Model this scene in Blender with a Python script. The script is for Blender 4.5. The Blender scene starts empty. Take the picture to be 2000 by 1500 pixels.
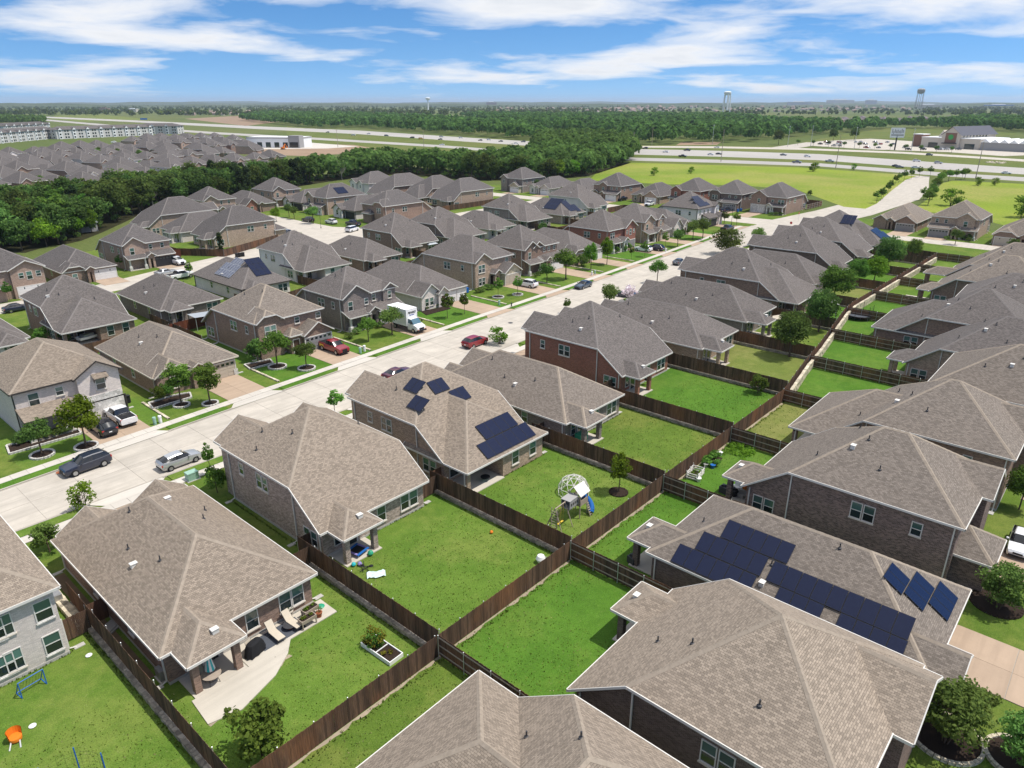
import bpy, math, random
from mathutils import Vector, Matrix
R = math.radians
S = bpy.context.scene
C = S.collection
rnd = random.Random(7)

# ---------------------------------------------------------------- camera, sky, sun, exposure
# Ground frame: x runs along the street (away, to the right), y runs from the back fence to the street, metres.
CAMX, CAMY, CAMZ = -25.97, -29.77, 36.0
PITCH = math.atan(550 / 1387.0)
HEAD = R(41.5)
cam = bpy.data.cameras.new("camera"); cam.sensor_width = 36.0; cam.lens = 36.0 * 1387 / 2000
cam.clip_start = 0.5; cam.clip_end = 60000
camo = bpy.data.objects.new("camera", cam); C.objects.link(camo)
camo.location = (CAMX, CAMY, CAMZ); camo.rotation_euler = (R(90) - PITCH, 0, HEAD - R(90))
S.camera = camo
SUN_AZ = R(92) ; SUN_EL = R(64)          # azimuth clockwise from the view direction
sdir = Vector((math.cos(SUN_AZ - HEAD), math.cos(SUN_AZ + R(90) - HEAD), 0))
sdir = Vector((sdir.x * math.cos(SUN_EL), sdir.y * math.cos(SUN_EL), math.sin(SUN_EL)))
sun = bpy.data.lights.new("sun", 'SUN'); sun.energy = 3.5; sun.angle = R(0.6); sun.color = (1, 0.955, 0.89)
suno = bpy.data.objects.new("sun", sun); C.objects.link(suno)
suno.rotation_euler = (-sdir).to_track_quat('-Z', 'Y').to_euler(); suno.location = (0, 0, 200)
W = bpy.data.worlds.new("World"); S.world = W; W.use_nodes = True
S.view_settings.view_transform = 'Standard'; S.view_settings.look = 'None'
S.view_settings.exposure = 0.42; S.view_settings.gamma = 1.0; S.view_settings.use_curve_mapping = False
S.cycles.max_bounces = 6; S.cycles.diffuse_bounces = 3; S.cycles.glossy_bounces = 3
S.cycles.transmission_bounces = 4; S.cycles.transparent_max_bounces = 8; S.cycles.volume_bounces = 0
S.cycles.use_denoising = True
S.cycles.sample_clamp_indirect = 6.0

class NT:
    """small helper to write node trees"""
    def __init__(s, tree):
        s.t = tree; s.n = tree.nodes; s.l = tree.links; s.n.clear()
    def new(s, typ, **kw):
        n = s.n.new(typ)
        for k, v in kw.items():
            if k.startswith('i_'):
                n.inputs[k[2:].replace('_', ' ')].default_value = v
            else:
                setattr(n, k, v)
        return n
    def link(s, a, b): s.l.new(a, b)
    def math(s, op, a, b=None, clamp=False):
        n = s.n.new('ShaderNodeMath'); n.operation = op; n.use_clamp = clamp
        for i, v in enumerate((a, b)):
            if v is None: continue
            if hasattr(v, 'is_output'): s.l.new(v, n.inputs[i])
            else: n.inputs[i].default_value = v
        return n.outputs[0]
    def mix(s, f, a, b, blend='MIX'):
        n = s.n.new('ShaderNodeMix'); n.data_type = 'RGBA'; n.blend_type = blend
        for i, v in ((0, f), (6, a), (7, b)):
            if hasattr(v, 'is_output'): s.l.new(v, n.inputs[i])
            elif i == 0: n.inputs[i].default_value = v
            else: n.inputs[i].default_value = (v[0], v[1], v[2], 1)
        return n.outputs[2]
    def ramp(s, f, stops, interp='LINEAR'):
        n = s.n.new('ShaderNodeValToRGB'); n.color_ramp.interpolation = interp
        e = n.color_ramp.elements
        while len(e) < len(stops): e.new(0.5)
        for el, (p, c) in zip(e, stops):
            el.position = p; el.color = (c, c, c, 1) if not isinstance(c, tuple) else (c[0], c[1], c[2], 1)
        s.l.new(f, n.inputs[0]); return n.outputs[0]
    def noise(s, vec, scale, detail=4, rough=0.55, w=None):
        n = s.n.new('ShaderNodeTexNoise'); n.inputs['Scale'].default_value = scale
        n.inputs['Detail'].default_value = detail; n.inputs['Roughness'].default_value = rough
        if vec is not None: s.l.new(vec, n.inputs['Vector'])
        return n.outputs[0]
    def vmap(s, vec, scale=(1, 1, 1), loc=(0, 0, 0), rot=(0, 0, 0)):
        n = s.n.new('ShaderNodeMapping'); n.inputs['Scale'].default_value = scale
        n.inputs['Location'].default_value = loc; n.inputs['Rotation'].default_value = rot
        s.l.new(vec, n.inputs['Vector']); return n.outputs[0]

CLX, CLY = 7.7, 15.5
# sky: Nishita plus a layer of broken cloud that runs over the whole dome
w = NT(W.node_tree)
sky = w.new('ShaderNodeTexSky'); sky.sky_type = 'NISHITA'; sky.sun_disc = False
sky.sun_elevation = SUN_EL; sky.sun_rotation = math.atan2(sdir.x, sdir.y); sky.altitude = 200
sky.air_density = 1.0; sky.dust_density = 0.1; sky.ozone_density = 2.5
tc = w.new('ShaderNodeTexCoord'); sep = w.new('ShaderNodeSeparateXYZ'); w.link(tc.outputs['Generated'], sep.inputs[0])
# the clear-air part is read a little above the true horizon so that its yellow rim stays out, as in the picture
zz = w.math('ADD', w.math('MULTIPLY', w.math('ABSOLUTE', sep.outputs[2]), 1.5), 0.13)
sv_ = w.new('ShaderNodeCombineXYZ'); w.link(sep.outputs[0], sv_.inputs[0]); w.link(sep.outputs[1], sv_.inputs[1]); w.link(zz, sv_.inputs[2]); w.link(sv_.outputs[0], sky.inputs[0])
den = w.math('ADD', w.math('MAXIMUM', sep.outputs[2], 0.0), 0.10)
cx = w.math('DIVIDE', sep.outputs[0], den); cy = w.math('DIVIDE', sep.outputs[1], den)
comb = w.new('ShaderNodeCombineXYZ'); w.link(cx, comb.inputs[0]); w.link(cy, comb.inputs[1])
cv = w.vmap(comb.outputs[0], rot=(0, 0, R(90) - HEAD), loc=(CLX, CLY, 0))
warp = w.new('ShaderNodeTexNoise'); warp.inputs['Scale'].default_value = 0.9; w.link(cv, warp.inputs['Vector'])
cvw = w.new('ShaderNodeVectorMath', operation='MULTIPLY_ADD'); w.link(warp.outputs[1], cvw.inputs[0]); cvw.inputs[1].default_value = (0.7, 0.7, 0); w.link(cv, cvw.inputs[2])
n1 = w.noise(cvw.outputs[0], 0.62, 9, 0.56)
n2 = w.noise(cv, 0.20, 2, 0.5)
dens = w.math('ADD', w.math('MULTIPLY', n1, 0.68), w.math('MULTIPLY', n2, 0.55))
mask = w.ramp(dens, [(0.618, 0.0), (0.665, 0.5), (0.735, 0.97)])
mask = w.math('MULTIPLY', mask, w.math('MULTIPLY', w.math('MAXIMUM', sep.outputs[2], 0.0), 70, clamp=True))
shade = w.ramp(dens, [(0.62, (0.90, 0.93, 0.97)), (0.71, (0.97, 0.97, 0.98)), (0.84, (0.66, 0.71, 0.78))])
hs = w.new('ShaderNodeHueSaturation'); hs.inputs['Saturation'].default_value = 1.30; hs.inputs['Value'].default_value = 0.80
w.link(sky.outputs[0], hs.inputs['Color'])
b1 = w.new('ShaderNodeBackground'); w.link(hs.outputs[0], b1.inputs[0]); b1.inputs[1].default_value = 0.15
b2 = w.new('ShaderNodeBackground'); w.link(shade, b2.inputs[0]); b2.inputs[1].default_value = 0.78
mx = w.new('ShaderNodeMixShader'); w.link(mask, mx.inputs[0]); w.link(b1.outputs[0], mx.inputs[1]); w.link(b2.outputs[0], mx.inputs[2])
wo = w.new('ShaderNodeOutputWorld'); w.link(mx.outputs[0], wo.inputs[0])

# ---------------------------------------------------------------- ground-plane survey helper
CS, CC = math.sin(PITCH), math.cos(PITCH)
def G(u, v, z=0.0):
    """ground-frame position of a surveyed point (picture survey, 2000x1500) lying at height z"""
    x = (u - 1000) / 1387.0; y = (750 - v) / 1387.0
    dz = -CS + y * CC; dy = CC + y * CS; k = (z - CAMZ) / dz
    X, Y = x * k, dy * k
    return (CAMX + X * math.sin(HEAD) + Y * math.cos(HEAD), CAMY - X * math.cos(HEAD) + Y * math.sin(HEAD))

# ---------------------------------------------------------------- materials
MATS = {}
def pbsdf(nt, color=None, rough=0.8, spec=0.3, metal=0.0, bump=None, bstr=0.3, bdist=0.02):
    b = nt.new('ShaderNodeBsdfPrincipled'); o = nt.new('ShaderNodeOutputMaterial'); nt.link(b.outputs[0], o.inputs[0])
    if color is not None:
        if hasattr(color, 'is_output'): nt.link(color, b.inputs['Base Color'])
        else: b.inputs['Base Color'].default_value = (*color, 1)
    if hasattr(rough, 'is_output'): nt.link(rough, b.inputs['Roughness'])
    else: b.inputs['Roughness'].default_value = rough
    b.inputs['Specular IOR Level'].default_value = spec; b.inputs['Metallic'].default_value = metal
    if bump is not None:
        bp = nt.new('ShaderNodeBump'); bp.inputs['Strength'].default_value = bstr; bp.inputs['Distance'].default_value = bdist
        nt.link(bump, bp.inputs['Height']); nt.link(bp.outputs[0], b.inputs['Normal'])
    return b
def newmat(name):
    m = bpy.data.materials.new(name); m.use_nodes = True; MATS[name] = m
    return m, NT(m.node_tree)
def plain(name, col, rough=0.6, spec=0.3, metal=0.0, var=0.12, scale=3.0):
    m, nt = newmat(name)
    t = nt.new('ShaderNodeTexCoord'); n = nt.noise(t.outputs['Object'], scale, 5)
    c = nt.mix(n, tuple(max(0, x * (1 - var)) for x in col), tuple(min(1, x * (1 + var)) for x in col))
    pbsdf(nt, c, rough, spec, metal); return m
def brickmat(name, c1, c2, mortar, bw, bh, gap, stain=0.2, rough=0.9, bias=0.0, bstr=0.5, patch=0.5, dirt=None):
    m, nt = newmat(name)
    uv = nt.new('ShaderNodeUVMap'); inf = nt.new('ShaderNodeObjectInfo')
    off = nt.new('ShaderNodeVectorMath', operation='ADD'); nt.link(uv.outputs[0], off.inputs[0])
    cb = nt.new('ShaderNodeCombineXYZ'); nt.link(nt.math('MULTIPLY', inf.outputs['Random'], 30), cb.inputs[0]); nt.link(cb.outputs[0], off.inputs[1])
    bt = nt.new('ShaderNodeTexBrick'); nt.link(off.outputs[0], bt.inputs['Vector']); bt.offset = 0.5
    for k, v in (('Scale', 1), ('Mortar Size', gap), ('Brick Width', bw), ('Row Height', bh), ('Bias', bias), ('Mortar Smooth', 0.3)): bt.inputs[k].default_value = v
    for k, v in (('Color1', c1), ('Color2', c2), ('Mortar', mortar)): bt.inputs[k].default_value = (*v, 1)
    n = nt.noise(off.outputs[0], patch, 4)
    c = nt.mix(nt.math('MULTIPLY', nt.ramp(n, [(0.3, 0.0), (0.75, 1.0)]), stain), bt.outputs[0], tuple(x * 0.45 for x in c1))
    fine = nt.noise(off.outputs[0], 16.0, 3)
    c = nt.mix(0.2, c, nt.ramp(fine, [(0.3, tuple(x * 0.6 for x in c1)), (0.7, tuple(min(1, x * 1.35) for x in c2))]))
    hv = nt.new('ShaderNodeHueSaturation'); nt.link(c, hv.inputs['Color'])
    nt.link(nt.math('ADD', nt.math('MULTIPLY', inf.outputs['Random'], 0.16), 0.92), hv.inputs['Value'])
    pbsdf(nt, hv.outputs[0], rough, 0.2, 0, nt.math('SUBTRACT', 1.0, bt.outputs['Fac']), bstr, 0.015)
    return m
def shingle(name, c):
    lo = tuple(x * 0.70 for x in c); hi = tuple(min(1, x * 1.32) for x in c)
    return brickmat(name, lo, hi, tuple(x * 0.42 for x in c), 0.24, 0.125, 0.007, 0.10, 0.95, 0.0, 0.9, 0.22)
shingle('roof_warm', (0.272, 0.222, 0.174)); shingle('roof_tan', (0.285, 0.233, 0.183))
shingle('roof_grey_shaded', (0.150, 0.132, 0.122)); shingle('roof_mid', (0.208, 0.176, 0.148)); shingle('roof_far', (0.124, 0.111, 0.106))  # grey and far roofs carry cloud shade in their colour besides their own grey
MORT = (0.42, 0.38, 0.34)
def brick(name, c, spread=0.45, mort=MORT):
    brickmat(name, tuple(x * (1 - spread) for x in c), tuple(min(1, x * (1 + spread)) for x in c), tuple(a * 0.55 + b * 0.45 for a, b in zip(mort, c)), 0.24, 0.085, 0.010, 0.25, 0.9, 0.0, 0.5, 0.35)
brick('brick_brown', (0.275, 0.182, 0.138)); brick('brick_dark', (0.156, 0.110, 0.091), 0.5); brick('brick_red', (0.279, 0.110, 0.075), 0.35)
brick('brick_tan', (0.417, 0.301, 0.223)); brick('brick_white', (0.72, 0.625, 0.575), 0.16); brick('brick_grey', (0.390, 0.306, 0.261), 0.6)
brick('brick_pink', (0.38, 0.27, 0.21), 0.3); brick('brick_mottle', (0.189, 0.131, 0.112), 0.75, (0.5, 0.46, 0.42)); brick('brick_slate', (0.230, 0.189, 0.170), 0.4)
brick('siding_white', (0.82, 0.745, 0.715), 0.04)
def stonemat(name, c, scale=2.2):
    m, nt = newmat(name)
    t = nt.new('ShaderNodeTexCoord'); v = nt.new('ShaderNodeTexVoronoi'); v.inputs['Scale'].default_value = scale; nt.link(t.outputs['Object'], v.inputs['Vector'])
    v2 = nt.new('ShaderNodeTexVoronoi'); v2.feature = 'DISTANCE_TO_EDGE'; v2.inputs['Scale'].default_value = scale; nt.link(t.outputs['Object'], v2.inputs['Vector'])
    inf = nt.new('ShaderNodeNewGeometry')
    bw = nt.new('ShaderNodeSeparateColor'); nt.link(v.outputs['Color'], bw.inputs[0])
    rr = nt.math('ADD', nt.math('MULTIPLY', bw.outputs[0], 0.5), nt.math('MULTIPLY', inf.outputs['Random Per Island'], 0.5))
    c1 = nt.mix(rr, tuple(x * 0.42 for x in c), tuple(min(1, x * 1.35) for x in c))
    e = nt.ramp(v2.outputs[0], [(0.0, 0.25), (0.05, 1.0)])
    c2 = nt.mix(e, tuple(x * 0.45 for x in c), c1)
    pbsdf(nt, c2, 0.9, 0.2, 0, e, 0.5, 0.03); return m
stonemat('stone_cream', (0.60, 0.53, 0.40)); stonemat('stone_white', (0.66, 0.63, 0.58), 3.0); stonemat('stone_grey', (0.36, 0.31, 0.24), 3.0)
# glass panes: upper sash teal, lower sash darker
def glass(name, c, rough):
    m, nt = newmat(name)
    t = nt.new('ShaderNodeObjectInfo')
    cc = nt.mix(t.outputs['Random'], tuple(x * 0.5 for x in c), tuple(x * 1.3 for x in c))
    b = pbsdf(nt, cc, rough, 0.6); b.inputs['Coat Weight'].default_value = 0.4
glass('glass_upper', (0.075, 0.155, 0.135), 0.12); glass('glass_lower', (0.02, 0.032, 0.034), 0.06); glass('glass_car', (0.012, 0.014, 0.018), 0.14)
glass('glass_blue', (0.10, 0.20, 0.26), 0.05)
plain('trim_white', (0.66, 0.635, 0.59), 0.5, var=0.05); plain('trim_tan', (0.60, 0.54, 0.46), 0.5, var=0.05); plain('trim_dark', (0.05, 0.043, 0.04), 0.5)
plain('ridge_warm', (0.315, 0.262, 0.208), 0.95, 0.1, var=0.3, scale=4); plain('ridge_grey', (0.188, 0.168, 0.156), 0.95, 0.1, var=0.3, scale=4)
plain('door_white', (0.72, 0.71, 0.69), 0.5, var=0.04); plain('door_grey', (0.24, 0.235, 0.235), 0.5, var=0.05); plain('door_tan', (0.46, 0.40, 0.32), 0.5, var=0.05); plain('door_dark', (0.028, 0.028, 0.032), 0.45)
plain('wood_dark', (0.07, 0.04, 0.025), 0.6); plain('soffit', (0.42, 0.37, 0.32), 0.8); plain('foundation', (0.44, 0.42, 0.385), 0.9, var=0.18)
plain('mulch', (0.035, 0.024, 0.018), 0.95, 0.1, var=0.6, scale=14); plain('metal_grey', (0.38, 0.38, 0.38), 0.4, 0.5, 0.6); plain('metal_dark', (0.05, 0.05, 0.055), 0.5)
plain('white_paint', (0.80, 0.80, 0.79), 0.5, var=0.04); plain('black_cloth', (0.012, 0.012, 0.014), 0.85); plain('plastic_blue', (0.02, 0.13, 0.42), 0.35); plain('plastic_teal', (0.03, 0.42, 0.45), 0.35)
plain('plastic_orange', (0.72, 0.20, 0.02), 0.4); plain('plastic_green', (0.03, 0.30, 0.17), 0.4); plain('cream_cloth', (0.55, 0.48, 0.38), 0.8); plain('utility_green', (0.30, 0.47, 0.38), 0.5)
plain('rust', (0.28, 0.09, 0.04), 0.8); plain('yellow', (0.75, 0.50, 0.06), 0.5); plain('purple', (0.25, 0.2, 0.45), 0.6); plain('pink_petal', (0.62, 0.5, 0.56), 0.8); plain('rug_grey', (0.075, 0.083, 0.10), 0.9, var=0.2)
plain('red_sign', (0.55, 0.04, 0.03), 0.5); plain('sign_green', (0.05, 0.35, 0.08), 0.5); plain('ink_blue', (0.03, 0.06, 0.32), 0.5); plain('ink_black', (0.015, 0.015, 0.017), 0.6)
plain('playwood', (0.34, 0.28, 0.22), 0.8, var=0.25); plain('galv', (0.55, 0.56, 0.56), 0.4, 0.5, 0.5); plain('tyre', (0.018, 0.018, 0.018), 0.9); plain('rim', (0.42, 0.43, 0.44), 0.3, 0.5, 0.8)
plain('tail_red', (0.45, 0.02, 0.015), 0.25, 0.6); plain('lamp_clear', (0.75, 0.76, 0.76), 0.15, 0.6); plain('stucco', (0.56, 0.50, 0.42), 0.9); plain('wallgrey', (0.33, 0.32, 0.31), 0.8); plain('pale_wall', (0.58, 0.56, 0.53), 0.8); plain('roof_metal', (0.42, 0.45, 0.47), 0.4, 0.5, 0.3); plain('roof_slate', (0.085, 0.085, 0.10), 0.6)
plain('brick_store', (0.22, 0.12, 0.085), 0.9); plain('net_black', (0.02, 0.02, 0.02), 0.9); plain('pool_water', (0.10, 0.50, 0.48), 0.1)
def paint(name, c, metal=0.0):
    m, nt = newmat(name); b = pbsdf(nt, c, 0.32, 0.5, metal); b.inputs['Coat Weight'].default_value = 0.8; b.inputs['Coat Roughness'].default_value = 0.06
for n_, c_ in (('black', (0.008, 0.008, 0.012)), ('navy', (0.012, 0.018, 0.04)), ('silver', (0.50, 0.51, 0.52)), ('white', (0.78, 0.78, 0.78)), ('red', (0.25, 0.012, 0.018)), ('maroon', (0.085, 0.01, 0.014)), ('steel', (0.085, 0.115, 0.155)), ('grey', (0.16, 0.17, 0.18)), ('blue', (0.03, 0.09, 0.26)), ('orange', (0.6, 0.09, 0.01)), ('gold', (0.7, 0.42, 0.02))):
    paint('paint_' + n_, c_, 0.5 if n_ in ('silver', 'steel', 'grey') else 0.0)
# solar panel: dark blue cells under glass
m, nt = newmat('solar'); uvn = nt.new('ShaderNodeUVMap')
bt = nt.new('ShaderNodeTexBrick'); nt.link(uvn.outputs[0], bt.inputs['Vector']); bt.offset = 0.0
for k, v in (('Scale', 1), ('Mortar Size', 0.004), ('Brick Width', 0.166), ('Row Height', 0.166)): bt.inputs[k].default_value = v
for k, v in (('Color1', (0.007, 0.011, 0.034)), ('Color2', (0.008, 0.013, 0.040)), ('Mortar', (0.014, 0.020, 0.05))): bt.inputs[k].default_value = (*v, 1)
pbsdf(nt, bt.outputs[0], 0.2, 0.28)
m, nt = newmat('solar_silver'); uvn = nt.new('ShaderNodeUVMap'); bt = nt.new('ShaderNodeTexBrick'); nt.link(uvn.outputs[0], bt.inputs['Vector']); bt.offset = 0.0
for k, v in (('Scale', 1), ('Mortar Size', 0.012), ('Brick Width', 0.33), ('Row Height', 0.33)): bt.inputs[k].default_value = v
for k, v in (('Color1', (0.05, 0.06, 0.10)), ('Color2', (0.06, 0.07, 0.12)), ('Mortar', (0.45, 0.47, 0.5))): bt.inputs[k].default_value = (*v, 1)
pbsdf(nt, bt.outputs[0], 0.2, 0.5)
# fence boards: every picket its own weathering, rusty wash towards raw wood
m, nt = newmat('fence_wood')
t = nt.new('ShaderNodeTexCoord'); g = nt.new('ShaderNodeNewGeometry'); inf = nt.new('ShaderNodeObjectInfo')
sv = nt.vmap(t.outputs['Object'], (9, 9, 1.1)); gr = nt.noise(sv, 1.0, 5)
big = nt.noise(nt.vmap(g.outputs['Position'], (1, 1, 0.6)), 0.22, 4)
rp = g.outputs['Random Per Island']
c = nt.mix(rp, (0.066, 0.042, 0.030), (0.180, 0.108, 0.072))
c = nt.mix(nt.math('MULTIPLY', nt.ramp(big, [(0.48, 0.0), (0.66, 1.0)]), 0.75), c, (0.25, 0.115, 0.058))
c = nt.mix(nt.math('MULTIPLY', nt.ramp(gr, [(0.35, 0.0), (0.7, 1.0)]), 0.5), c, (0.022, 0.018, 0.017))
pbsdf(nt, c, 0.9, 0.15, 0, gr, 0.4, 0.01)
m, nt = newmat('fence_red'); t = nt.new('ShaderNodeTexCoord'); g = nt.new('ShaderNodeNewGeometry')
gr = nt.noise(nt.vmap(t.outputs['Object'], (9, 9, 1)), 1, 5)
c = nt.mix(g.outputs['Random Per Island'], (0.10, 0.030, 0.018), (0.19, 0.062, 0.034)); c = nt.mix(nt.math('MULTIPLY', gr, 0.4), c, (0.05, 0.02, 0.014)); pbsdf(nt, c, 0.85, 0.15)
# grass and ground
def grassmat(name, a, b, y, ya=0.5, sc=0.16):
    m, nt = newmat(name)
    g = nt.new('ShaderNodeNewGeometry'); p = g.outputs['Position']
    n1 = nt.noise(p, sc, 5, 0.6); n2 = nt.noise(p, 0.9, 6, 0.68); n3 = nt.noise(p, 13.0, 3, 0.7); n4 = nt.noise(nt.vmap(p, loc=(31, 17, 0)), sc * 0.7, 5, 0.62)
    c = nt.mix(nt.ramp(n1, [(0.4, 0.0), (0.6, 1.0)]), a, b)
    c = nt.mix(nt.math('MULTIPLY', nt.ramp(nt.math('ADD', nt.math('MULTIPLY', n4, 0.75), nt.math('MULTIPLY', n2, 0.25)), [(0.47, 0.0), (0.585, 1.0)]), ya), c, y)
    c = nt.mix(nt.math('MULTIPLY', nt.ramp(n2, [(0.35, 1.0), (0.6, 0.0)]), 0.42), c, tuple(x * 0.45 for x in a))
    sp = nt.noise(nt.vmap(p, loc=(5, 9, 0)), 3.1, 4, 0.75)
    c = nt.mix(nt.math('MULTIPLY', nt.ramp(sp, [(0.60, 0.0), (0.72, 1.0)]), 0.75 * ya), c, (0.40, 0.34, 0.18))
    c = nt.mix(0.42, c, nt.mix(nt.ramp(n3, [(0.32, 0.0), (0.68, 1.0)]), tuple(x * 0.42 for x in a), tuple(min(1, x * 1.6) for x in b)))
    h = nt.math('ADD', nt.math('MULTIPLY', n3, 0.5), n2)
    pbsdf(nt, c, 0.95, 0.08, 0, h, 0.6, 0.06); return m
grassmat('grass', (0.070, 0.128, 0.018), (0.115, 0.178, 0.028), (0.225, 0.215, 0.06), 0.6)
grassmat('grass_lush', (0.052, 0.128, 0.014), (0.085, 0.182, 0.022), (0.155, 0.20, 0.04), 0.5)
grassmat('grass_dry', (0.105, 0.150, 0.028), (0.165, 0.195, 0.048), (0.25, 0.225, 0.085), 0.75)
grassmat('grass_mid', (0.072, 0.145, 0.018), (0.118, 0.195, 0.030), (0.215, 0.225, 0.06), 0.6)
grassmat('meadow_grass', (0.115, 0.195, 0.022), (0.245, 0.300, 0.034), (0.36, 0.285, 0.12), 0.9, 0.013)
grassmat('verge_grass', (0.085, 0.125, 0.028), (0.135, 0.160, 0.040), (0.20, 0.175, 0.065), 0.6, 0.02)
grassmat('far_grass', (0.075, 0.112, 0.03), (0.115, 0.14, 0.04), (0.25, 0.22, 0.10), 0.5, 0.0035)
def concrete(name, c, stain=0.45, sc=0.4):
    m, nt = newmat(name); g = nt.new('ShaderNodeNewGeometry'); inf = nt.new('ShaderNodeObjectInfo'); p = g.outputs['Position']
    n1 = nt.noise(p, sc, 6, 0.62); n2 = nt.noise(p, 6.0, 4, 0.6); n3 = nt.noise(nt.vmap(p, (0.12, 1.6, 1)), 1.0, 5, 0.6)
    k = nt.mix(nt.ramp(n1, [(0.3, 0.0), (0.75, 1.0)]), c, tuple(x * (1 - stain * 0.6) for x in c))
    k = nt.mix(nt.math('MULTIPLY', nt.ramp(n3, [(0.46, 0.0), (0.64, 1.0)]), min(1, stain * 1.4)), k, tuple(x * 0.70 for x in c))
    k = nt.mix(nt.math('MULTIPLY', n2, 0.22), k, tuple(x * 0.6 for x in c))
    hv = nt.new('ShaderNodeHueSaturation'); nt.link(k, hv.inputs['Color']); nt.link(nt.math('ADD', nt.math('MULTIPLY', inf.outputs['Random'], 0.10), 0.95), hv.inputs['Value'])
    pbsdf(nt, hv.outputs[0], 0.9, 0.2, 0, n2, 0.15, 0.01); return m
concrete('concrete', (0.56, 0.508, 0.435)); concrete('sidewalk', (0.60, 0.555, 0.49), 0.25); concrete('driveway', (0.46, 0.345, 0.25), 0.3); concrete('patio', (0.56, 0.51, 0.43), 0.25)
concrete('kerb', (0.47, 0.43, 0.37), 0.4); concrete('highway', (0.44, 0.415, 0.38), 0.3, 0.02); plain('woodland_floor', (0.035, 0.034, 0.016), 1.0, 0.05, var=0.5, scale=0.3); concrete('dirt', (0.36, 0.25, 0.165), 0.6, 0.03); concrete('bare_soil', (0.19, 0.135, 0.085), 0.6, 0.5)
# leaves
def leafmat(name, a, b, tr=0.45):
    m, nt = newmat(name)
    g = nt.new('ShaderNodeNewGeometry'); inf = nt.new('ShaderNodeObjectInfo'); t = nt.new('ShaderNodeTexCoord')
    n = nt.noise(t.outputs['Object'], 1.1, 3)
    f = nt.math('ADD', nt.math('MULTIPLY', g.outputs['Random Per Island'], 0.55), nt.math('MULTIPLY', n, 0.45))
    big = nt.noise(g.outputs['Position'], 0.075, 3, 0.7)
    c = nt.mix(f, a, b)
    hv = nt.new('ShaderNodeHueSaturation'); nt.link(c, hv.inputs['Color'])
    nt.link(nt.math('ADD', nt.math('MULTIPLY', inf.outputs['Random'], 0.055), 0.472), hv.inputs['Hue'])
    nt.link(nt.math('MULTIPLY', nt.math('ADD', nt.math('MULTIPLY', inf.outputs['Random'], 0.5), 0.75), nt.ramp(big, [(0.3, 0.55), (0.5, 0.95), (0.7, 1.75)])), hv.inputs['Value'])
    d = nt.new('ShaderNodeBsdfDiffuse'); nt.link(hv.outputs[0], d.inputs[0]); tl = nt.new('ShaderNodeBsdfTranslucent'); nt.link(hv.outputs[0], tl.inputs[0])
    ms = nt.new('ShaderNodeMixShader'); ms.inputs[0].default_value = tr; nt.link(d.outputs[0], ms.inputs[1]); nt.link(tl.outputs[0], ms.inputs[2])
    o = nt.new('ShaderNodeOutputMaterial'); nt.link(ms.outputs[0], o.inputs[0])
leafmat('leaf_oak', (0.072, 0.130, 0.030), (0.175, 0.260, 0.065)); leafmat('leaf_bright', (0.095, 0.200, 0.018), (0.215, 0.335, 0.036)); leafmat('leaf_elm', (0.080, 0.165, 0.028), (0.185, 0.300, 0.055))
leafmat('leaf_forest', (0.055, 0.105, 0.026), (0.150, 0.218, 0.055)); leafmat('leaf_cedar', (0.035, 0.066, 0.026), (0.075, 0.115, 0.042)); leafmat('leaf_dead', (0.16, 0.14, 0.12), (0.30, 0.27, 0.24), 0.1); leafmat('leaf_yellow', (0.22, 0.23, 0.03), (0.34, 0.33, 0.05)); leafmat('leaf_flower', (0.5, 0.42, 0.47), (0.72, 0.66, 0.68), 0.2)
leafmat('grass_blade', (0.06, 0.135, 0.016), (0.165, 0.225, 0.045), 0.3); leafmat('grass_dry_blade', (0.22, 0.21, 0.08), (0.40, 0.36, 0.18), 0.3)
concrete('pale_soil', (0.42, 0.345, 0.25), 0.5, 1.2)
plain('bark', (0.115, 0.085, 0.062), 0.95, 0.1, var=0.4, scale=8)
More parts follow.
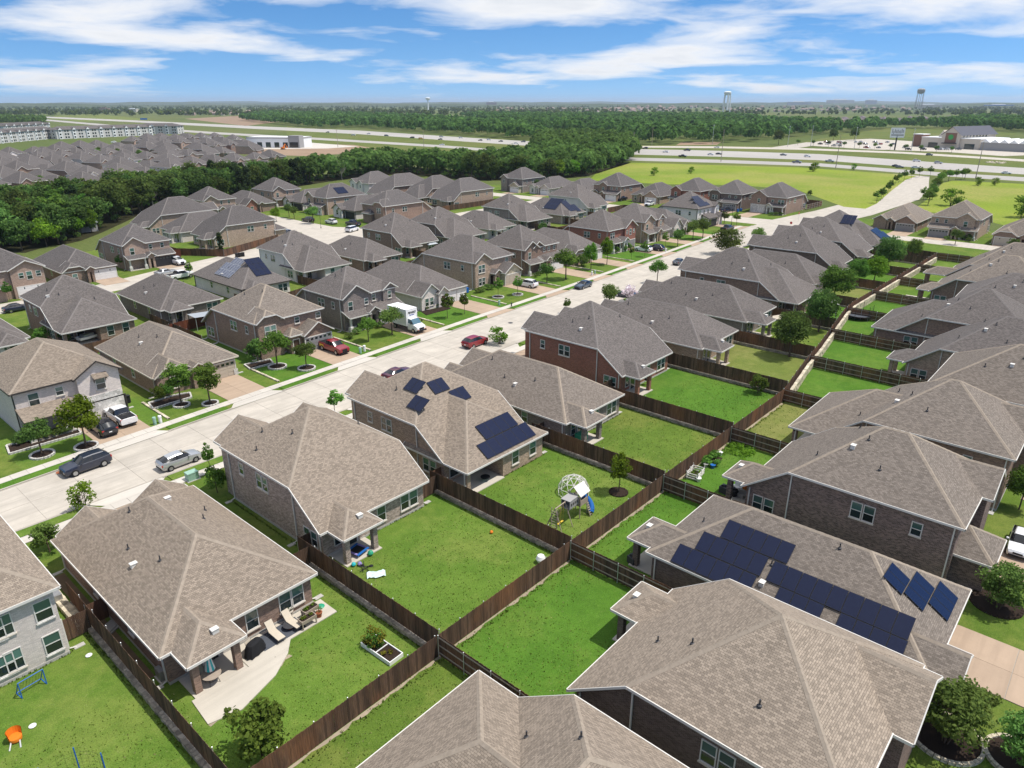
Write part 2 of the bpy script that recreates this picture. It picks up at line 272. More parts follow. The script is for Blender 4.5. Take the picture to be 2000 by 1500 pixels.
# ---------------------------------------------------------------- mesh helpers
class MB:
    def __init__(s): s.v = []; s.f = []; s.uv = []; s.m = []
    def face(s, pts, uv=None, mi=0):
        b = len(s.v); s.v.extend([tuple(p) for p in pts]); s.f.append(tuple(range(b, b + len(pts))))
        s.uv.append(uv if uv else [(p[0] + p[1], p[2]) for p in pts]); s.m.append(mi)
    def box(s, x0, x1, y0, y1, z0, z1, mi=0):
        p = [(x0, y0, z0), (x1, y0, z0), (x1, y1, z0), (x0, y1, z0), (x0, y0, z1), (x1, y0, z1), (x1, y1, z1), (x0, y1, z1)]
        b = len(s.v); s.v.extend(p)
        for q in ((0, 1, 5, 4), (1, 2, 6, 5), (2, 3, 7, 6), (3, 0, 4, 7), (4, 5, 6, 7), (3, 2, 1, 0)):
            s.f.append(tuple(b + i for i in q)); s.m.append(mi)
            if q in ((4, 5, 6, 7), (3, 2, 1, 0)): s.uv.append([(p[i][0], p[i][1]) for i in q])
            elif q in ((0, 1, 5, 4), (2, 3, 7, 6)): s.uv.append([(p[i][0], p[i][2]) for i in q])
            else: s.uv.append([(p[i][1], p[i][2]) for i in q])
    def bar(s, a, b, r, n=6, r2=None, mi=0, cap=True):
        a = Vector(a); b = Vector(b); d = (b - a)
        if d.length < 1e-6: return
        d.normalize(); u = d.orthogonal().normalized(); w_ = d.cross(u); r2 = r if r2 is None else r2
        k = len(s.v)
        for c, rr in ((a, r), (b, r2)):
            for i in range(n):
                t = 2 * math.pi * i / n; s.v.append(tuple(c + u * (rr * math.cos(t)) + w_ * (rr * math.sin(t))))
        for i in range(n):
            j = (i + 1) % n; s.f.append((k + i, k + j, k + n + j, k + n + i)); s.uv.append([(i / n, 0), (j / n, 0), (j / n, 1), (i / n, 1)]); s.m.append(mi)
        if cap:
            s.f.append(tuple(k + n + i for i in range(n))); s.uv.append([(0, 0)] * n); s.m.append(mi)
            s.f.append(tuple(k + i for i in reversed(range(n)))); s.uv.append([(0, 0)] * n); s.m.append(mi)
    def tube(s, pts, r, n=6, mi=0):
        for a, b in zip(pts, pts[1:]): s.bar(a, b, r, n, mi=mi)
    def lathe(s, prof, n=16, cx=0, cy=0, mi=0):
        k = len(s.v)
        for (r, z) in prof:
            for i in range(n):
                t = 2 * math.pi * i / n; s.v.append((cx + r * math.cos(t), cy + r * math.sin(t), z))
        for a in range(len(prof) - 1):
            for i in range(n):
                j = (i + 1) % n; s.f.append((k + a * n + i, k + a * n + j, k + (a + 1) * n + j, k + (a + 1) * n + i)); s.uv.append([(0, 0)] * 4); s.m.append(mi)
        s.f.append(tuple(k + (len(prof) - 1) * n + i for i in range(n))); s.uv.append([(0, 0)] * n); s.m.append(mi)
    def prism(s, poly, z0, z1, mi=0):
        n = len(poly); s.face([(x, y, z1) for x, y in poly], [(x, y) for x, y in poly], mi)
        s.face([(x, y, z0) for x, y in reversed(poly)], None, mi)
        for i in range(n):
            a = poly[i]; b = poly[(i + 1) % n]; s.face([(a[0], a[1], z0), (b[0], b[1], z0), (b[0], b[1], z1), (a[0], a[1], z1)], None, mi)
    def mesh(s, name, mats, smooth=None):
        me = bpy.data.meshes.new(name); me.from_pydata(s.v, [], s.f)
        for m_ in (mats if isinstance(mats, (list, tuple)) else [mats]): me.materials.append(MATS[m_])
        if isinstance(mats, (list, tuple)): me.polygons.foreach_set('material_index', s.m)
        ul = me.uv_layers.new(name='UVMap'); flat = []
        for u in s.uv:
            for a in u: flat.extend(a)
        ul.data.foreach_set('uv', flat)
        if smooth is not None:
            me.polygons.foreach_set('use_smooth', [True] * len(me.polygons)); me.update()
            me.set_sharp_from_angle(angle=R(smooth))
        me.update(); return me
def link(name, data, parent=None, loc=None, rz=None):
    o = bpy.data.objects.new(name, data); C.objects.link(o)
    if parent is not None: o.parent = parent
    if loc is not None: o.location = loc
    if rz is not None: o.rotation_euler = (0, 0, rz)
    return o
def tag(o, label, cat, group=None):
    o['label'] = label; o['category'] = cat
    if group: o['group'] = group
    return o
def thing(name, label, cat, loc=(0, 0, 0), rz=0.0, group=None):
    return tag(link(name, None, None, loc, rz), label, cat, group)
def struct(name, me, loc=(0, 0, 0), rz=0.0, parent=None):
    o = link(name, me, parent, loc, rz)
    if parent is None: o['kind'] = 'structure'
    return o
KIDS = {}
def kids(o):
    return [c for c in o.children]
def copy_tree(o, parent=None):
    c = o.copy(); C.objects.link(c); c.parent = parent
    for ch in kids(o): copy_tree(ch, c)
    return c
def poly_clip(poly, a, b, c):
    """keep the part of a polygon where a*x + b*y + c <= 0"""
    out = []
    n = len(poly)
    for i in range(n):
        p, q = poly[i], poly[(i + 1) % n]
        dp = a * p[0] + b * p[1] + c; dq = a * q[0] + b * q[1] + c
        if dp <= 1e-9: out.append(p)
        if (dp < -1e-9 and dq > 1e-9) or (dp > 1e-9 and dq < -1e-9):
            t = dp / (dp - dq); out.append((p[0] + (q[0] - p[0]) * t, p[1] + (q[1] - p[1]) * t))
    return out

# ---------------------------------------------------------------- house builder
OH = 0.42
class Block:
    """one roofed volume; x0..y1 is the roof edge, walls stand OH inside it. planes: side -> (eave height, pitch)"""
    def __init__(s, x0, x1, y0, y1, **pl):
        s.r = (x0, x1, y0, y1); s.pl = []
        for k in 'lrbf':
            if k in pl and pl[k]:
                z, p = pl[k]
                if k == 'l': s.pl.append((k, p, 0, z - p * x0))
                if k == 'r': s.pl.append((k, -p, 0, z + p * x1))
                if k == 'b': s.pl.append((k, 0, p, z - p * y0))
                if k == 'f': s.pl.append((k, 0, -p, z + p * y1))
    def z(s, x, y): return min(a * x + b * y + c for _, a, b, c in s.pl)
    def line(s, p, q):
        """points of the roof profile above the line p-q, breaks included"""
        ts = [0.0, 1.0]; dx, dy = q[0] - p[0], q[1] - p[1]
        for i in range(len(s.pl)):
            for j in range(i):
                _, a, b, c = s.pl[i]; _, a2, b2, c2 = s.pl[j]
                den = (a - a2) * dx + (b - b2) * dy
                if abs(den) > 1e-9:
                    t = -((a - a2) * p[0] + (b - b2) * p[1] + c - c2) / den
                    if 1e-4 < t < 1 - 1e-4: ts.append(t)
        pts = []
        for t in sorted(ts):
            x, y = p[0] + dx * t, p[1] + dy * t; pts.append((x, y, s.z(x, y)))
        out = [pts[0]]
        for i in range(1, len(pts) - 1):     # drop breaks that are straight
            a, b, c = out[-1], pts[i], pts[i + 1]
            la = math.dist(a[:2], b[:2]); lc = math.dist(a[:2], c[:2])
            if lc > 1e-6 and abs(a[2] + (c[2] - a[2]) * la / lc - b[2]) > 1e-3: out.append(b)
        out.append(pts[-1]); return out
WINM = {}
def win_meshes(w_, h):
    k = (round(w_, 2), round(h, 2))
    if k not in WINM:
        f = MB(); t = 0.07
        f.box(-w_ / 2 - t, -w_ / 2, -0.06, 0.02, -t, h + t); f.box(w_ / 2, w_ / 2 + t, -0.06, 0.02, -t, h + t)
        f.box(-w_ / 2, w_ / 2, -0.06, 0.02, h, h + t); f.box(-w_ / 2, w_ / 2, -0.06, 0.02, -t, 0); f.box(-w_ / 2, w_ / 2, -0.045, 0.02, h / 2 - .03, h / 2 + .03)
        u = MB(); u.box(-w_ / 2, w_ / 2, -0.02, 0.015, h / 2 + .03, h); l = MB(); l.box(-w_ / 2, w_ / 2, -0.012, 0.015, 0, h / 2 - .03)
        s_ = MB(); s_.box(-w_ / 2 - .12, w_ / 2 + .12, -0.12, 0.015, -t - .1, -t - .003)
        WINM[k] = (f, u.mesh('pane', 'glass_upper'), l.mesh('pane', 'glass_lower'), s_, {})
    return WINM[k]
ROT = {'b': 0.0, 'l': -math.pi / 2, 'r': math.pi / 2, 'f': math.pi}
def wall_at(rect, side, pos, off=0.0):
    x0, x1, y0, y1 = rect
    return {'b': (pos, y0 + OH - off), 'f': (pos, y1 - OH + off), 'l': (x0 + OH - off, pos), 'r': (x1 - OH + off, pos)}[side]
def window(h, rect, side, pos, z, w_=0.9, hh=1.5, trim='trim_white', sill=None, detail=True):
    f, u, l, s_, cache = win_meshes(w_, hh)
    if trim not in cache: cache[trim] = f.mesh('window', trim)
    x, y = wall_at(rect, side, pos)
    o = link('window', cache[trim], h, (x, y, z), ROT[side])
    link('pane', u, o); link('pane', l, o)
    if sill and detail:
        if sill not in cache: cache[sill] = s_.mesh('sill', sill)
        link('sill', cache[sill], o)
    return o
GARM = {}
def garage_door(h, rect, side, pos, w_=4.9, hh=2.15, mat_='door_white', lites=True, off=0.0):
    k = (round(w_, 2), mat_)
    if k not in GARM:
        m_ = MB(); m_.box(-w_ / 2, w_ / 2, -0.05, 0.02, 0, hh)
        n = max(2, round(w_ / 1.2))
        for i in range(n):
            for j in range(3 if lites else 4):
                a = -w_ / 2 + w_ * i / n + .1; z0 = hh * j / 4 + .07
                m_.box(a, a + w_ / n - .2, -0.075, -0.045, z0, z0 + hh / 4 - .14)
        fr = MB(); fr.box(-w_ / 2 - .14, -w_ / 2, -.09, .02, 0, hh + .14); fr.box(w_ / 2, w_ / 2 + .14, -.09, .02, 0, hh + .14); fr.box(-w_ / 2, w_ / 2, -.09, .02, hh, hh + .14)
        li = MB(); li.box(-.22, .22, -0.07, -0.03, hh * .78, hh * .93)
        GARM[k] = (m_.mesh('garage_door', mat_), fr.mesh('door_frame', 'trim_white' if mat_ != 'door_dark' else 'trim_dark'), li.mesh('garage_window', 'glass_lower'))
    a, b, c = GARM[k]; x, y = wall_at(rect, side, pos, off)
    o = link('garage_door', a, h, (x, y, 0.05), ROT[side]); link('door_frame', b, o)
    if lites:
        n = max(2, round(w_ / .75))
        for i in range(n): link('garage_window', c, o, (-w_ / 2 + w_ * (i + .5) / n, 0, 0))
    return o
def entry_door(h, rect, side, pos, off=0.0, mat_='wood_dark'):
    k = ('entry', mat_)
    if k not in GARM:
        m_ = MB(); m_.box(-.5, .5, -.05, .02, 0, 2.1)
        for z0 in (.2, .85, 1.5): m_.box(-.33, .33, -.065, -.045, z0, z0 + .48)
        kn = MB(); kn.lathe([(.02, 0), (.045, .02), (.045, .05), (.01, .06)], 8)
        fr = MB(); fr.box(-.62, -.5, -.07, .02, 0, 2.22); fr.box(.5, .62, -.07, .02, 0, 2.22); fr.box(-.5, .5, -.07, .02, 2.1, 2.22)
        GARM[k] = (m_.mesh('door', mat_), kn.mesh('handle', 'metal_grey'), fr.mesh('door_frame', 'trim_white'))
    a, b, c = GARM[k]; x, y = wall_at(rect, side, pos, off)
    o = link('door', a, h, (x, y, .08), ROT[side]); kn = link('handle', b, o, (.38, -.05, 1.0)); kn.rotation_euler = (R(90), 0, 0); link('door_frame', c, o)
    return o
VENTM = {}
def roof_vent(h, bl, x, y, kind='pipe'):
    if not VENTM:
        m_ = MB(); m_.lathe([(.16, -.12), (.13, .05), (.05, .09), (.05, .42)], 8); VENTM['pipe'] = m_.mesh('roof_vent', 'metal_dark')
        m_ = MB(); m_.box(-.22, .22, -.17, .17, -.15, .2); m_.box(-.26, .26, -.21, .21, .2, .24); VENTM['box'] = m_.mesh('roof_vent', 'trim_white')
    link('roof_vent', VENTM[kind], h, (x, y, bl.z(x, y)))
def build_block(h, bl, wall=None, roof='roof_warm', trim='trim_white', ridge='ridge_warm', z0=0.0, sides='lrbf', caps=True, found=False, soffit='soffit', gutter=True):
    x0, x1, y0, y1 = bl.r
    rm = MB(); cap = MB(); rect = [(x0, y0), (x1, y0), (x1, y1), (x0, y1)]; segs = {}
    for i, (k, a, b, c) in enumerate(bl.pl):
        p = rect
        for j, (k2, a2, b2, c2) in enumerate(bl.pl):
            if i != j and len(p) > 2: p = poly_clip(p, a - a2, b - b2, c - c2 + (1e-7 if i > j else 0))
        if len(p) < 3: continue
        sl = math.sqrt(1 + a * a + b * b)
        zf = lambda x, y: a * x + b * y + c
        if k in 'lr': uv = [(y, (x if k == 'l' else -x) * sl) for x, y in p]
        else: uv = [(x, (y if k == 'b' else -y) * sl) for x, y in p]
        rm.face([(x, y, zf(x, y)) for x, y in p], uv, 0)
        rm.face([(x, y, zf(x, y) - .17) for x, y in reversed(p)], None, 1)
        for q in range(len(p)):
            A, B = p[q], p[(q + 1) % len(p)]
            mxp, myp = (A[0] + B[0]) / 2, (A[1] + B[1]) / 2
            if math.dist(A, B) < .15: continue
            for j, (k2, a2, b2, c2) in enumerate(bl.pl):
                if j > i and abs(a * mxp + b * myp + c - (a2 * mxp + b2 * myp + c2)) < 1e-4:
                    segs[(round(mxp, 2), round(myp, 2))] = (A, B)
    ro = link('roof', rm.mesh('roof', [roof, soffit]), h)
    if caps and segs:
        for A, B in segs.values():
            dx, dy = B[0] - A[0], B[1] - A[1]; L = math.hypot(dx, dy); nx, ny = -dy / L * .17, dx / L * .17
            nseg = max(1, int(L / 0.30)) if L < 30 else 60
            for q in range(nseg):
                ta, tb = q / nseg, (q + 1.06) / nseg; tb = min(tb, 1)
                P = (A[0] + dx * ta, A[1] + dy * ta); Q = (A[0] + dx * tb, A[1] + dy * tb)
                lift = .03 + .012 * (q % 2)
                zp, zq = bl.z(*P) + lift, bl.z(*Q) + lift
                for sg in (1, -1):
                    e1 = (P[0] + nx * sg, P[1] + ny * sg); e2 = (Q[0] + nx * sg, Q[1] + ny * sg)
                    pts = [(P[0], P[1], zp), (Q[0], Q[1], zq), (e2[0], e2[1], bl.z(*e2) + .012), (e1[0], e1[1], bl.z(*e1) + .012)]
                    cap.face(pts if sg < 0 else pts[::-1])
        if cap.f: link('ridge_cap', cap.mesh('ridge_cap', ridge), ro)
    if gutter:
        g = MB(); t = .06
        for (A, B, n) in (((x0, y0), (x1, y0), (0, -1)), ((x1, y0), (x1, y1), (1, 0)), ((x1, y1), (x0, y1), (0, 1)), ((x0, y1), (x0, y0), (-1, 0))):
            pts = bl.line(A, B)
            for P, Q in zip(pts, pts[1:]):
                o1 = (P[0] + n[0] * t, P[1] + n[1] * t); o2 = (Q[0] + n[0] * t, Q[1] + n[1] * t)
                zt, zb = .02, -.17
                a1 = (P[0], P[1], P[2] + zt); a2 = (Q[0], Q[1], Q[2] + zt); b1 = (o1[0], o1[1], P[2] + zt); b2 = (o2[0], o2[1], Q[2] + zt)
                c1 = (o1[0], o1[1], P[2] + zb); c2 = (o2[0], o2[1], Q[2] + zb); d1 = (P[0], P[1], P[2] + zb); d2 = (Q[0], Q[1], Q[2] + zb)
                g.face([b1, b2, a2, a1]); g.face([c1, c2, b2, b1]); g.face([d1, d2, c2, c1]); g.face([a1, a2, d2, d1])
        link('gutter', g.mesh('gutter', trim), ro)
    if wall:
        wm = MB(); X0, X1, Y0, Y1 = x0 + OH, x1 - OH, y0 + OH, y1 - OH
        for sd, A, B in (('b', (X0, Y0), (X1, Y0)), ('r', (X1, Y0), (X1, Y1)), ('f', (X1, Y1), (X0, Y1)), ('l', (X0, Y1), (X0, Y0))):
            if sd not in sides: continue
            pts = [(x, y, z - .06) for x, y, z in bl.line(A, B)]
            poly = [(A[0], A[1], z0), (B[0], B[1], z0)] + [p for p in reversed(pts)]
            uv = [(math.dist((x, y), A), z) for x, y, z in poly]
            wm.face(poly, uv)
        link('wall', wm.mesh('wall', wall), h)
        if found:
            fm = MB(); e = .025
            for sd, (a, b, c, d) in (('b', (X0 - e, X1 + e, Y0 - e, Y0 + e)), ('f', (X0 - e, X1 + e, Y1 - e, Y1 + e)), ('l', (X0 - e, X0 + e, Y0 + e, Y1 - e)), ('r', (X1 - e, X1 + e, Y0 + e, Y1 - e))):
                if sd in sides: fm.box(a, b, c, d, 0, .24)
            link('foundation', fm.mesh('foundation', 'foundation'), h)
    return ro
def post(h, x, y, z1, w_=.42, mat_='brick_brown', name='post', z0=0):
    m_ = MB(); m_.box(-w_ / 2, w_ / 2, -w_ / 2, w_ / 2, z0, z1); link(name, m_.mesh(name, mat_), h, (x, y, 0))
DSM = {}
def downspout(h, x, y, z1, out, mat_='trim_white'):
    """vertical pipe against a wall corner with a kicked foot; out = unit direction away from the wall"""
    m_ = MB(); m_.box(-.05, .05, -.05, .05, .2, z1)
    m_.bar((0, 0, .22), (out[0] * .45, out[1] * .45, .07), .05, 5)
    link('downspout', m_.mesh('downspout', mat_), h, (x + out[0] * .07, y + out[1] * .07, 0))
    key = 'splash'
    if key not in DSM:
        s_ = MB(); s_.box(-.2, .2, -.35, .35, 0, .06); DSM[key] = s_.mesh('splash_block', 'foundation')
    if h.get('near'): link('splash_block', DSM[key], h, (x + out[0] * .7, y + out[1] * .7, .0), math.atan2(out[1], out[0]) - math.pi / 2)
SOLM = {}
def solar(h, bl, side, u0, v0, cols, rows, w_=1.02, hh=1.72, mat_='solar', skip=()):
    """rows x cols of panels on roof plane `side`; u0 along the eave, v0 up the slope from the eave (metres)"""
    if (w_, hh, mat_) not in SOLM:
        m_ = MB(); m_.box(0, w_ - .025, 0, hh - .025, .09, .125, 0); fr = MB()
        m_.face([(.02, .02, .1262), (w_ - .045, .02, .1262), (w_ - .045, hh - .045, .1262), (.02, hh - .045, .1262)], [(0, 0), (w_, 0), (w_, hh), (0, hh)], 1)
        SOLM[(w_, hh, mat_)] = m_.mesh('solar_panel', ['ink_black' if mat_ == 'solar' else 'galv', mat_])
        rl = MB(); rl.box(0, w_ - .025, hh * .2, hh * .2 + .05, .0, .09); rl.box(0, w_ - .025, hh * .8, hh * .8 + .05, 0, .09); SOLM[('rail', w_, hh)] = rl.mesh('mounting_rail', 'galv')
    k, a, b, c = [p for p in bl.pl if p[0] == side][0]
    x0, x1, y0, y1 = bl.r; p = math.hypot(a, b); cs = 1 / math.sqrt(1 + p * p)
    if side == 'l': e0 = Vector((x0, y1, c + a * x0)); ud = Vector((0, -1, 0)); vd = Vector((1, 0, p)) * cs
    elif side == 'r': e0 = Vector((x1, y0, c + a * x1)); ud = Vector((0, 1, 0)); vd = Vector((-1, 0, p)) * cs
    elif side == 'b': e0 = Vector((x0, y0, c + b * y0)); ud = Vector((1, 0, 0)); vd = Vector((0, 1, p)) * cs
    else: e0 = Vector((x1, y1, c + b * y1)); ud = Vector((-1, 0, 0)); vd = Vector((0, -1, p)) * cs
    nn = ud.cross(vd)
    for i in range(cols):
        for j in range(rows):
            if (i, j) in skip: continue
            q = e0 + ud * (u0 + i * w_) + vd * (v0 + j * hh)
            o = link('solar_panel', SOLM[(w_, hh, mat_)], h)
            M = Matrix((ud, vd, nn)).transposed().to_4x4(); M.translation = q; o.matrix_local = M
            link('mounting_rail', SOLM[('rail', w_, hh)], o)
LO, HI = 2.8, 5.7
def house(label, kit, s0, s1, tb, tf, rot=0, wall='brick_brown', roof='roof_warm', trim='trim_white', patio='l', front=(), win=(), near=False, turn=0.0, group=None, vents=(), pitch=.64, patio_d=2.2, patio_w=4.1, hi=HI, ex=None, backwin=True, sidewin=True, mat_trim='trim_white', soft='soffit', posts=True):
    """kit '1' one storey, '2p' two storeys with a low rear slope and a patio bump, '2r' two storeys with a one-storey rear"""
    ridge = 'ridge_warm' if roof in ('roof_warm', 'roof_tan', 'roof_mid') else 'ridge_grey'
    if rot == 0: org, Wd, D = (s0, tb), s1 - s0, tf - tb
    elif rot == 180: org, Wd, D = (s1, tb), s1 - s0, tb - tf
    elif rot == 90: org, Wd, D = (tb, s0), s1 - s0, tb - tf       # here s0,s1 are y and tb,tf are x
    else: org, Wd, D = (tb, s1), s1 - s0, tf - tb
    h = thing('house', label, 'house', (org[0], org[1], 0), R(rot + turn), group)
    if near: h['near'] = 1
    kw = dict(wall=wall, roof=roof, trim=trim, ridge=ridge, soffit=soft); det = near
    main = None; one = kit == '1'
    if one:
        main = Block(0, Wd, 0, D, l=(LO, pitch), r=(LO, pitch), b=(LO, pitch), f=(LO, pitch)); build_block(h, main, found=det, **kw)
    elif kit == '2p':
        main = Block(0, Wd, 0, D, l=(hi, pitch), r=(hi, pitch), b=(LO, .72), f=(hi, pitch)); build_block(h, main, found=det, **kw)
    elif kit == '2h':
        main = Block(0, Wd, 0, D, l=(hi, pitch), r=(hi, pitch), b=(hi, pitch), f=(hi, pitch)); build_block(h, main, found=det, **kw)
    else:
        main = Block(0, Wd, 3.3, D, l=(hi, pitch), r=(hi, pitch), b=(LO, .72), f=(hi, pitch)); build_block(h, main, sides='lrf', found=det, **kw)
    h_rect = main.r
    # rear: patio
    if kit in ('1', '2p', '2h') and patio in ('l', 'r'):
        x0 = .75 if patio == 'l' else Wd - .75 - patio_w
        pb = Block(x0, x0 + patio_w, -patio_d, 3.2, l=(LO - .02, pitch), r=(LO - .02, pitch), b=(LO - .02, pitch)); build_block(h, pb, roof=roof, trim=trim, ridge=ridge, soffit=soft)
        if posts:
            for px in (x0 + .62, x0 + patio_w - .62): post(h, px, -patio_d + .62, LO - .1, .46, wall)
        sl = MB(); sl.box(x0 + .2, x0 + patio_w - .2, -patio_d + .15, OH - .01, 0, .1); link('patio_slab', sl.mesh('patio_slab', 'patio'), h)
        entry_door(h, h_rect, 'b', x0 + patio_w * .62, mat_='glass_lower'); window(h, h_rect, 'b', x0 + patio_w * .3, .75, .8, 1.4, mat_trim)
        if near: roof_vent(h, pb, x0 + patio_w * .62, -patio_d + 1.1, 'box')
    if kit == '2r':
        bb = Block(0, Wd, 0, 9.5, l=(LO, pitch), r=(LO, pitch), b=(LO - .01, pitch)); h_back = bb.r
        build_block(h, bb, None, roof, trim, ridge, soffit=soft)
        ow = 5.6; xw0, xw1 = (ow, Wd) if patio == 'l' else (0, Wd - ow)
        wm = MB(); X0, X1 = xw0 + (OH if patio == 'r' else 0), xw1 - (OH if patio == 'l' else 0)
        def quad(A, B):
            wm.face([(A[0], A[1], 0), (B[0], B[1], 0), (B[0], B[1], LO - .0), (A[0], A[1], LO - .0)], [(0, 0), (math.dist(A, B), 0), (math.dist(A, B), LO), (0, LO)])
        quad((X0, OH), (X1, OH)); quad((X1, OH), (X1, 3.72)); quad((X0, 3.72), (X0, OH))
        quad((OH, 3.74), (Wd - OH, 3.74)); link('wall', wm.mesh('wall', wall), h)
        px = .62 if patio == 'l' else Wd - .62
        post(h, px, .62, LO - .1, .46, wall)
        sl = MB(); a, b = (.2, ow - .05) if patio == 'l' else (Wd - ow + .05, Wd - .2); sl.box(a, b, .15, 3.7, 0, .1); link('patio_slab', sl.mesh('patio_slab', 'patio'), h)
        fr = MB(); fr.box(a + .3, b, .62 - .1, .62 + .1, LO - .45, LO - .12); link('patio_beam', fr.mesh('patio_beam', 'trim_dark'), h)
        door = (0, Wd, 3.74 - OH, D); entry_door(h, door, 'b', (a + b) / 2 + .9, mat_='glass_lower'); window(h, door, 'b', (a + b) / 2 - .9, .5, 1.5, 1.8, mat_trim)
        for q in (.3, .74): window(h, bb.r, 'b', X0 + (X1 - X0) * q, .85, .95, 1.5, mat_trim, 'trim_tan', det)
    # rear and side windows
    if backwin and kit in ('1', '2p'):
        q = Wd * .82 if patio == 'l' else Wd * .18
        for d in (-.53, .53): window(h, h_rect, 'b', q + d, .8, .88, 1.45, mat_trim, 'trim_tan', det)
        if near: window(h, h_rect, 'b', Wd * .55 if patio == 'l' else Wd * .45, .8, .85, 1.45, mat_trim, 'trim_tan', det)
    if kit == '2h' and backwin:
        for q in (.25, .72): window(h, h_rect, 'b', Wd * q, 3.6, .9, 1.5, mat_trim, 'trim_tan', det); window(h, h_rect, 'b', Wd * q, .8, .9, 1.5, mat_trim, 'trim_tan', det)
    vis = 'l' if rot in (0,) else ('r' if rot == 180 else ('l' if rot == 90 else 'r'))
    # camera sees the -x wall of rot 0 / 180 houses and the -y wall of the others
    vis = {0: 'l', 180: 'r', 90: 'l', -90: 'r'}[rot]
    if sidewin:
        if one:
            for q in (.30, .62): window(h, h_rect, vis, D * q, 1.1, .8, 1.2, mat_trim, 'trim_tan', det)
        else:
            m0 = 3.7 if kit == '2r' else 0
            for q in (.56, .56 + 1.0 / D): window(h, h_rect, vis, m0 + (D - m0) * q, 3.35, .78, 1.4, mat_trim, 'trim_tan', det)
            for q in (1.6, 2.65): window(h, h_rect, vis, m0 + q, .75, .8, 1.4, mat_trim, 'trim_tan', det)
            window(h, h_rect, vis, D * .82, 3.6, .7, 1.1, mat_trim, 'trim_tan', det)
    for sd in ('l', 'r'):
        xx = OH - .0 if sd == 'l' else Wd - OH
        o_ = (-1, 0) if sd == 'l' else (1, 0)
        y0 = 3.3 if kit == '2r' else 0
        if not one: downspout(h, xx, y0 + 4.3, main.z(xx, y0 + 4.3) - .1, o_, trim)
        downspout(h, xx, D - OH - .25, main.z(xx, D - OH) - .1, o_, trim)
        downspout(h, xx, OH + .3, LO - .05, o_, trim)
    for (fx, fy, kd) in vents: roof_vent(h, main, fx * Wd, fy * D, kd)
    fronts(h, Wd, D, main, front, kw, det, hi, one, pitch, mat_trim)
    if ex: ex(h, main, Wd, D, kw)
    return h
def fronts(h, Wd, D, main, spec, kw, det, hi, one, pitch, mt):
    """front features; u runs from the viewer's left to right when facing the front"""
    X = lambda u: Wd - u
    ev = LO if one else hi
    for e in spec:
        k = e[0]
        if k in ('gable', 'hipgable'):                      # u0,u1,depth,(eave),(pitch)
            u0, u1, dp = e[1:4]; ze = e[4] if len(e) > 4 else ev; p = e[5] if len(e) > 5 else pitch
            wl = e[6] if len(e) > 6 else kw['wall']
            hw = (u1 - u0) / 2
            pl = dict(l=(ze - .012, p), r=(ze - .012, p))
            if k == 'hipgable': pl['f'] = (ze + p * hw * .55, p)
            bl = Block(X(u1), X(u0), D - hw * p / pitch - .8, D + dp, **pl)
            build_block(h, bl, wl, kw['roof'], kw['trim'], kw['ridge'], sides='lrf', soffit=kw['soffit'], z0=0 if ze < 4 or dp > .05 else 0, found=False)
        elif k == 'hip':
            u0, u1, dp, ze = e[1:5]; hw = (u1 - u0) / 2
            bl = Block(X(u1), X(u0), D - 1.0, D + dp, l=(ze, pitch), r=(ze, pitch), f=(ze, pitch)); build_block(h, bl, e[5] if len(e) > 5 else kw['wall'], kw['roof'], kw['trim'], kw['ridge'], sides='lrf', soffit=kw['soffit'])
        elif k in ('shed', 'porch'):                        # u0,u1,depth,eave
            u0, u1, dp, ze = e[1:5]
            bl = Block(X(u1), X(u0), D - .5, D + dp, f=(ze, .38)); closed = k == 'shed'
            build_block(h, bl, kw['wall'] if closed else None, kw['roof'], kw['trim'], kw['ridge'], sides='lrf', soffit=kw['soffit'])
            if not closed:
                for u in (u0 + .55, u1 - .55):
                    post(h, X(u), D + dp - .6, ze - .1, .3, 'trim_white'); post(h, X(u), D + dp - .6, 1.0, .62, 'stone_white', 'post_base')
                sl = MB(); sl.box(X(u1) + .2, X(u0) - .2, D - OH, D + dp - .2, 0, .12); link('porch_slab', sl.mesh('porch_slab', 'patio'), h)
        elif k == 'garage':                                 # u, width, mat, lites, forward offset
            garage_door(h, (0, Wd, 0, D + e[5]), 'f', X(e[1]), e[2], 2.15, e[3], e[4])
        elif k == 'door':
            entry_door(h, (0, Wd, 0, D + (e[2] if len(e) > 2 else 0)), 'f', X(e[1]))
        elif k == 'win':                                    # u,z,w,h,forward
            window(h, (0, Wd, 0, D + (e[5] if len(e) > 5 else 0)), 'f', X(e[1]), e[2], e[3], e[4], mt, 'trim_tan', det)
        elif k == 'entry':                                  # arched/dark entry recess under a small gable: u0,u1,depth
            u0, u1, dp = e[1:4]; ze = e[4] if len(e) > 4 else 2.9; wl = e[5] if len(e) > 5 else kw['wall']
            bl = Block(X(u1), X(u0), D - 1.6, D + dp, l=(ze, pitch), r=(ze, pitch))
            build_block(h, bl, wl, kw['roof'], kw['trim'], kw['ridge'], sides='f', z0=2.25, soffit=kw['soffit'])
            for u in (u0 + OH + .25, u1 - OH - .25): post(h, X(u), D + dp - OH - .26, 2.3, .5, wl)
            entry_door(h, (0, Wd, 0, D), 'f', X((u0 + u1) / 2))
        elif k == 'stone':                                  # low stone skirt: u0,u1,forward,height
            u0, u1, fw, hh = e[1:5]; m_ = MB(); m_.box(X(u1), X(u0), D + fw - OH - .01, D + fw - OH + .07, 0, hh); link('stone_skirt', m_.mesh('stone_skirt', e[5] if len(e) > 5 else 'stone_white'), h)
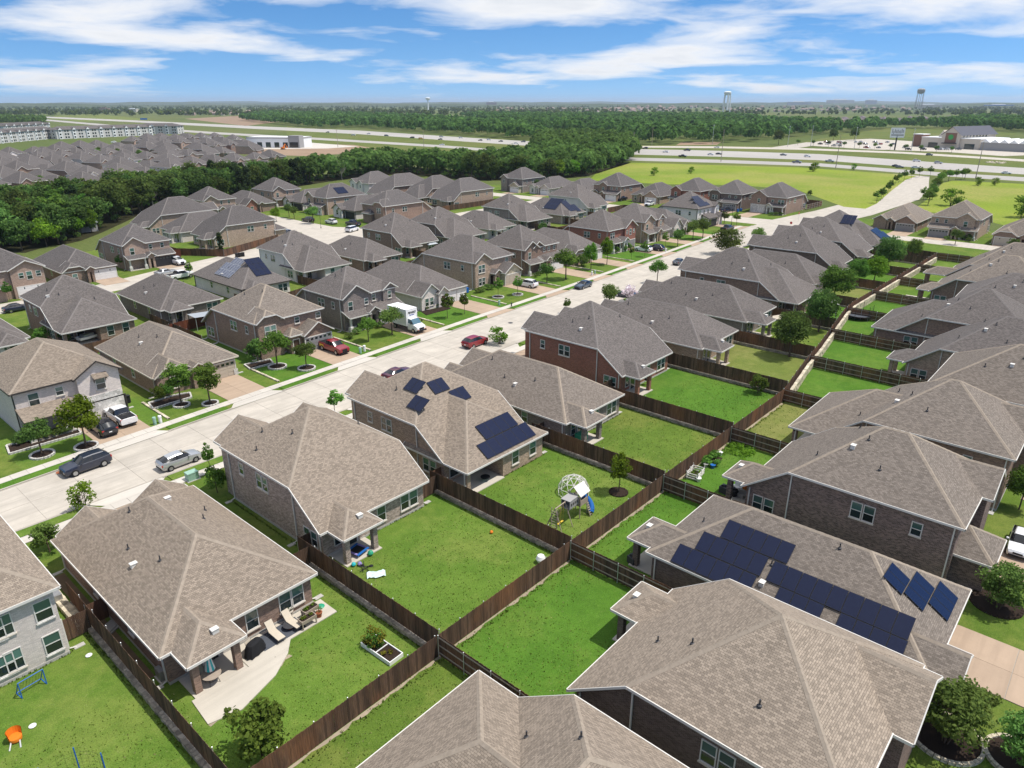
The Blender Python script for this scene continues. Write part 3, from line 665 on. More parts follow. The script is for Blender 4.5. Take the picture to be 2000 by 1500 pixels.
# ---------------------------------------------------------------- ground, streets
def interp(tab, s):
    if s <= tab[0][0]: a, b = tab[0], tab[1]
    elif s >= tab[-1][0]: a, b = tab[-2], tab[-1]
    else:
        for a, b in zip(tab, tab[1:]):
            if a[0] <= s <= b[0]: break
    return a[1] + (b[1] - a[1]) * (s - a[0]) / (b[0] - a[0])
def sheet(name, poly, z, mat_, parent=None):
    m_ = MB(); m_.face([(x, y, z) for x, y in poly], [(x, y) for x, y in poly]); return struct(name, m_.mesh(name, mat_), parent=parent)
def slab_obj(name, poly, z0, z1, mat_, parent):
    m_ = MB(); m_.prism(poly, z0, z1); return link(name, m_.mesh(name, mat_), parent)
BIG = 26000
sheet('ground', [(-BIG, -BIG), (BIG, -BIG), (BIG, BIG), (-BIG, BIG)], 0.0, 'far_grass')
sheet('lawn', [(-90, -70), (205, -70), (232, -40), (232, 200), (215, 215), (120, 235), (40, 175), (-90, 165)], 0.006, 'grass')
TR = [(-60, 39.6), (0, 40.0), (36, 40.3), (62, 41.8), (100, 44.8), (140, 48.3), (175, 51), (196, 52)]
TL = [(-60, 46.5), (-13, 49.4), (12, 51.1), (45, 53.4), (61, 54.5), (100, 56.7), (142, 59.8), (172, 62.2), (193, 63.5)]
road = sheet('road', [(s, interp(TR, s)) for s in range(-60, 197, 8)] + [(s, interp(TL, s)) for s in range(193, -61, -8)], 0.012, 'kerb')
s = -44.0; i = 0
while s < 130:                                            # concrete slabs, two across, with open joints
    e = s + 4.55
    for k in (0, 1):
        def tt(q, f): return interp(TR, q) + (interp(TL, q) - interp(TR, q)) * f
        f0, f1 = (0.0, 0.5) if k == 0 else (0.5, 1.0)
        g = .018
        slab_obj('slab', [(s + g, tt(s, f0) + (0.25 if k == 0 else g)), (e - g, tt(e, f0) + (0.25 if k == 0 else g)), (e - g, tt(e, f1) - (0.25 if k else g)), (s + g, tt(s, f1) - (0.25 if k else g))], 0, .034, 'concrete', road)
    s = e; i += 1
S_END = s
sheet('slab', [(q, interp(TR, q) + .25) for q in (S_END, 150, 175, 196)] + [(q, interp(TL, q) - .25) for q in (193, 172, 150, S_END)], .034, 'concrete', road)
# other streets
sheet('road', [(-60, 121), (7, 123.5), (30, 126), (62, 133), (92, 137), (108, 139), (140, 142), (170, 144.5), (197, 146), (197, 155), (170, 153.5), (140, 151.5), (110, 150), (104.5, 160), (104.5, 196), (97, 200), (92, 196), (92, 158), (88, 151), (69, 146), (45, 140), (20, 132), (-60, 129)], .018, 'concrete')
sheet('road', [(191, 205), (196, 170), (196.5, 63.6), (192, 57), (197, 45), (197, 38), (194, -60), (203, -60), (205, 38), (208, 45), (209, 63), (206.5, 100), (204.5, 150), (203, 205)], .022, 'concrete')
ENT = [(190, 52), (215, 45), (242, 42), (299, 41), (340, 47), (380, 56), (412, 63), (418, 85), (395, 72), (382, 69.5), (345, 61), (294, 58.5), (240, 60.5), (209, 63.5), (192, 63)]
sheet('road', ENT, .027, 'concrete')
# kerbs
def strip(name, pts, off0, off1, z0, z1, mat_, parent=None):
    """a raised strip along a polyline, between two sideways offsets"""
    m_ = MB()
    for (a, b) in zip(pts, pts[1:]):
        dx, dy = b[0] - a[0], b[1] - a[1]; L = math.hypot(dx, dy); nx, ny = -dy / L, dx / L
        q = [(a[0] + nx * off0, a[1] + ny * off0), (b[0] + nx * off0, b[1] + ny * off0), (b[0] + nx * off1, b[1] + ny * off1), (a[0] + nx * off1, a[1] + ny * off1)]
        m_.prism(q, z0, z1)
    if parent is None: return struct(name, m_.mesh(name, mat_))
    return link(name, m_.mesh(name, mat_), parent)
def run(tab, a, b, step=4.0):
    out = []; q = a
    while q < b - .01: out.append((q, interp(tab, q))); q += step
    out.append((b, interp(tab, b))); return out
XL = [(-8.4, 3.6, 60.6), (7.3, 19.3, 61.8), (23.9, 36.1, 65.0), (40.8, 53.0, 67.3), (57.7, 70.3, 67.0), (75.8, 88.4, 70.8), (92.7, 105.7, 72.0), (107.6, 120.5, 69.4), (126.0, 139.0, 72.0), (144.0, 156.4, 73.0), (157.5, 170.0, 71.5), (177.0, 190.5, 73.9)]
XDRIVE = [(-2.9, 3.0), (13.2, 18.8), (30.2, 35.6), (47.2, 52.6), (64.2, 69.8), (82.4, 88.0), (99.9, 105.2), (114.8, 120.1), (133.2, 138.4), (150.6, 155.8), (164.6, 169.6), (184.2, 189.8)]
LDRIVE = [(-29, -23.5), (-7.6, -2.4), (7.2, 12.6), (22.6, 28.2), (37.4, 43.0), (49.0, 54.6), (70.6, 76.6), (83.4, 89.0), (106, 111.8), (116, 121.6), (139.6, 145)]
drv = struct('driveways', MB().mesh('driveways', 'driveway')) if False else None
def gaps(lo, hi, cuts):
    out = []; a = lo
    for c0, c1 in sorted(cuts):
        if c0 > a: out.append((a, c0))
        a = max(a, c1)
    if a < hi: out.append((a, hi))
    return out
kerb_cuts = [(a - .9, b + .9) for a, b in XDRIVE]
for a, b in gaps(-58, 188, kerb_cuts): strip('kerb', run(TL, a, b), -.02, .16, 0, .13, 'kerb')
for a, b in gaps(-58, 186, [(a - .9, b + .9) for a, b in LDRIVE]): strip('kerb', run(TR, a, b), -.16, .02, 0, .13, 'kerb')
# parkway strips (turf), each between two driveways
for a, b in gaps(-58, 186, [(a - 1.3, b + 1.3) for a, b in XDRIVE]):
    if b - a > 1: strip('grass_strip', run(TL, a, b), .16, 1.45, 0, .10, 'grass_lush')
for a, b in gaps(-58, 184, [(a - 1.3, b + 1.3) for a, b in LDRIVE]):
    if b - a > 1: strip('grass_strip', run(TR, a, b), -1.45, -.16, 0, .10, 'grass_mid')
# sidewalks, slab by slab
for nm, tab, o0, o1, a, b, st in (('left', TL, 1.5, 2.75, -46, 122, 1.55), ('right', TR, -2.75, -1.5, -46, 84, 1.55)):
    sw = strip('sidewalk', run(tab, -58, 190), o0, o1, 0, .05, 'kerb')
    q = a
    while q < b:
        p0, p1 = (q + .012, interp(tab, q)), (q + st - .012, interp(tab, q + st))
        slab_obj('slab', [(p0[0], p0[1] + o0), (p1[0], p1[1] + o0), (p1[0], p1[1] + o1), (p0[0], p0[1] + o1)], 0.03, .088 + rnd.uniform(-.006, .006), 'sidewalk', sw)
        q += st
    strip('slab', run(tab, b + .0, 190), o0, o1, .03, .088, 'sidewalk', sw)
def driveway(poly0, poly1, label_parent=None, mat_='driveway', nx=2, ny=3):
    """poly0/poly1: near and far edges as point pairs; built of separate slabs on a common base"""
    (a, b), (c, d) = poly0, poly1
    lerp = lambda p, q, t: (p[0] + (q[0] - p[0]) * t, p[1] + (q[1] - p[1]) * t)
    base = sheet('driveway', [a, b, d, c], .030, 'kerb')
    for i in range(nx):
        for j in range(ny):
            e = .006
            u0, u1, v0, v1 = i / nx + e / 3, (i + 1) / nx - e / 3, j / ny + e / 4, (j + 1) / ny - e / 4
            P = lambda u, v: lerp(lerp(a, b, u), lerp(c, d, u), v)
            slab_obj('slab', [P(u0, v0), P(u1, v0), P(u1, v1), P(u0, v1)], .02, .060, mat_, base)
for (a, b), (s0, s1, tf) in zip(XDRIVE, XL):
    driveway(((a, interp(TL, a) + 2.8), (b, interp(TL, b) + 2.8)), ((a, tf + .6), (b, tf + .6)), ny=2)
    sheet('driveway', [(a - 1.2, interp(TL, a) - .02), (b + 1.2, interp(TL, b) - .02), (b, interp(TL, b) + 1.48), (a, interp(TL, a) + 1.48)], .05, 'driveway' if a > 60 else 'sidewalk')
for k, (a, b) in enumerate(LDRIVE):
    driveway(((a, interp(TR, a) - 2.8), (b, interp(TR, b) - 2.8)), ((a, 31.5), (b, 31.5)), ny=2)
    sheet('driveway', [(a - 1.2, interp(TR, a) + .02), (b + 1.2, interp(TR, b) + .02), (b, interp(TR, b) - 1.48), (a, interp(TR, a) - 1.48)], .05, 'sidewalk')

for a, b, c, d in ((11.7, 16.9, 131, 133.8), (27.2, 32.4, 134.6, 138.4), (42.2, 47.4, 141, 142.4)):
    driveway(((a, c - 2.5), (b, c - 2.5)), ((a, d), (b, d)), ny=2)
for a, b, c, d in ((71.6, 76.8, 208, 221.8), (80.6, 85.8, 207.4, 218.9), (95.8, 101, 207, 220), (111.8, 117.2, 206.4, 216.8), (127.6, 132.8, 205.6, 213.2), (144, 149.2, 205, 212.2), (159.4, 164.6, 204.8, 211.2), (175, 180.2, 204.4, 209.4), (21.8, 27.2, 203.6, 212.8), (12, 17.2, 203.4, 208), (-4.6, .6, 203.4, 205.4)):
    driveway(((c, a), (c, b)), ((d, a), (d, b)), ny=2)
# yards with their own turf
def yard(poly, mat_, z=.011): sheet('lawn', poly, z, mat_)
for s0, s1, t1, mt in ((-31, -15.4, 24, 'grass_mid'), (-15.2, 0, 21, 'grass_mid'), (0, 15.2, 20, 'grass_mid'), (15.2, 30.4, 20, 'grass_mid'), (30.4, 45.2, 20, 'grass'), (45.2, 62, 22, 'grass_lush'), (62, 79, 20, 'grass_dry'), (79, 96, 20, 'grass'), (96, 113, 20, 'grass_lush'), (113, 130, 22, 'grass_dry'), (130, 147, 22, 'grass_lush')):
    yard([(s0, interp([(60, 0), (82, 3.3), (105, 7), (130, 7.4), (173, 7.2)], s0) if s0 > 60 else 0), (s1, interp([(60, 0), (82, 3.3), (105, 7), (130, 7.4), (173, 7.2)], s1) if s1 > 60 else 0), (s1, t1), (s0, t1)], mt)
for s0, s1, mt in ((-16, 0, 'grass'), (0, 15.2, 'grass_lush'), (15.2, 30.4, 'grass_lush'), (30.4, 45.2, 'grass_lush'), (45.2, 60.5, 'grass_dry'), (60.5, 76, 'grass_lush'), (76, 91.5, 'grass_lush'), (91.5, 107, 'grass_lush'), (107, 122.5, 'grass_lush'), (122.5, 139, 'grass_mid'), (139, 155, 'grass_mid'), (155, 172, 'grass_mid')):
    yf = lambda q: interp([(60, 0), (82, 3.3), (105, 7), (130, 7.4), (173, 7.2)], q) if q > 60 else 0
    yard([(s0, -18), (s1, -18), (s1, yf(s1)), (s0, yf(s0))], mt)
for k, (s0, s1, tf) in enumerate(XL):
    a = (s0 + XL[k - 1][1]) / 2 if k else s0 - 2.2; b = (s1 + XL[k + 1][0]) / 2 if k < 11 else s1 + 1
    yard([(a, interp(TL, a) + 2.8), (b, interp(TL, b) + 2.8), (b, tf + 12), (a, tf + 12)], ('grass_mid', 'grass', 'grass_lush', 'grass', 'grass_lush', 'grass')[k % 6])
yard([(-14.9, 13), (-14.9, 30), (-14.0, 30), (-14.0, 13)], 'bare_soil', .017)
for a, b, c in (((21.6, 27.6), (-26.4, -42), 'r2'), ((5.6, 11.6), (-26.6, -42), 'r1'), ((36.2, 41.6), (-26.6, -42), 'r3'), ((52, 57.6), (-27, -42), 'r4')):
    driveway(((a[0], b[1]), (a[1], b[1])), ((a[0], b[0]), (a[1], b[0])), ny=4)

# ---------------------------------------------------------------- houses
PV = ((.3, .35, 'pipe'), (.24, .55, 'pipe'), (.38, .72, 'pipe'), (.2, .45, 'box'))
PV2 = ((.3, .5, 'pipe'), (.22, .62, 'pipe'), (.7, .4, 'pipe'), (.16, .5, 'box'))
PVR = ((.75, .3, 'pipe'), (.62, .5, 'pipe'), (.8, .6, 'pipe'), (.7, .45, 'box'), (.3, .4, 'pipe'))
gf = ('gable', .1, 6.2, 1.2); gf2 = ('gable', 6.6, 11.2, .5)
# row between the back fence and the street
house('two-storey pale brick house by the orange toddler seat and blue goal', '2h', -29, -16.6, 19.2, 34, 0, 'brick_white', 'roof_warm', patio=None, near=True, vents=PV2, sidewin=False, ex=lambda h, m, Wd, D, kw: [window(h, m.r, 'b', q, z, .95, 1.45, 'trim_white', 'stone_white') for q in (8.4, 11.2) for z in (3.5, .75)])
house('one-storey brown brick house with blue striped umbrella on its patio', '1', -14.1, -2.2, 11.0, 31.0, 0, 'brick_brown', 'roof_warm', near=True, vents=PV + ((.7, .5, 'pipe'), (.8, .62, 'pipe'), (.62, .7, 'box')), front=(('gable', .4, 5.2, .9), ('gable', 6.2, 11.4, .4)))
house('two-storey grey brick house with toys spilling from its covered patio', '2p', .9, 13.0, 15.2, 31.0, 0, 'brick_grey', 'roof_warm', near=True, vents=((.3, .55, 'pipe'), (.22, .78, 'pipe'), (.2, .9, 'box'), (.1, .7, 'pipe'), (.85, .5, 'pipe')), front=(('gable', 6.2, 11.9, 1.6), ('gable', .4, 4.6, .5)))
def solar_c(h, m, Wd, D, kw):
    bb = Block(0, Wd, 0, 9.5, l=(LO, .64), r=(LO, .64), b=(LO - .01, .64))
    solar(h, bb, 'b', 3.2, .35, 6, 1, 1.25, 1.9); solar(h, bb, 'b', 4.7, 2.3, 4, 1, 1.25, 1.9)
    solar(h, m, 'l', 8.6, 1.5, 2, 1, 1.1, 1.7); solar(h, m, 'l', 6.4, 3.3, 2, 1, 1.1, 1.7)
    solar(h, m, 'b', 4.6, 7.3, 2, 1, 1.1, 1.7); solar(h, m, 'b', 6.3, 5.4, 2, 1, 1.1, 1.7)
house('two-storey tan brick house with solar panels, behind the playset lawn', '2r', 16.3, 28.7, 13.4, 32.0, 0, 'brick_tan', 'roof_warm', near=True, vents=((.2, .7, 'pipe'), (.6, .3, 'pipe')), ex=solar_c, front=(('gable', 6.0, 11.8, 1.2),))
house('one-storey grey brick house with a green storage box on its patio', '1', 31.6, 43.4, 13.2, 34.4, 0, 'brick_slate', 'roof_mid', near=True, vents=PV, front=(('gable', .5, 6, 1.6), ('gable', 6.6, 10.6, .6)))
house('two-storey red brick house backing onto a bright green lawn', '2p', 48.2, 61.2, 16.7, 33.4, 0, 'brick_red', 'roof_grey_shaded', near=True, vents=PV2, front=(('gable', 6.6, 12.4, 1.2), ('gable', 1, 5, .6)))
house('one-storey tan brick house between the red brick house and the beige parasol', '1', 65.1, 77.5, 14.2, 35.8, 0, 'brick_tan', 'roof_grey_shaded', near=True, vents=PV, patio_d=2.7, turn=.6, front=(('gable', .6, 6, 1.4),))
house('one-storey dark brick house with a beige parasol by its patio', '1', 82.3, 95.0, 15.2, 38, 0, 'brick_slate', 'roof_grey_shaded', near=True, vents=PV, patio_d=3.0, turn=1.2, front=(('gable', .6, 6, 1.4),))
house('two-storey brown brick house behind the round leafy yard trees', '2r', 99.0, 112.6, 13.2, 36, 0, 'brick_brown', 'roof_grey_shaded', vents=PV2, turn=1.8, front=(('gable', 7, 13, 1.2),))
house('one-storey house roofed between two taller brick houses near the dark tree', '1', 115.6, 128.8, 16.2, 38, 0, 'brick_slate', 'roof_grey_shaded', vents=PV, turn=2, front=(('gable', .6, 6, 1.4),))
house('long dark brick two-storey house beside the stop sign corner', '2p', 132.5, 146.2, 18.3, 37, 0, 'brick_dark', 'roof_grey_shaded', vents=PV2, turn=2, front=(('gable', 7, 13, 1.2),))
house('two-storey dark brick house with a white gable tip before the corner', '2p', 149.6, 163.2, 18.8, 38, 0, 'brick_dark', 'roof_grey_shaded', vents=PV2, turn=2, front=(('gable', 7, 13, 1.2),))
def solar_j(h, m, Wd, D, kw):
    bb = Block(0, Wd, 0, 9.5, l=(LO, .64), r=(LO, .64), b=(LO - .01, .64)); solar(h, bb, 'b', 3.6, .3, 7, 3, 1.1, 1.75, skip=((0, 2), (6, 2), (0, 1))); solar(h, m, 'l', 8.5, 2.6, 3, 2, 1.1, 1.75)
house('corner house with solar arrays at the end of the fenced row', '2r', 166.3, 179.6, 18.0, 38, 0, 'brick_grey', 'roof_grey_shaded', turn=2, ex=solar_j, front=(('gable', 7, 13, 1.2),))
# row whose back yards meet the long fence from the right
house('one-storey-rear house at the bottom edge, tan roof against the fence', '2r', -13.7, -1.25, -5.1, -22, 180, 'brick_dark', 'roof_tan', near=True, vents=((.3, .42, 'pipe'), (.3, .62, 'pipe'), (.35, .36, 'box')))
house('two-storey dark brick house with tan roof, nearest at bottom right', '2p', 1.2, 14.0, -10.2, -26.3, 180, 'brick_dark', 'roof_tan', near=True, vents=((.62, .2, 'pipe'), (.68, .36, 'pipe'), (.83, .66, 'pipe')), front=(('gable', 6.4, 12.5, 1.0), ('hip', 1.0, 5.4, 1.6, LO)))
def solar_r2(h, m, Wd, D, kw):
    for (u, v, c_, sk) in ((2.2, .1, 6, ()), (3.4, 1.82, 5, ()), (4.7, 3.54, 5, ()), (9.1, 1.75, 9, ()), (10.2, .06, 8, ((3, 0),))): solar(h, m, 'r', u, v, c_, 1, 1.05, 1.68, skip=sk)
    for (u, v, c_) in ((6.1, .6, 3), (4.8, 2.24, 3), (4.4, 3.88, 2)): solar(h, m, 'f', u, v, c_, 1, 1.08, 1.6)
house('one-storey house covered in rows of dark blue solar panels', '1', 16.7, 28.4, -6.2, -26.6, 180, 'brick_dark', 'roof_mid', patio='r', near=True, vents=((.78, .44, 'pipe'), (.9, .44, 'box'), (.55, .62, 'pipe'), (.6, .12, 'pipe')), ex=solar_r2, front=(('gable', .3, 4.2, 1.5),))
house('two-storey speckled brick house beside the vegetable garden yard', '2p', 31.6, 44.0, -7.3, -25.0, 180, 'brick_mottle', 'roof_mid', patio='r', near=True, vents=PVR, front=(('hip', 1.0, 6.0, 2.4, LO), ('gable', 6.4, 12, .8)))
house('long-roofed brick house with a slatted patio screen beside the garden yard', '2r', 47.5, 60.6, -5.5, -26, 180, 'brick_brown', 'roof_mid', patio='r', near=True, vents=PVR, front=(('gable', 6.4, 12.5, 1.0),))
house('two-storey red-brown brick house at the right edge with a roof box vent', '2h', 63.1, 77.6, -15.0, -31, 180, 'brick_red', 'roof_mid', patio=None, near=True, vents=PVR, front=(('gable', 6.4, 12.5, 1.0),))
house('two-storey tan brick house with a corner patio on a vivid lawn', '2p', 78.2, 91.2, -9.0, -27, 180, 'brick_tan', 'roof_grey_shaded', patio='r', vents=PVR, turn=.6)
house('two-storey brown brick house behind the round trampoline yard', '2r', 93.3, 106.6, -.4, -21, 180, 'brick_brown', 'roof_grey_shaded', patio='l', vents=PVR, turn=1.2)
house('two-storey house past the trampoline house with a high eave corner', '2h', 108.3, 121.6, -8.2, -25, 180, 'brick_brown', 'roof_grey_shaded', patio=None, vents=PVR, turn=1.8)
house('two-storey brown brick house with a paved strip beside its corner patio', '2p', 124.6, 138.0, -1.2, -20, 180, 'brick_brown', 'roof_mid', patio='r', vents=PVR, turn=2)
house('house with a square porch on posts near the end of the stone wall', '2p', 141, 154.2, -.4, -20, 180, 'brick_brown', 'roof_mid', patio='r', vents=PVR, turn=2, patio_d=4)
house('last house before the cross street in the walled row', '2p', 157, 170.0, -5, -22, 180, 'brick_tan', 'roof_mid', patio=None, vents=PVR, turn=2)
# row across the street, fronts towards us
F0 = (('gable', 6.4, 11.95, .5, HI, .62), ('garage', 9.2, 4.9, 'door_dark', False, .5), ('porch', .3, 5.0, 2.0, 2.75), ('entry', 4.3, 7.0, 1.9, 2.9), ('win', 2.3, 3.55, 1.0, 1.5), ('win', 5.0, 4.1, .75, .95), ('win', 2.4, .8, .95, 1.4), ('win', 9.3, 3.7, 1.0, 1.4, .5), ('stone', 6.9, 11.5, .52, 3.1, 'stone_white'))
def awning(h, m, Wd, D, kw):
    a = MB(); a.face([(-.85, .75, 0), (.85, .75, 0), (.85, 0, .42), (-.85, 0, .42)], [(0, 0), (1.7, 0), (1.7, .8), (0, .8)]); a.box(-.85, .85, .68, .76, -.1, 0); a.box(-.7, -.6, 0, .6, -.35, -.25); a.box(.6, .7, 0, .6, -.35, -.25); a.box(-.7, -.6, 0, .08, -.7, 0); a.box(.6, .7, 0, .08, -.7, 0)
    link('awning', a.mesh('awning', 'roof_warm'), h, (Wd - 9.3, D + .5 - OH + .02, 5.35))
house('two-storey white brick house with dark garage door and window awning', '2h', -8.4, 3.6, 75, 60.6, 180, 'brick_white', 'roof_warm', 'trim_dark', patio=None, front=F0, near=True, pitch=.58, sidewin=False, ex=awning)
house('one-storey brown brick house with tan garage and two ringed trees', '1', 7.3, 19.3, 81.1, 61.8, 180, 'brick_brown', 'roof_mid', 'trim_tan', front=(('hipgable', .1, 5.6, .4, LO, .7), ('entry', 4.6, 7.0, 1.0), ('garage', 9.0, 4.9, 'door_tan', True, 0), ('win', 2.7, .8, 1.0, 1.5, .4), ('stone', 11.15, 11.75, .1, .9)), near=True, vents=((.7, .4, 'pipe'), (.75, .5, 'box'), (.62, .6, 'pipe')))
house('two-storey brown brick house with the red pickup in its driveway', '2p', 23.9, 36.1, 82.0, 65.0, 180, 'brick_brown', 'roof_mid', front=(('hipgable', .1, 4.8, .5, HI, .7), ('hip', 4.6, 7.4, 1.6, 3.0), ('gable', 6.6, 12.1, 2.4, LO), ('garage', 9.35, 4.7, 'door_grey', True, 2.4), ('win', 2.0, 3.4, .8, 1.5, .5), ('win', 3.0, 3.4, .8, 1.5, .5), ('win', 7.4, 4.2, .75, .9), ('win', 11.2, 4.2, .75, .9), ('door', 5.9, 1.6)), near=True, vents=((.7, .5, 'pipe'), (.6, .7, 'pipe')))
house('two-storey dark brick house behind the white box truck', '2p', 40.8, 53.0, 82.4, 67.3, 180, 'brick_slate', 'roof_grey_shaded', front=(('gable', .1, 6.2, .5), ('gable', 8.6, 12.15, .35), ('porch', .3, 4.8, 1.9, 2.7), ('entry', 4.2, 6.9, 2.0), ('shed', 6.4, 12.1, 2.0, 2.75), ('garage', 9.3, 4.8, 'door_white', False, 2.0), ('win', 1.9, 3.4, .85, 1.5, .5), ('win', 5.2, 3.9, .7, 1.0, .5), ('win', 7.2, 4.1, .7, 1.0), ('win', 10.4, 4.0, .7, 1.2, .35), ('stone', .45, 2.0, 1.5, .95, 'stone_white')), near=True, vents=((.7, .6, 'pipe'), (.6, .62, 'pipe')))
house('one-storey pale brick house with twin white garage doors and mulch bed', '1', 57.7, 70.3, 88, 67.0, 180, 'brick_white', 'roof_grey_shaded', front=(('gable', .1, 5.4, .5, LO, .8), ('gable', 4.0, 7.0, .9, LO, .8), ('garage', 8.6, 2.4, 'door_white', False, 0), ('garage', 11.2, 2.4, 'door_white', False, 0), ('win', 1.8, .8, .8, 1.4, .5), ('win', 3.0, .8, .8, 1.4, .5), ('door', 5.6, .9)), near=True)
house('two-storey tan brick house with a satellite dish and stone garage gable', '2p', 75.8, 88.4, 90.4, 70.8, 180, 'brick_tan', 'roof_grey_shaded', front=(('gable', .1, 5.4, .5), ('entry', 4.8, 7.2, 1.6), ('gable', 6.8, 12.4, 2.6, LO, .64, 'stone_cream'), ('garage', 9.7, 4.7, 'door_tan', False, 2.6), ('win', 1.9, 3.4, .8, 1.5, .5), ('win', 2.9, 3.4, .8, 1.5, .5), ('win', 1.9, .7, .8, 1.5, .5), ('win', 2.9, .7, .8, 1.5, .5), ('win', 10.6, 3.7, .8, 1.5)), near=True)
house('two-storey brown brick house with a stone porch behind a large round tree', '2p', 92.7, 105.7, 88.5, 72.0, 180, 'brick_brown', 'roof_grey_shaded', front=(('gable', .1, 5.4, .5), ('gable', 3.2, 7.4, .3), ('porch', .3, 5.0, 1.9, 2.7), ('shed', 5.2, 12.9, 2.0, 2.8), ('entry', 5.4, 7.8, 2.4), ('garage', 10.2, 4.6, 'door_white', True, 2.0), ('win', 2.2, 3.4, .85, 1.5, .5), ('win', 7.9, 4.2, .7, .9), ('win', 9.6, 4.2, .7, .9), ('win', 11.6, 4.2, .7, .9)))
house('one-storey tan brick house with white garage past the round tree', '1', 107.6, 120.5, 90, 69.4, 180, 'brick_tan', 'roof_grey_shaded', front=(('hipgable', .1, 5.0, .4, LO, .7), ('entry', 4.8, 7.2, 1.0), ('garage', 10.2, 4.7, 'door_white', False, 0), ('win', 2.4, .8, .9, 1.4, .4), ('win', 3.5, .8, .9, 1.4, .4)))
house('two-storey reddish brick house with white stone porch and grey garage', '2p', 126.0, 139.0, 89, 72.0, 180, 'brick_red', 'roof_grey_shaded', front=(('gable', 6.9, 12.9, .6), ('porch', .3, 4.4, 1.8, 2.7), ('entry', 4.2, 6.9, 2.2, 2.9, 'stone_white'), ('garage', 9.9, 4.7, 'door_grey', False, .6), ('win', 1.9, 3.5, .8, 1.4), ('win', 2.9, 3.5, .8, 1.4), ('win', 9.9, 3.6, .9, 1.5, .6), ('win', 8.3, 4.0, .6, .9, .6), ('win', 11.5, 4.0, .6, .9, .6)))
house('two-storey tan brick house with twin front gables near the corner', '2p', 144.0, 156.4, 90, 73.0, 180, 'brick_tan', 'roof_grey_shaded', front=(('gable', .1, 5.8, .5), ('gable', 7.4, 11.4, .4), ('porch', .3, 4.8, 1.9, 2.7), ('entry', 4.4, 7.0, 2.3), ('shed', 6.6, 12.3, 2.0, 2.8), ('garage', 9.6, 4.6, 'door_tan', True, 2.0), ('win', 2.0, 3.4, .85, 1.5, .5), ('win', 6.6, 4.0, .7, 1.0), ('win', 9.4, 3.8, .7, 1.2, .4)))
house('one-storey white gabled house with ringed trees near the corner', '1', 157.5, 170.0, 91, 71.5, 180, 'brick_white', 'roof_grey_shaded', front=(('gable', .1, 5.6, .5, LO, .85), ('gable', 5.0, 8.4, .9, LO, .85), ('garage', 10.4, 4.4, 'door_tan', False, 0), ('win', 2.8, .8, 1.0, 1.5, .5), ('door', 6.7, .9)))
def solar_x11(h, m, Wd, D, kw): solar(h, m, 'f', 2.0, .8, 6, 3, 1.1, 1.6, skip=((0, 2), (5, 2), (5, 1)))
house('two-storey white corner house with solar panels by the black pickup', '2p', 177.0, 190.5, 91, 73.9, 180, 'siding_white', 'roof_grey_shaded', 'trim_dark', front=(('gable', 9.6, 13.4, .8), ('shed', 3.0, 9.4, 2.4, 2.8), ('garage', 6.2, 4.8, 'door_dark', False, 2.4), ('entry', 10.0, 13.0, 2.4), ('win', 2, 3.7, .8, 1.3), ('win', 4.6, 3.7, .8, 1.3), ('win', 7.2, 3.7, .8, 1.3), ('win', 11.5, 3.6, .8, 1.5, .8)), ex=solar_x11)
# row behind it, backs towards us
yr = dict(roof='roof_grey_shaded', vents=PV2)
house('grey house at the left edge with white posts on its rear porch', '1', -9.2, 2.7, 93.6, 112, 0, 'brick_white', patio='r', **yr)
house('large two-storey brick house with a white boat under its rear porch', '2r', 6.3, 17.7, 91.7, 109.5, 0, 'brick_brown', **yr)
house('one-storey dark brick house with a low metal shade beside it', '1', 22.2, 33.7, 93.4, 112, 0, 'brick_slate', **yr)
def solar_y3(h, m, Wd, D, kw):
    solar(h, m, 'l', 7.6, 1.7, 6, 2, 1.0, 1.75, 'solar_silver'); solar(h, m, 'l', 9.0, 5.2, 4, 1, 1.0, 1.75, 'solar_silver'); solar(h, m, 'b', 4.6, 2.6, 3, 3, 1.15, 1.7)
house('one-storey whitewashed brick house with silver-framed solar panels', '1', 39.0, 50.0, 96.6, 117, 0, 'brick_white', trim='trim_dark', ex=solar_y3, **yr)
house('two-storey white brick house with a recessed rear porch', '2r', 55.4, 67.8, 100.8, 119, 0, 'siding_white', **yr)
house('one-storey brick house right of the white recessed-porch house', '1', 71, 82.3, 100.6, 119, 0, 'brick_brown', **yr)
house('two-storey brown brick house with a black grill gazebo on its patio', '2p', 87.6, 99.9, 107, 123.5, 0, 'brick_brown', **yr)
house('two-storey dark grey brick house with deep shaded rear porch', '2r', 103.8, 116.2, 105.2, 123.5, 0, 'brick_slate', **yr)
house('one-storey house low between two dark two-storey houses', '1', 120.4, 132.2, 108.4, 126, 0, 'brick_white', **yr)
house('two-storey dark brick house with cluttered rear porch near the solar house', '2r', 138.4, 150.6, 109.6, 128.5, 0, 'brick_slate', **yr)
def solar_y10(h, m, Wd, D, kw): solar(h, m, 'l', 9.5, 2.2, 5, 3, 1.05, 1.75); solar(h, m, 'b', 5.0, 1.2, 3, 3, 1.05, 1.75); solar(h, m, 'b', 8.2, .6, 2, 2, 1.05, 1.75)
house('one-storey brick house with two big black solar arrays', '1', 155.4, 167.8, 109.2, 128.5, 0, 'brick_grey', ex=solar_y10, **yr)
house('two-storey white house behind the black solar arrays', '2p', 175.0, 187.2, 113.6, 131.5, 0, 'siding_white', **yr)
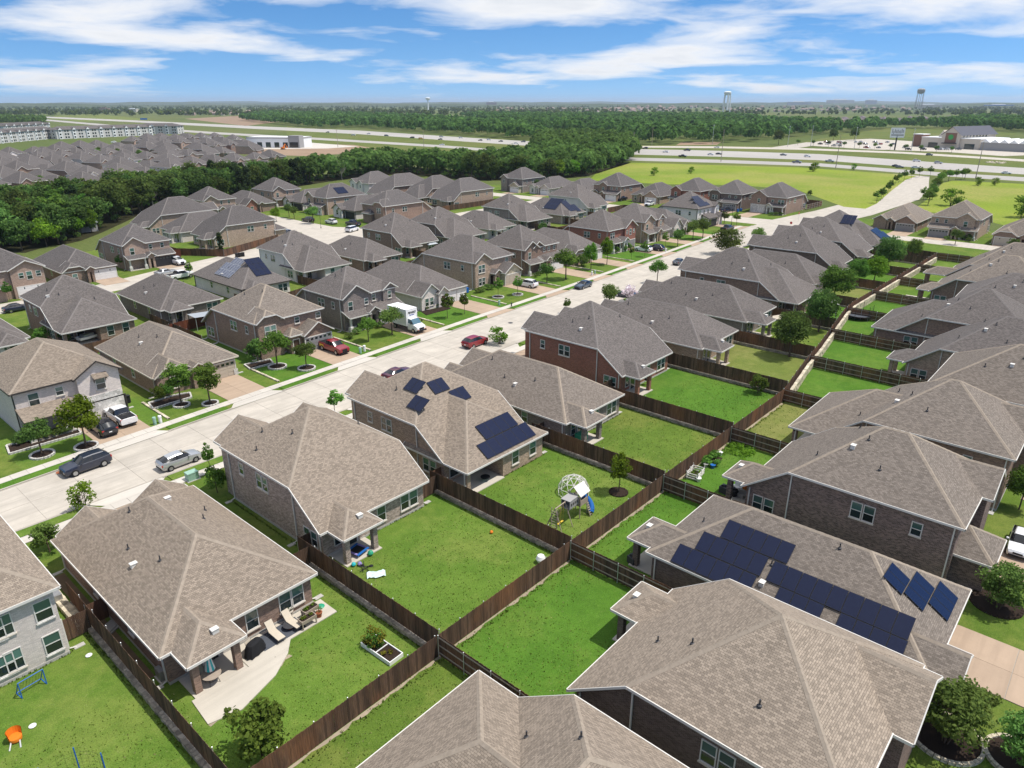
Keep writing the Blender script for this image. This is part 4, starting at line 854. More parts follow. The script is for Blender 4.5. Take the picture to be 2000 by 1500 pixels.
# second street, far side
zf = lambda g, m_: (('gable', .1, 5.4, .5), ('porch', .3, 4.8, 1.8, 2.7), ('entry', 4.4, 6.8, 2.0), ('shed', 6.2, 11.2, 1.9, 2.8), ('garage', 8.8, 4.6, g, True, 1.9), ('win', 2.2, 3.4, .9, 1.5, .5), ('win', 6.6, 4.1, .7, 1.0), ('win', 9.3, 4.1, .7, 1.0))
house('two-storey pink brick house at the left edge with white garage', '2p', 5.5, 17.6, 150, 133.6, 180, 'brick_pink', 'roof_far', front=(('gable', 5.4, 12.0, .6, HI, .5), ('garage', 8.8, 4.7, 'door_white', True, .6), ('hip', .4, 4.6, 1.6, 2.8), ('win', 7.6, 3.9, .8, 1.0, .6), ('win', 9.0, 3.5, .9, 1.5, .6), ('win', 10.6, 3.9, .8, 1.0, .6)))
house('one-storey brown brick house with white garage before the tree belt', '1', 21.2, 32.5, 157, 138.0, 180, 'brick_brown', 'roof_far', front=(('hipgable', .1, 5.2, .4, LO, .7), ('entry', 4.4, 6.6, 1.2), ('garage', 8.6, 4.7, 'door_white', True, 0), ('win', 2.6, .8, .9, 1.4, .4)))
house('two-storey pink brick house with open garage and white work pickup', '2p', 36, 47.5, 160, 143.6, 180, 'brick_pink', 'roof_far', front=zf('door_dark', 0))  # open garage: its inner shade is painted as a black door panel
# houses on the short cross street
house('two-storey pale brick house side-on, standing above a brown side fence', '2p', 152.5, 165.2, 62, 81, -90, 'brick_tan', 'roof_far', patio='r', ex=lambda h, m, Wd, D, kw: build_block(h, Block(7.5, Wd - .1, D - .8, D + 3.2, l=(LO, .6), r=(LO, .6), f=(LO, .6)), kw['wall'], kw['roof'], kw['trim'], kw['ridge'], sides='lrf'))
house('one-storey house in the middle of three joined-looking roofs', '1', 168.4, 181, 60.5, 80, -90, 'brick_white', 'roof_far', patio='r', front=(gf,))
house('two-storey house farthest of three joined-looking roofs by the trees', '2p', 184.4, 197, 59, 79.5, -90, 'brick_tan', 'roof_far', patio='r', front=(gf,))
cf = (('gable', .1, 5.6, .5), ('entry', 4.6, 7.0, 1.4), ('garage', 9.2, 4.7, 'door_dark', False, 0), ('win', 2.8, .9, 1.0, 1.5, .5))
house('two-storey reddish brick house with arched front gable on the cross street', '2p', 150.5, 162.8, 138, 117.6, 90, 'brick_brown', 'roof_far', front=(('hipgable', 6.6, 12.1, .5, HI, .7), ('hip', 2.0, 6.6, 1.4, 3.0), ('garage', 3.4, 4.6, 'door_grey', False, 0), ('win', 8.8, 3.4, .85, 1.5, .5), ('win', 9.9, 3.4, .85, 1.5, .5)))
house('white one-storey house with black garage doors on the cross street', '1', 166.2, 178.4, 138.5, 117.5, 90, 'siding_white', 'roof_far', 'trim_dark', front=cf)
house('two-storey tan brick house with a small solar patch on the cross street', '2p', 181.6, 193.8, 138.5, 117.5, 90, 'brick_tan', 'roof_far', front=zf('door_white', 0), ex=lambda h, m, Wd, D, kw: solar(h, m, 'l', 6, 1.5, 4, 2, 1.1, 1.7))
house('white gabled one-storey house nearest the trees on the cross street', '1', 197, 209, 138.5, 117.5, 90, 'siding_white', 'roof_far', 'trim_dark', front=cf)
house('two-storey pale brick house side-on with rear porch and brown fence', '2p', 160.4, 173, 157, 179, -90, 'brick_tan', 'roof_far', patio='r')
house('two-storey house with a long low roof behind the pale side-on house', '2r', 176, 188.5, 154, 178, -90, 'brick_pink', 'roof_far', patio='r')
house('two-storey brown house in the roof cluster before the dense trees', '2p', 192, 204.5, 152, 176, -90, 'brick_brown', 'roof_far', patio='r')
house('two-storey tan brick house with white-trimmed gables at the street end', '2p', 86, 98, 222, 205.5, 180, 'brick_tan', 'roof_far', front=zf('door_white', 0))
house('house with a small red brick gable at the street end', '1', 101, 113, 224, 206, 180, 'brick_brown', 'roof_far', front=(('gable', .1, 5, .5, LO, .9, 'brick_red'), ('entry', 4.8, 7, 1.0), ('win', 2.5, .8, .9, 1.4, .5)))
house('two-storey tan brick house beside the small red brick gable', '2p', 116.5, 129, 232, 214, 180, 'brick_tan', 'roof_far', front=zf('door_white', 0))
house('white two-storey house with steep gables among the dark roofs', '2p', 208, 220.5, 176, 156, 90, 'siding_white', 'roof_far', front=(('gable', .1, 5, .6), ('gable', 5.6, 9, .5), ('win', 2.5, 3.6, .8, 1.4, .6), ('win', 7.2, 3.8, .6, 1, .5)))
# far row facing the cross street near the meadow
house('two-storey brown brick house at the corner before the sunny meadow', '2p', 64.4, 77.5, 242, 222, 90, 'brick_brown', 'roof_far', front=(('gable', .1, 6.4, .6), ('garage', 3.3, 4.8, 'door_white', True, .6), ('entry', 6.2, 8.8, 1.6, 2.9, 'stone_white'), ('porch', 8.4, 12.9, 1.7, 2.7), ('win', 3.3, 3.5, .8, 1.3, .6), ('win', 8.0, 3.9, .7, .8), ('win', 10.4, 3.4, .9, 1.4), ('win', 11.5, 3.4, .9, 1.4), ('stone', .5, 6.0, .62, 2.9, 'stone_white')))
house('two-storey dark brick house with grey garage beside the corner house', '2p', 80.2, 93, 240, 221, 90, 'brick_dark', 'roof_far', front=(('hipgable', .1, 5.0, .5, HI, .7), ('shed', 6.0, 12.6, 2.4, 2.9), ('garage', 9.4, 4.8, 'door_grey', True, 2.4), ('hip', 4.2, 6.6, 1.6, 3), ('win', 2.0, 3.4, .8, 1.4, .5), ('win', 3.1, 3.4, .8, 1.4, .5), ('win', 8, 4.2, .7, .8), ('win', 10.4, 4.2, .7, .8)))
house('two-storey red brick house with white-trimmed gable before the meadow', '2p', 95.6, 108, 239, 219.6, 90, 'brick_red', 'roof_far', front=(('gable', .1, 5.0, .6), ('porch', .3, 6, 1.8, 2.8), ('garage', 9.2, 4.6, 'door_white', False, 0), ('win', 2.5, 3.5, .9, 1.4, .6), ('win', 7, 4, .7, 1), ('win', 9.8, 4, .7, 1)))
house('one-storey tan brick house with white garage next to the red brick house', '1', 111, 124, 236, 217.6, 90, 'brick_tan', 'roof_far', front=(('entry', 3.6, 6.0, 1.0), ('gable', 6.2, 12.6, 1.2), ('garage', 9.4, 4.7, 'door_white', True, 1.2), ('win', 2, .8, .9, 1.4)))
house('two-storey brick house with bracketed white gable and dark minivan', '2p', 127, 140.5, 234, 215, 90, 'brick_brown', 'roof_far', front=(('gable', 3.4, 7.6, .6), ('gable', .1, 3.3, .4, LO), ('entry', 5.0, 7.4, 2.2), ('shed', 6.8, 13.2, 2.2, 2.8), ('garage', 10.2, 4.7, 'door_white', True, 2.2), ('win', 5.4, 3.5, .8, 1.4, .6), ('win', 9, 4.1, .7, 1), ('win', 11.4, 4.1, .7, 1)))
house('one-storey tan house with wooden gables by two clipped trees', '1', 143.6, 156, 232, 213, 90, 'brick_tan', 'roof_far', front=(('gable', .2, 4.4, .6), ('entry', 4.2, 6.6, 1.0), ('gable', 6.8, 12.2, 1.2), ('garage', 9.5, 4.6, 'door_tan', False, 1.2)))
house('one-storey pale brick house with white double garage by clipped trees', '1', 159, 171.2, 231, 212, 90, 'brick_white', 'roof_far', front=(('gable', .2, 4.2, .6), ('entry', 4.0, 6.4, 1.0), ('gable', 6.6, 12.0, 1.2), ('garage', 9.3, 4.6, 'door_white', True, 1.2), ('win', 2.2, .8, .9, 1.4, .6)))
house('two-storey dark brick house with a stone garage gable by the woods', '2p', 174, 186.6, 230, 211, 90, 'brick_slate', 'roof_far', front=(('gable', .1, 4.6, .6), ('gable', 6.6, 12.2, 2.0, LO, .6, 'stone_cream'), ('garage', 9.4, 4.6, 'door_white', True, 2.0), ('win', 2.2, 3.6, .8, 1.3, .6), ('win', 8, 4.2, .7, .9)))
# far right, across the cross street
house('one-storey brown brick house with grey garage at the cross street bend', '1', 21.4, 34.2, 234, 214, 90, 'brick_brown', 'roof_mid', front=(('gable', .1, 4.6, .8), ('entry', 4.0, 6.4, 1.0), ('gable', 6.6, 12.7, 1.6), ('garage', 9.6, 4.8, 'door_grey', True, 1.6), ('stone', 12.0, 12.5, 1.7, 1.2)))
house('two-storey tan brick house with blue-grey garage at far right', '2p', 5.0, 17.8, 229, 209.6, 90, 'brick_tan', 'roof_mid', front=(('gable', 6.6, 11.8, .6), ('shed', .2, 6.4, 2.0, 2.8), ('garage', 3.2, 4.8, 'door_grey', True, 2.0), ('entry', 6.0, 8.4, 2.2), ('porch', 8.2, 12.6, 1.7, 2.7), ('win', 1.9, 4.0, .7, 1), ('win', 4.2, 4.0, .7, 1), ('win', 9.2, 3.5, .9, 1.4, .6)))
house('one-storey brown house with tan garage at the right edge', '1', -11.8, 1.4, 226, 206, 90, 'brick_brown', 'roof_mid', front=(('hipgable', .2, 6.2, 1.0), ('garage', 3.3, 4.7, 'door_tan', True, 1.0), ('entry', 6.2, 8.8, 1.2), ('gable', 9, 13, .6)))
# ---------------------------------------------------------------- fences and low walls
PAN = {}
def fence_panel(mat_, n=17, h_=1.86):
    k = mat_
    if k not in PAN:
        PAN[k] = []
        for v in range(5):
            r_ = random.Random(v * 7 + len(k)); m_ = MB(); w_ = 2.44 / n
            for i in range(n):
                a = i * w_ + .004; hh = h_ + r_.uniform(-.025, .025); y = r_.uniform(-.006, .006)
                m_.box(a, a + w_ - .008, y - .009, y + .009, .04 + r_.uniform(0, .03), hh)
            PAN[k].append(m_.mesh('picket_panel', mat_))
        rl = MB()
        for z in (.3, .95, 1.62): rl.box(0, 2.44, .012, .055, z, z + .085)
        PAN[k + 'rail'] = rl.mesh('rail_frame', 'playwood')
        tp = MB(); tp.lathe([(.034, 0), (.034, 1.84), (.045, 1.85), (.045, 1.9), (.01, 1.92)], 6); PAN[k + 'post'] = tp.mesh('post', 'galv')
    return PAN[k]
fn = 0
def fence(label, pts, mat_='fence_wood', z=0.0, rails=1, name='fence', group=None):
    """pts: plan polyline; rails on the left (+1) or right (-1) of the run"""
    global fn
    pm = fence_panel(mat_); root = thing(name, label, 'fence', (pts[0][0], pts[0][1], z), 0, group)
    for (a, b) in zip(pts, pts[1:]):
        L = math.dist(a, b); n = max(1, round(L / 2.44)); ang = math.atan2(b[1] - a[1], b[0] - a[0]); sc = L / (n * 2.44)
        for i in range(n):
            q = (a[0] + (b[0] - a[0]) * i / n - pts[0][0], a[1] + (b[1] - a[1]) * i / n - pts[0][1], 0)
            fn += 1
            o = link('picket_panel', pm[fn % 5], root, q, ang); o.scale.x = sc
            r_ = link('rail_frame', PAN[mat_ + 'rail'], o); r_.scale.y = rails
            link('post', PAN[mat_ + 'post'], root, (q[0] - math.sin(ang) * .09 * rails, q[1] + math.cos(ang) * .09 * rails, 0))
    return root
def stone_wall(label, pts, h_, mat_, th=.35, name='stone_wall', course=.2, blen=(.3, .6), z=0):
    root = thing(name, label, 'wall', (pts[0][0], pts[0][1], z))
    core = MB(); st = MB(); r_ = random.Random(int(pts[0][0] * 10))
    for (a, b) in zip(pts, pts[1:]):
        L = math.dist(a, b); dx, dy = (b[0] - a[0]) / L, (b[1] - a[1]) / L; nx, ny = -dy, dx
        ox, oy = a[0] - pts[0][0], a[1] - pts[0][1]
        P = lambda u, w_: (ox + dx * u + nx * w_, oy + dy * u + ny * w_)
        core.prism([P(0, -th / 2 + .05), P(L, -th / 2 + .05), P(L, th / 2 - .05), P(0, th / 2 - .05)], 0, h_ - .05)
        zz = 0.0
        while zz < h_ - .03:
            ch = min(course * r_.uniform(.85, 1.2), h_ - zz); u = -r_.uniform(0, .2)
            while u < L:
                l_ = r_.uniform(*blen); e0, e1 = max(0, u + .012), min(L, u + l_ - .012); d = r_.uniform(-.03, .03)
                if e1 > e0 + .03: st.prism([P(e0, -th / 2 + d), P(e1, -th / 2 + d * .6), P(e1, th / 2 + d), P(e0, th / 2 + d * .6)], zz + .01, zz + ch - .008)
                u += l_
            zz += ch
    link('core', core.mesh('core', 'mulch'), root); s_ = link('stone_courses', st.mesh('stone_courses', mat_), root); s_['kind'] = 'stuff'
    return root
MF = [(60.6, .15), (73, 2.1), (82, 3.3), (105, 7.0), (111, 7.5), (130, 7.4), (173, 7.2)]
def mf(s): return 0 if s <= 60 else interp([(60, 0)] + MF[1:], s)
fence('long dark wooden fence dividing the two rows of near back yards', [(-44, 0), (60.5, 0)], rails=1)
fence('long dark wooden fence continuing above the cream stone wall', [(60.5, .05)] + MF[1:], rails=1)
fence('wooden fence along the cross street at the end of the walled row', [(173, 7.2), (172.5, -24)], rails=-1)
fence('wooden fence from the walled row to the corner solar house', [(173, 7.4), (174, 13), (180.5, 18)], rails=-1)
cream = [(61.2, -.45), (73, 1.55), (82, 2.75), (105, 6.4), (111, 6.9), (130, 6.8), (170, 6.6)]
stone_wall('tall cream limestone retaining wall under the far fence', cream, 1.25, 'stone_cream', .4, 'retaining_wall', .36, (.45, 1.0))
LS = [(-15.05, 25.2, 'right of the trampoline lawn'), (.05, 17.4, 'left of the toy-strewn lawn'), (15.2, 17.6, 'left of the playset lawn'), (30.5, 17.2, 'right of the playset lawn'), (45.7, 18.6, 'left of the red brick house lawn'), (62.6, 18.4, 'right of the red brick house lawn'), (79.2, 19, 'beside the beige parasol'), (96.4, 19, 'behind the bare garden tower'), (113.6, 20, 'right of the two round leafy trees'), (130.8, 20, 'before the long dark brick house'), (148, 21, 'under the big dark yard tree'), (164.6, 21, 'left of the corner solar house')]
for s_, t_, ds in LS:
    b0 = .36 if s_ < 100 else .2
    stone_wall('low rough stone ledge under the side fence ' + ds, [(s_ - .12, mf(s_) + .1), (s_ - .12, t_)], b0, 'stone_grey', .4, 'stone_ledge')
    fence('dark side fence ' + ds, [(s_, mf(s_) + .05), (s_, t_)], z=b0 - .03, rails=-1)
RS = [(0, -12.5, 'below the fence crossing at bottom centre'), (15.15, -9.5, 'with grey rails beside the solar house lawn'), (30.35, -9.5, 'with grey rails below the vegetable garden'), (45.3, -8.5, 'with grey rails above the vegetable garden'), (60.6, -17, 'with grey rails left of the wide vivid lawn'), (76.0, -17, 'with grey rails right of the wide vivid lawn'), (91.4, -9.5, 'with grey rails below the round trampoline'), (106.8, -8, 'behind the round trampoline'), (122.6, -6, 'below the paved strip'), (139, -8, 'above the paved strip'), (155.4, -8, 'right of the porch on posts')]
for s_, t_, ds in RS: fence('dark side fence ' + ds, [(s_, mf(s_) - .05), (s_, t_)], rails=-1)
# short fence ends and gates that tie the side fences to the houses
for a, b, ds in (((-15.05, 21.4), (-13.7, 21.4), 'beside the umbrella patio house wall'), ((-16.9, 20.9), (-15.1, 20.9), 'at the corner of the pale brick house'), ((.05, 17.3), (1.25, 17.3), 'left of the toy-strewn patio'), ((-2.6, 15.6), (0, 15.6), 'right of the umbrella patio house'), ((13.0, 16.6), (15.2, 16.6), 'right of the grey brick house'), ((15.2, 17.5), (16.7, 17.5), 'left of the tan solar house porch'), ((28.4, 15.4), (30.5, 15.4), 'right of the tan solar house'), ((30.5, 16.6), (32, 16.6), 'left of the green storage box patio'), ((43.2, 16.4), (45.7, 16.4), 'right of the green storage box house'), ((45.7, 18.4), (48.6, 18.4), 'left of the red brick house')):
    fence('short braced wooden gate ' + ds, [a, b], z=.1, rails=1, name='gate')
# fences behind the row across the street
BF = [(-20, 85.5), (4, 86.6), (21, 87.6), (38, 89.5), (55, 94.2), (72, 95.6), (90, 97.5), (106, 97.6), (123, 98.6), (141, 100.2), (157, 101), (173, 103.6), (192, 104.5)]
for k, (a, b) in enumerate(zip(BF, BF[1:])):
    fence('brown back fence behind the %s house of the row across the street' % ('first second third fourth fifth sixth seventh eighth ninth tenth eleventh twelfth'.split()[k]), [a, b], 'fence_red' if k == 2 else 'fence_wood', rails=1)
for k, (s0, s1, tf) in enumerate(XL[:-1]):
    a = (s1 + XL[k + 1][0]) / 2
    fence('cross fence right of the %s house of the row across the street' % ('first second third fourth fifth sixth seventh eighth ninth tenth eleventh'.split()[k]), [(a, tf + 16), (a, interp(BF, a)), (a, interp(BF, a) + 9)], rails=-1)
fence('brown fence round the side yard of the pale side-on house', [(52, 166), (52, 152), (59, 141.6), (72, 147.5), (80, 151)], rails=1)
fence('red fence stub by the white work pickup house', [(48, 150), (52, 150)], 'fence_red', rails=1)
fence('brown fence round the pale house rear porch among the roofs', [(156, 174.5), (150, 174), (150, 159), (163, 158.8), (181, 159)], rails=1)
fence('brown fence enclosing the corner yard before the meadow', [(240, 63.8), (254, 63.4), (256, 80)], rails=-1)
fence('dark fence behind the white house by the cross street', [(186, 113), (196, 113), (196, 106), (191, 100)], rails=1)
fence('brown fence along the rear of the meadow row', [(243, 80), (243, 128), (238, 150), (236, 190)], rails=1)
for k, (s0, s1, tf) in enumerate(XL[:9]):
    a = s1 + 1.9
    stone_wall('thin pale stone edging right of the %s lawn across the street' % ('first second third fourth fifth sixth seventh eighth ninth'.split()[k]), [(a, interp(TL, a) + 3.4), (a, tf + 1.0)], .2, 'stone_cream', .3, 'stone_edging', .2, (.5, 1.1))
stone_wall('yellow stone ledge beside the pale brick house at left', [(-15.5, 21.6), (-15.5, 33)], .4, 'stone_cream', .7, 'stone_ledge')

# ---------------------------------------------------------------- trees and shrubs
import numpy as np
def leaf_cloud(cl, nper, size, rs, flat=.35):
    """leaf-sized quads around clump centres: arrays of verts"""
    V = []
    for (cx_, cy_, cz_, cr) in cl:
        k = nper
        d = rs.normal(size=(k, 3)); d /= np.linalg.norm(d, axis=1)[:, None]
        p = np.array([cx_, cy_, cz_]) + d * (cr * rs.uniform(.35, 1.0, (k, 1)) ** .6) * np.array([1, 1, .75])
        nrm = d * .7 + rs.normal(size=(k, 3)) * .55 + np.array([0, 0, flat]); nrm /= np.linalg.norm(nrm, axis=1)[:, None]
        t = np.cross(nrm, rs.normal(size=(k, 3))); t /= np.linalg.norm(t, axis=1)[:, None]; b = np.cross(nrm, t)
        s_ = size * rs.uniform(.6, 1.3, (k, 1))
        q = np.stack([p - t * s_ - b * s_ * .55, p + t * s_ * .1 - b * s_ * .75, p + t * s_ + b * s_ * .1, p - t * s_ * .1 + b * s_ * .75], 1)
        V.append(q.reshape(-1, 3))
    return np.concatenate(V)
def quads_mesh(name, V, mat_):
    n = len(V) // 4; me = bpy.data.meshes.new(name)
    me.vertices.add(len(V)); me.vertices.foreach_set('co', V.astype(np.float32).ravel())
    me.loops.add(n * 4); me.loops.foreach_set('vertex_index', np.arange(n * 4, dtype=np.int32))
    me.polygons.add(n); me.polygons.foreach_set('loop_start', np.arange(0, n * 4, 4, dtype=np.int32))
    me.materials.append(MATS[mat_]); me.update(calc_edges=True); return me
def crown_clumps(rs, rx, rz, cz, n, shape, cr):
    cl = []
    while len(cl) < n:
        d = rs.normal(size=3); d /= np.linalg.norm(d); r_ = rs.uniform(.25, 1) ** .5
        x, y, z = d * r_
        if shape == 'cone':
            z = rs.uniform(-1, 1); rr = (1 - (z + 1) / 2) * .95 + .06; a = rs.uniform(0, 6.28); q = rs.uniform(.3, 1) ** .5; x, y = rr * q * math.cos(a), rr * q * math.sin(a)
        elif shape == 'vase':
            z = rs.uniform(-1, 1); rr = .45 + .55 * min(1, (z + 1.1) / 1.1); rr *= math.sqrt(max(.12, 1 - max(0, z) ** 2)); a = rs.uniform(0, 6.28); q = rs.uniform(.3, 1) ** .5; x, y = rr * q * math.cos(a), rr * q * math.sin(a)
        elif z < -.55: continue
        k = 1 + .22 * math.sin(3 * math.atan2(y, x) + rs.uniform(-.5, .5))
        cl.append((x * rx * k, y * rx * k, cz + z * rz, cr * rs.uniform(.7, 1.3)))
    return cl
PROTO = {}
def tree_proto(key, H, rx, rz, cz, n, nper, size, leaf, shape='round', trunk_r=.11, multi=1, seed=1, cr=None, inner=True):
    rs = np.random.RandomState(seed); cr = cr or rx * .32
    cl = crown_clumps(rs, rx - cr * .6, rz - cr * .5, cz, n, shape, cr)
    V = leaf_cloud(cl, nper, size, rs)
    tm = MB()
    for mlt in range(multi):
        a = mlt * 6.28 / max(1, multi); b0 = Vector((.12 * math.cos(a) * (multi > 1), .12 * math.sin(a) * (multi > 1), -.05))
        top = Vector((rs.normal() * .1 + .5 * rx * math.cos(a) * (multi > 1) * .6, rs.normal() * .1 + .5 * rx * math.sin(a) * (multi > 1) * .6, cz + rz * .35))
        mid = b0.lerp(top, .45) + Vector((rs.normal() * .06, rs.normal() * .06, 0))
        tm.bar(b0, mid, trunk_r, 7, trunk_r * .7); tm.bar(mid, top, trunk_r * .7, 6, trunk_r * .25)
        for c_ in cl[mlt::max(1, (len(cl) // 9))][:9]:
            st = b0.lerp(top, rs.uniform(.42, .9)); tm.bar(st, (c_[0] * .85, c_[1] * .85, c_[2]), trunk_r * .33, 4, trunk_r * .08, cap=False)
    PROTO[key] = (tm.mesh('trunk', 'bark'), quads_mesh('crown', V, leaf), H, rx)
tree_proto('round1', 5.0, 1.75, 1.65, 3.3, 46, 60, .115, 'leaf_oak', seed=3)
tree_proto('round2', 5.0, 1.9, 1.5, 3.4, 46, 60, .115, 'leaf_elm', seed=4)
tree_proto('bright', 6.0, 1.9, 2.4, 3.5, 56, 60, .125, 'leaf_bright', seed=5)
tree_proto('oval', 6.0, 1.7, 2.2, 3.7, 52, 60, .125, 'leaf_elm', seed=6)
tree_proto('young', 4.5, 1.05, 1.5, 2.9, 28, 46, .115, 'leaf_elm', seed=7, trunk_r=.05)
tree_proto('big', 8.0, 3.4, 3.2, 4.7, 80, 70, .17, 'leaf_oak', seed=8, trunk_r=.18)
tree_proto('biglush', 8.0, 3.3, 3.3, 4.5, 80, 70, .17, 'leaf_elm', seed=9, trunk_r=.18)
tree_proto('lime', 5.0, 2.2, 2.1, 2.8, 60, 60, .14, 'leaf_bright', seed=10, trunk_r=.1)
tree_proto('myrtle', 5.0, 2.4, 2.0, 3.0, 66, 66, .125, 'leaf_oak', 'vase', .055, 5, seed=11)
tree_proto('bush', 2.0, 1.0, .95, .98, 26, 60, .085, 'leaf_oak', seed=12, trunk_r=.05)
tree_proto('bushy', 2.6, 1.2, 1.25, 1.35, 30, 60, .09, 'leaf_elm', seed=13, trunk_r=.05)
tree_proto('ball', 1.2, .62, .58, .6, 18, 60, .055, 'leaf_oak', seed=14, trunk_r=.03, cr=.22)
tree_proto('scrub', 3.0, 1.5, 1.2, 1.5, 24, 40, .11, 'leaf_bright', 'vase', .035, 5, seed=15)
tree_proto('cypress', 6.0, 1.3, 2.9, 3.1, 46, 56, .12, 'leaf_cedar', 'cone', .09, seed=16, cr=.4)
tree_proto('bloom', 3.2, 1.3, 1.1, 2.0, 28, 46, .10, 'leaf_flower', 'vase', .035, 4, seed=17)
for i_ in range(4): tree_proto('wood%d' % i_, 11.0, 4.3 + .4 * (i_ % 2), 4.4, 6.4, 54, 46, .36, 'leaf_forest', 'round', .24, seed=20 + i_)
tree_proto('wood4', 12.0, 3.2, 5.2, 6.6, 50, 46, .34, 'leaf_elm', 'round', .22, seed=26)
tree_proto('wood5', 9.0, 2.6, 4.4, 4.7, 50, 44, .30, 'leaf_cedar', 'cone', .2, seed=27, cr=.8)
tree_proto('woodlime', 10.0, 4.2, 4.6, 5.2, 54, 46, .36, 'leaf_bright', 'round', .22, seed=28)
rs_ = np.random.RandomState(5)
def dead_proto():
    m_ = MB(); rs = np.random.RandomState(31)
    m_.bar((0, 0, 0), (0, 0, 5.5), .24, 6, .12)
    for i in range(26):
        a = rs.uniform(0, 6.28); z0 = rs.uniform(2.2, 5.4); r_ = rs.uniform(1.2, 2.6); e = Vector((math.cos(a) * r_, math.sin(a) * r_, z0 + rs.uniform(1.2, 3.6)))
        m_.bar((0, 0, z0), e, .07, 4, .025, cap=False)
        for j in range(5):
            s0 = Vector((0, 0, z0)).lerp(e, rs.uniform(.4, 1)); m_.bar(s0, s0 + Vector((rs.normal() * .7, rs.normal() * .7, rs.uniform(.3, 1.2))), .03, 3, .01, cap=False)
    t_ = MB(); t_.bar((0, 0, -.05), (0, 0, 2.4), .27, 7, .22)
    cm = MB(); cm.v, cm.f, cm.uv, cm.m = m_.v, m_.f, m_.uv, m_.m
    PROTO['dead'] = (t_.mesh('trunk', 'leaf_dead'), cm.mesh('crown', 'leaf_dead'), 9.0, 3.0)
dead_proto()
def tree(key, pos, H, label, wid=1.0, cat='tree', group=None, name='tree', rz=None):
    t_, c_, h0, rx = PROTO[key]
    o = thing(name, label, cat, (pos[0], pos[1], 0.0), rnd.uniform(0, 6.28) if rz is None else rz, group)
    k = H / h0; o.scale = (k * wid, k * wid, k)
    link('trunk', t_, o); link('crown', c_, o); return o
RINGM = {}
def ring(pos, r_, label, stone='stone_white', high=.22):
    """mulch bed with a ring of edging blocks"""
    o = thing('tree_ring', label, 'garden bed', (pos[0], pos[1], 0.0))
    m_ = MB(); m_.lathe([(r_ - .08, 0), (r_ - .1, .1), (.2, .16)], 18); link('mulch', m_.mesh('mulch', 'mulch'), o)
    k = (round(r_, 1), stone)
    if k not in RINGM:
        n = max(12, int(6.28 * r_ / .36)); w_ = 6.28 * r_ / n
        b = MB(); b.prism([(-w_ / 2 + .015, -.11), (w_ / 2 - .015, -.11), (w_ / 2 - .03, .11), (-w_ / 2 + .03, .11)], 0, high); RINGM[k] = (b.mesh('edging_block', stone), n)
    me, n = RINGM[k]
    for i in range(n):
        a = 6.28 * i / n; link('edging_block', me, o, (r_ * math.cos(a), r_ * math.sin(a), rnd.uniform(-.015, .01)), a + math.pi / 2)
    return o
def mulchbed(pos, pts, label, edge=None):
    o = thing('garden_bed', label, 'garden bed', (pos[0], pos[1], 0)); m_ = MB()
    n = len(pts); m_.prism([(x, y) for x, y in pts], 0, .09); link('mulch', m_.mesh('mulch', 'mulch'), o)
    if edge:
        for i in range(n):
            a, b = pts[i], pts[(i + 1) % n]; L = math.dist(a, b); k = max(1, int(L / .4))
            for j in range(k):
                p = (a[0] + (b[0] - a[0]) * (j + .5) / k, a[1] + (b[1] - a[1]) * (j + .5) / k); e = MB(); e.box(-.19, .19, -.1, .1, 0, .24)
                if edge not in RINGM: RINGM[edge] = e.mesh('edging_block', edge)
                link('edging_block', RINGM[edge], o, (p[0], p[1], rnd.uniform(-.01, .01)), math.atan2(b[1] - a[1], b[0] - a[0]))
    return o
T = tree
# across the street, front lawns (survey points of the trunk bases)
for u, v, r_, ds in ((83, 889, 1.15, 'under the small dark tree by the white brick house'), (169, 873, 1.15, 'under the bright green tree by the white brick house'), (355, 792, .95, 'under the left of two maples at the tan garage house'), (411, 789, .95, 'under the right of two maples at the tan garage house'), (542, 717, 1.25, 'under the round tree left of the red pickup'), (599, 720, 1.2, 'under the small tree left of the red pickup'), (973, 581, 1.1, 'under the left small tree by the satellite dish house'), (1011, 576, 1.0, 'under the tree by the white hatchback')):
    ring(G(u, v), r_, 'white stone ring of mulch ' + ds)
T('round1', G(83, 889), 4.6, 'small dark round tree in a stone ring by the white brick house'); T('bright', G(169, 873), 6.6, 'bright green tree in a stone ring before the white brick house')
T('oval', G(355, 792), 6.2, 'left of two feathery trees at the tan garage house', 1.05); T('oval', G(411, 789), 6.0, 'right of two feathery trees at the tan garage house', 1.05)
T('round2', G(542, 717), 5.6, 'round tree in the wide stone ring left of the red pickup', 1.05); T('round1', G(599, 720), 4.4, 'small tree in a stone ring left of the red pickup'); T('bush', G(505, 706), 3.8, 'leafy crape myrtle against the brown brick house', .9, 'shrub', name='shrub')
T('round2', G(720, 667), 4.2, 'small round tree left of the box truck lawn'); T('round1', G(766, 654), 5.2, 'dark tree beside the white box truck', 1.1)
T('young', G(874, 622), 4.8, 'young tree before the pale twin-garage house', 1.15); T('young', G(907, 614), 4.2, 'young tree beside the twin-garage driveway', 1.1)
T('young', G(973, 581), 4.2, 'young tree in the left stone ring by the satellite dish house', 1.1); T('young', G(1011, 576), 4.0, 'young tree beside the white hatchback', 1.2)
T('round1', G(1068, 552), 4.6, 'small tree left of the large round tree'); T('round2', G(1105, 546), 6.8, 'large round tree before the stone porch house', 1.1)
T('bright', G(1154, 527), 6.6, 'slim bright tree left of the twin bright trees', .8); T('bright', G(1185, 517), 6.8, 'slim bright tree beside the tan driveway', .8)
T('bush', G(1135, 520), 3.0, 'large grey-green shrub below the slim bright trees', 1.2, 'shrub', name='shrub')
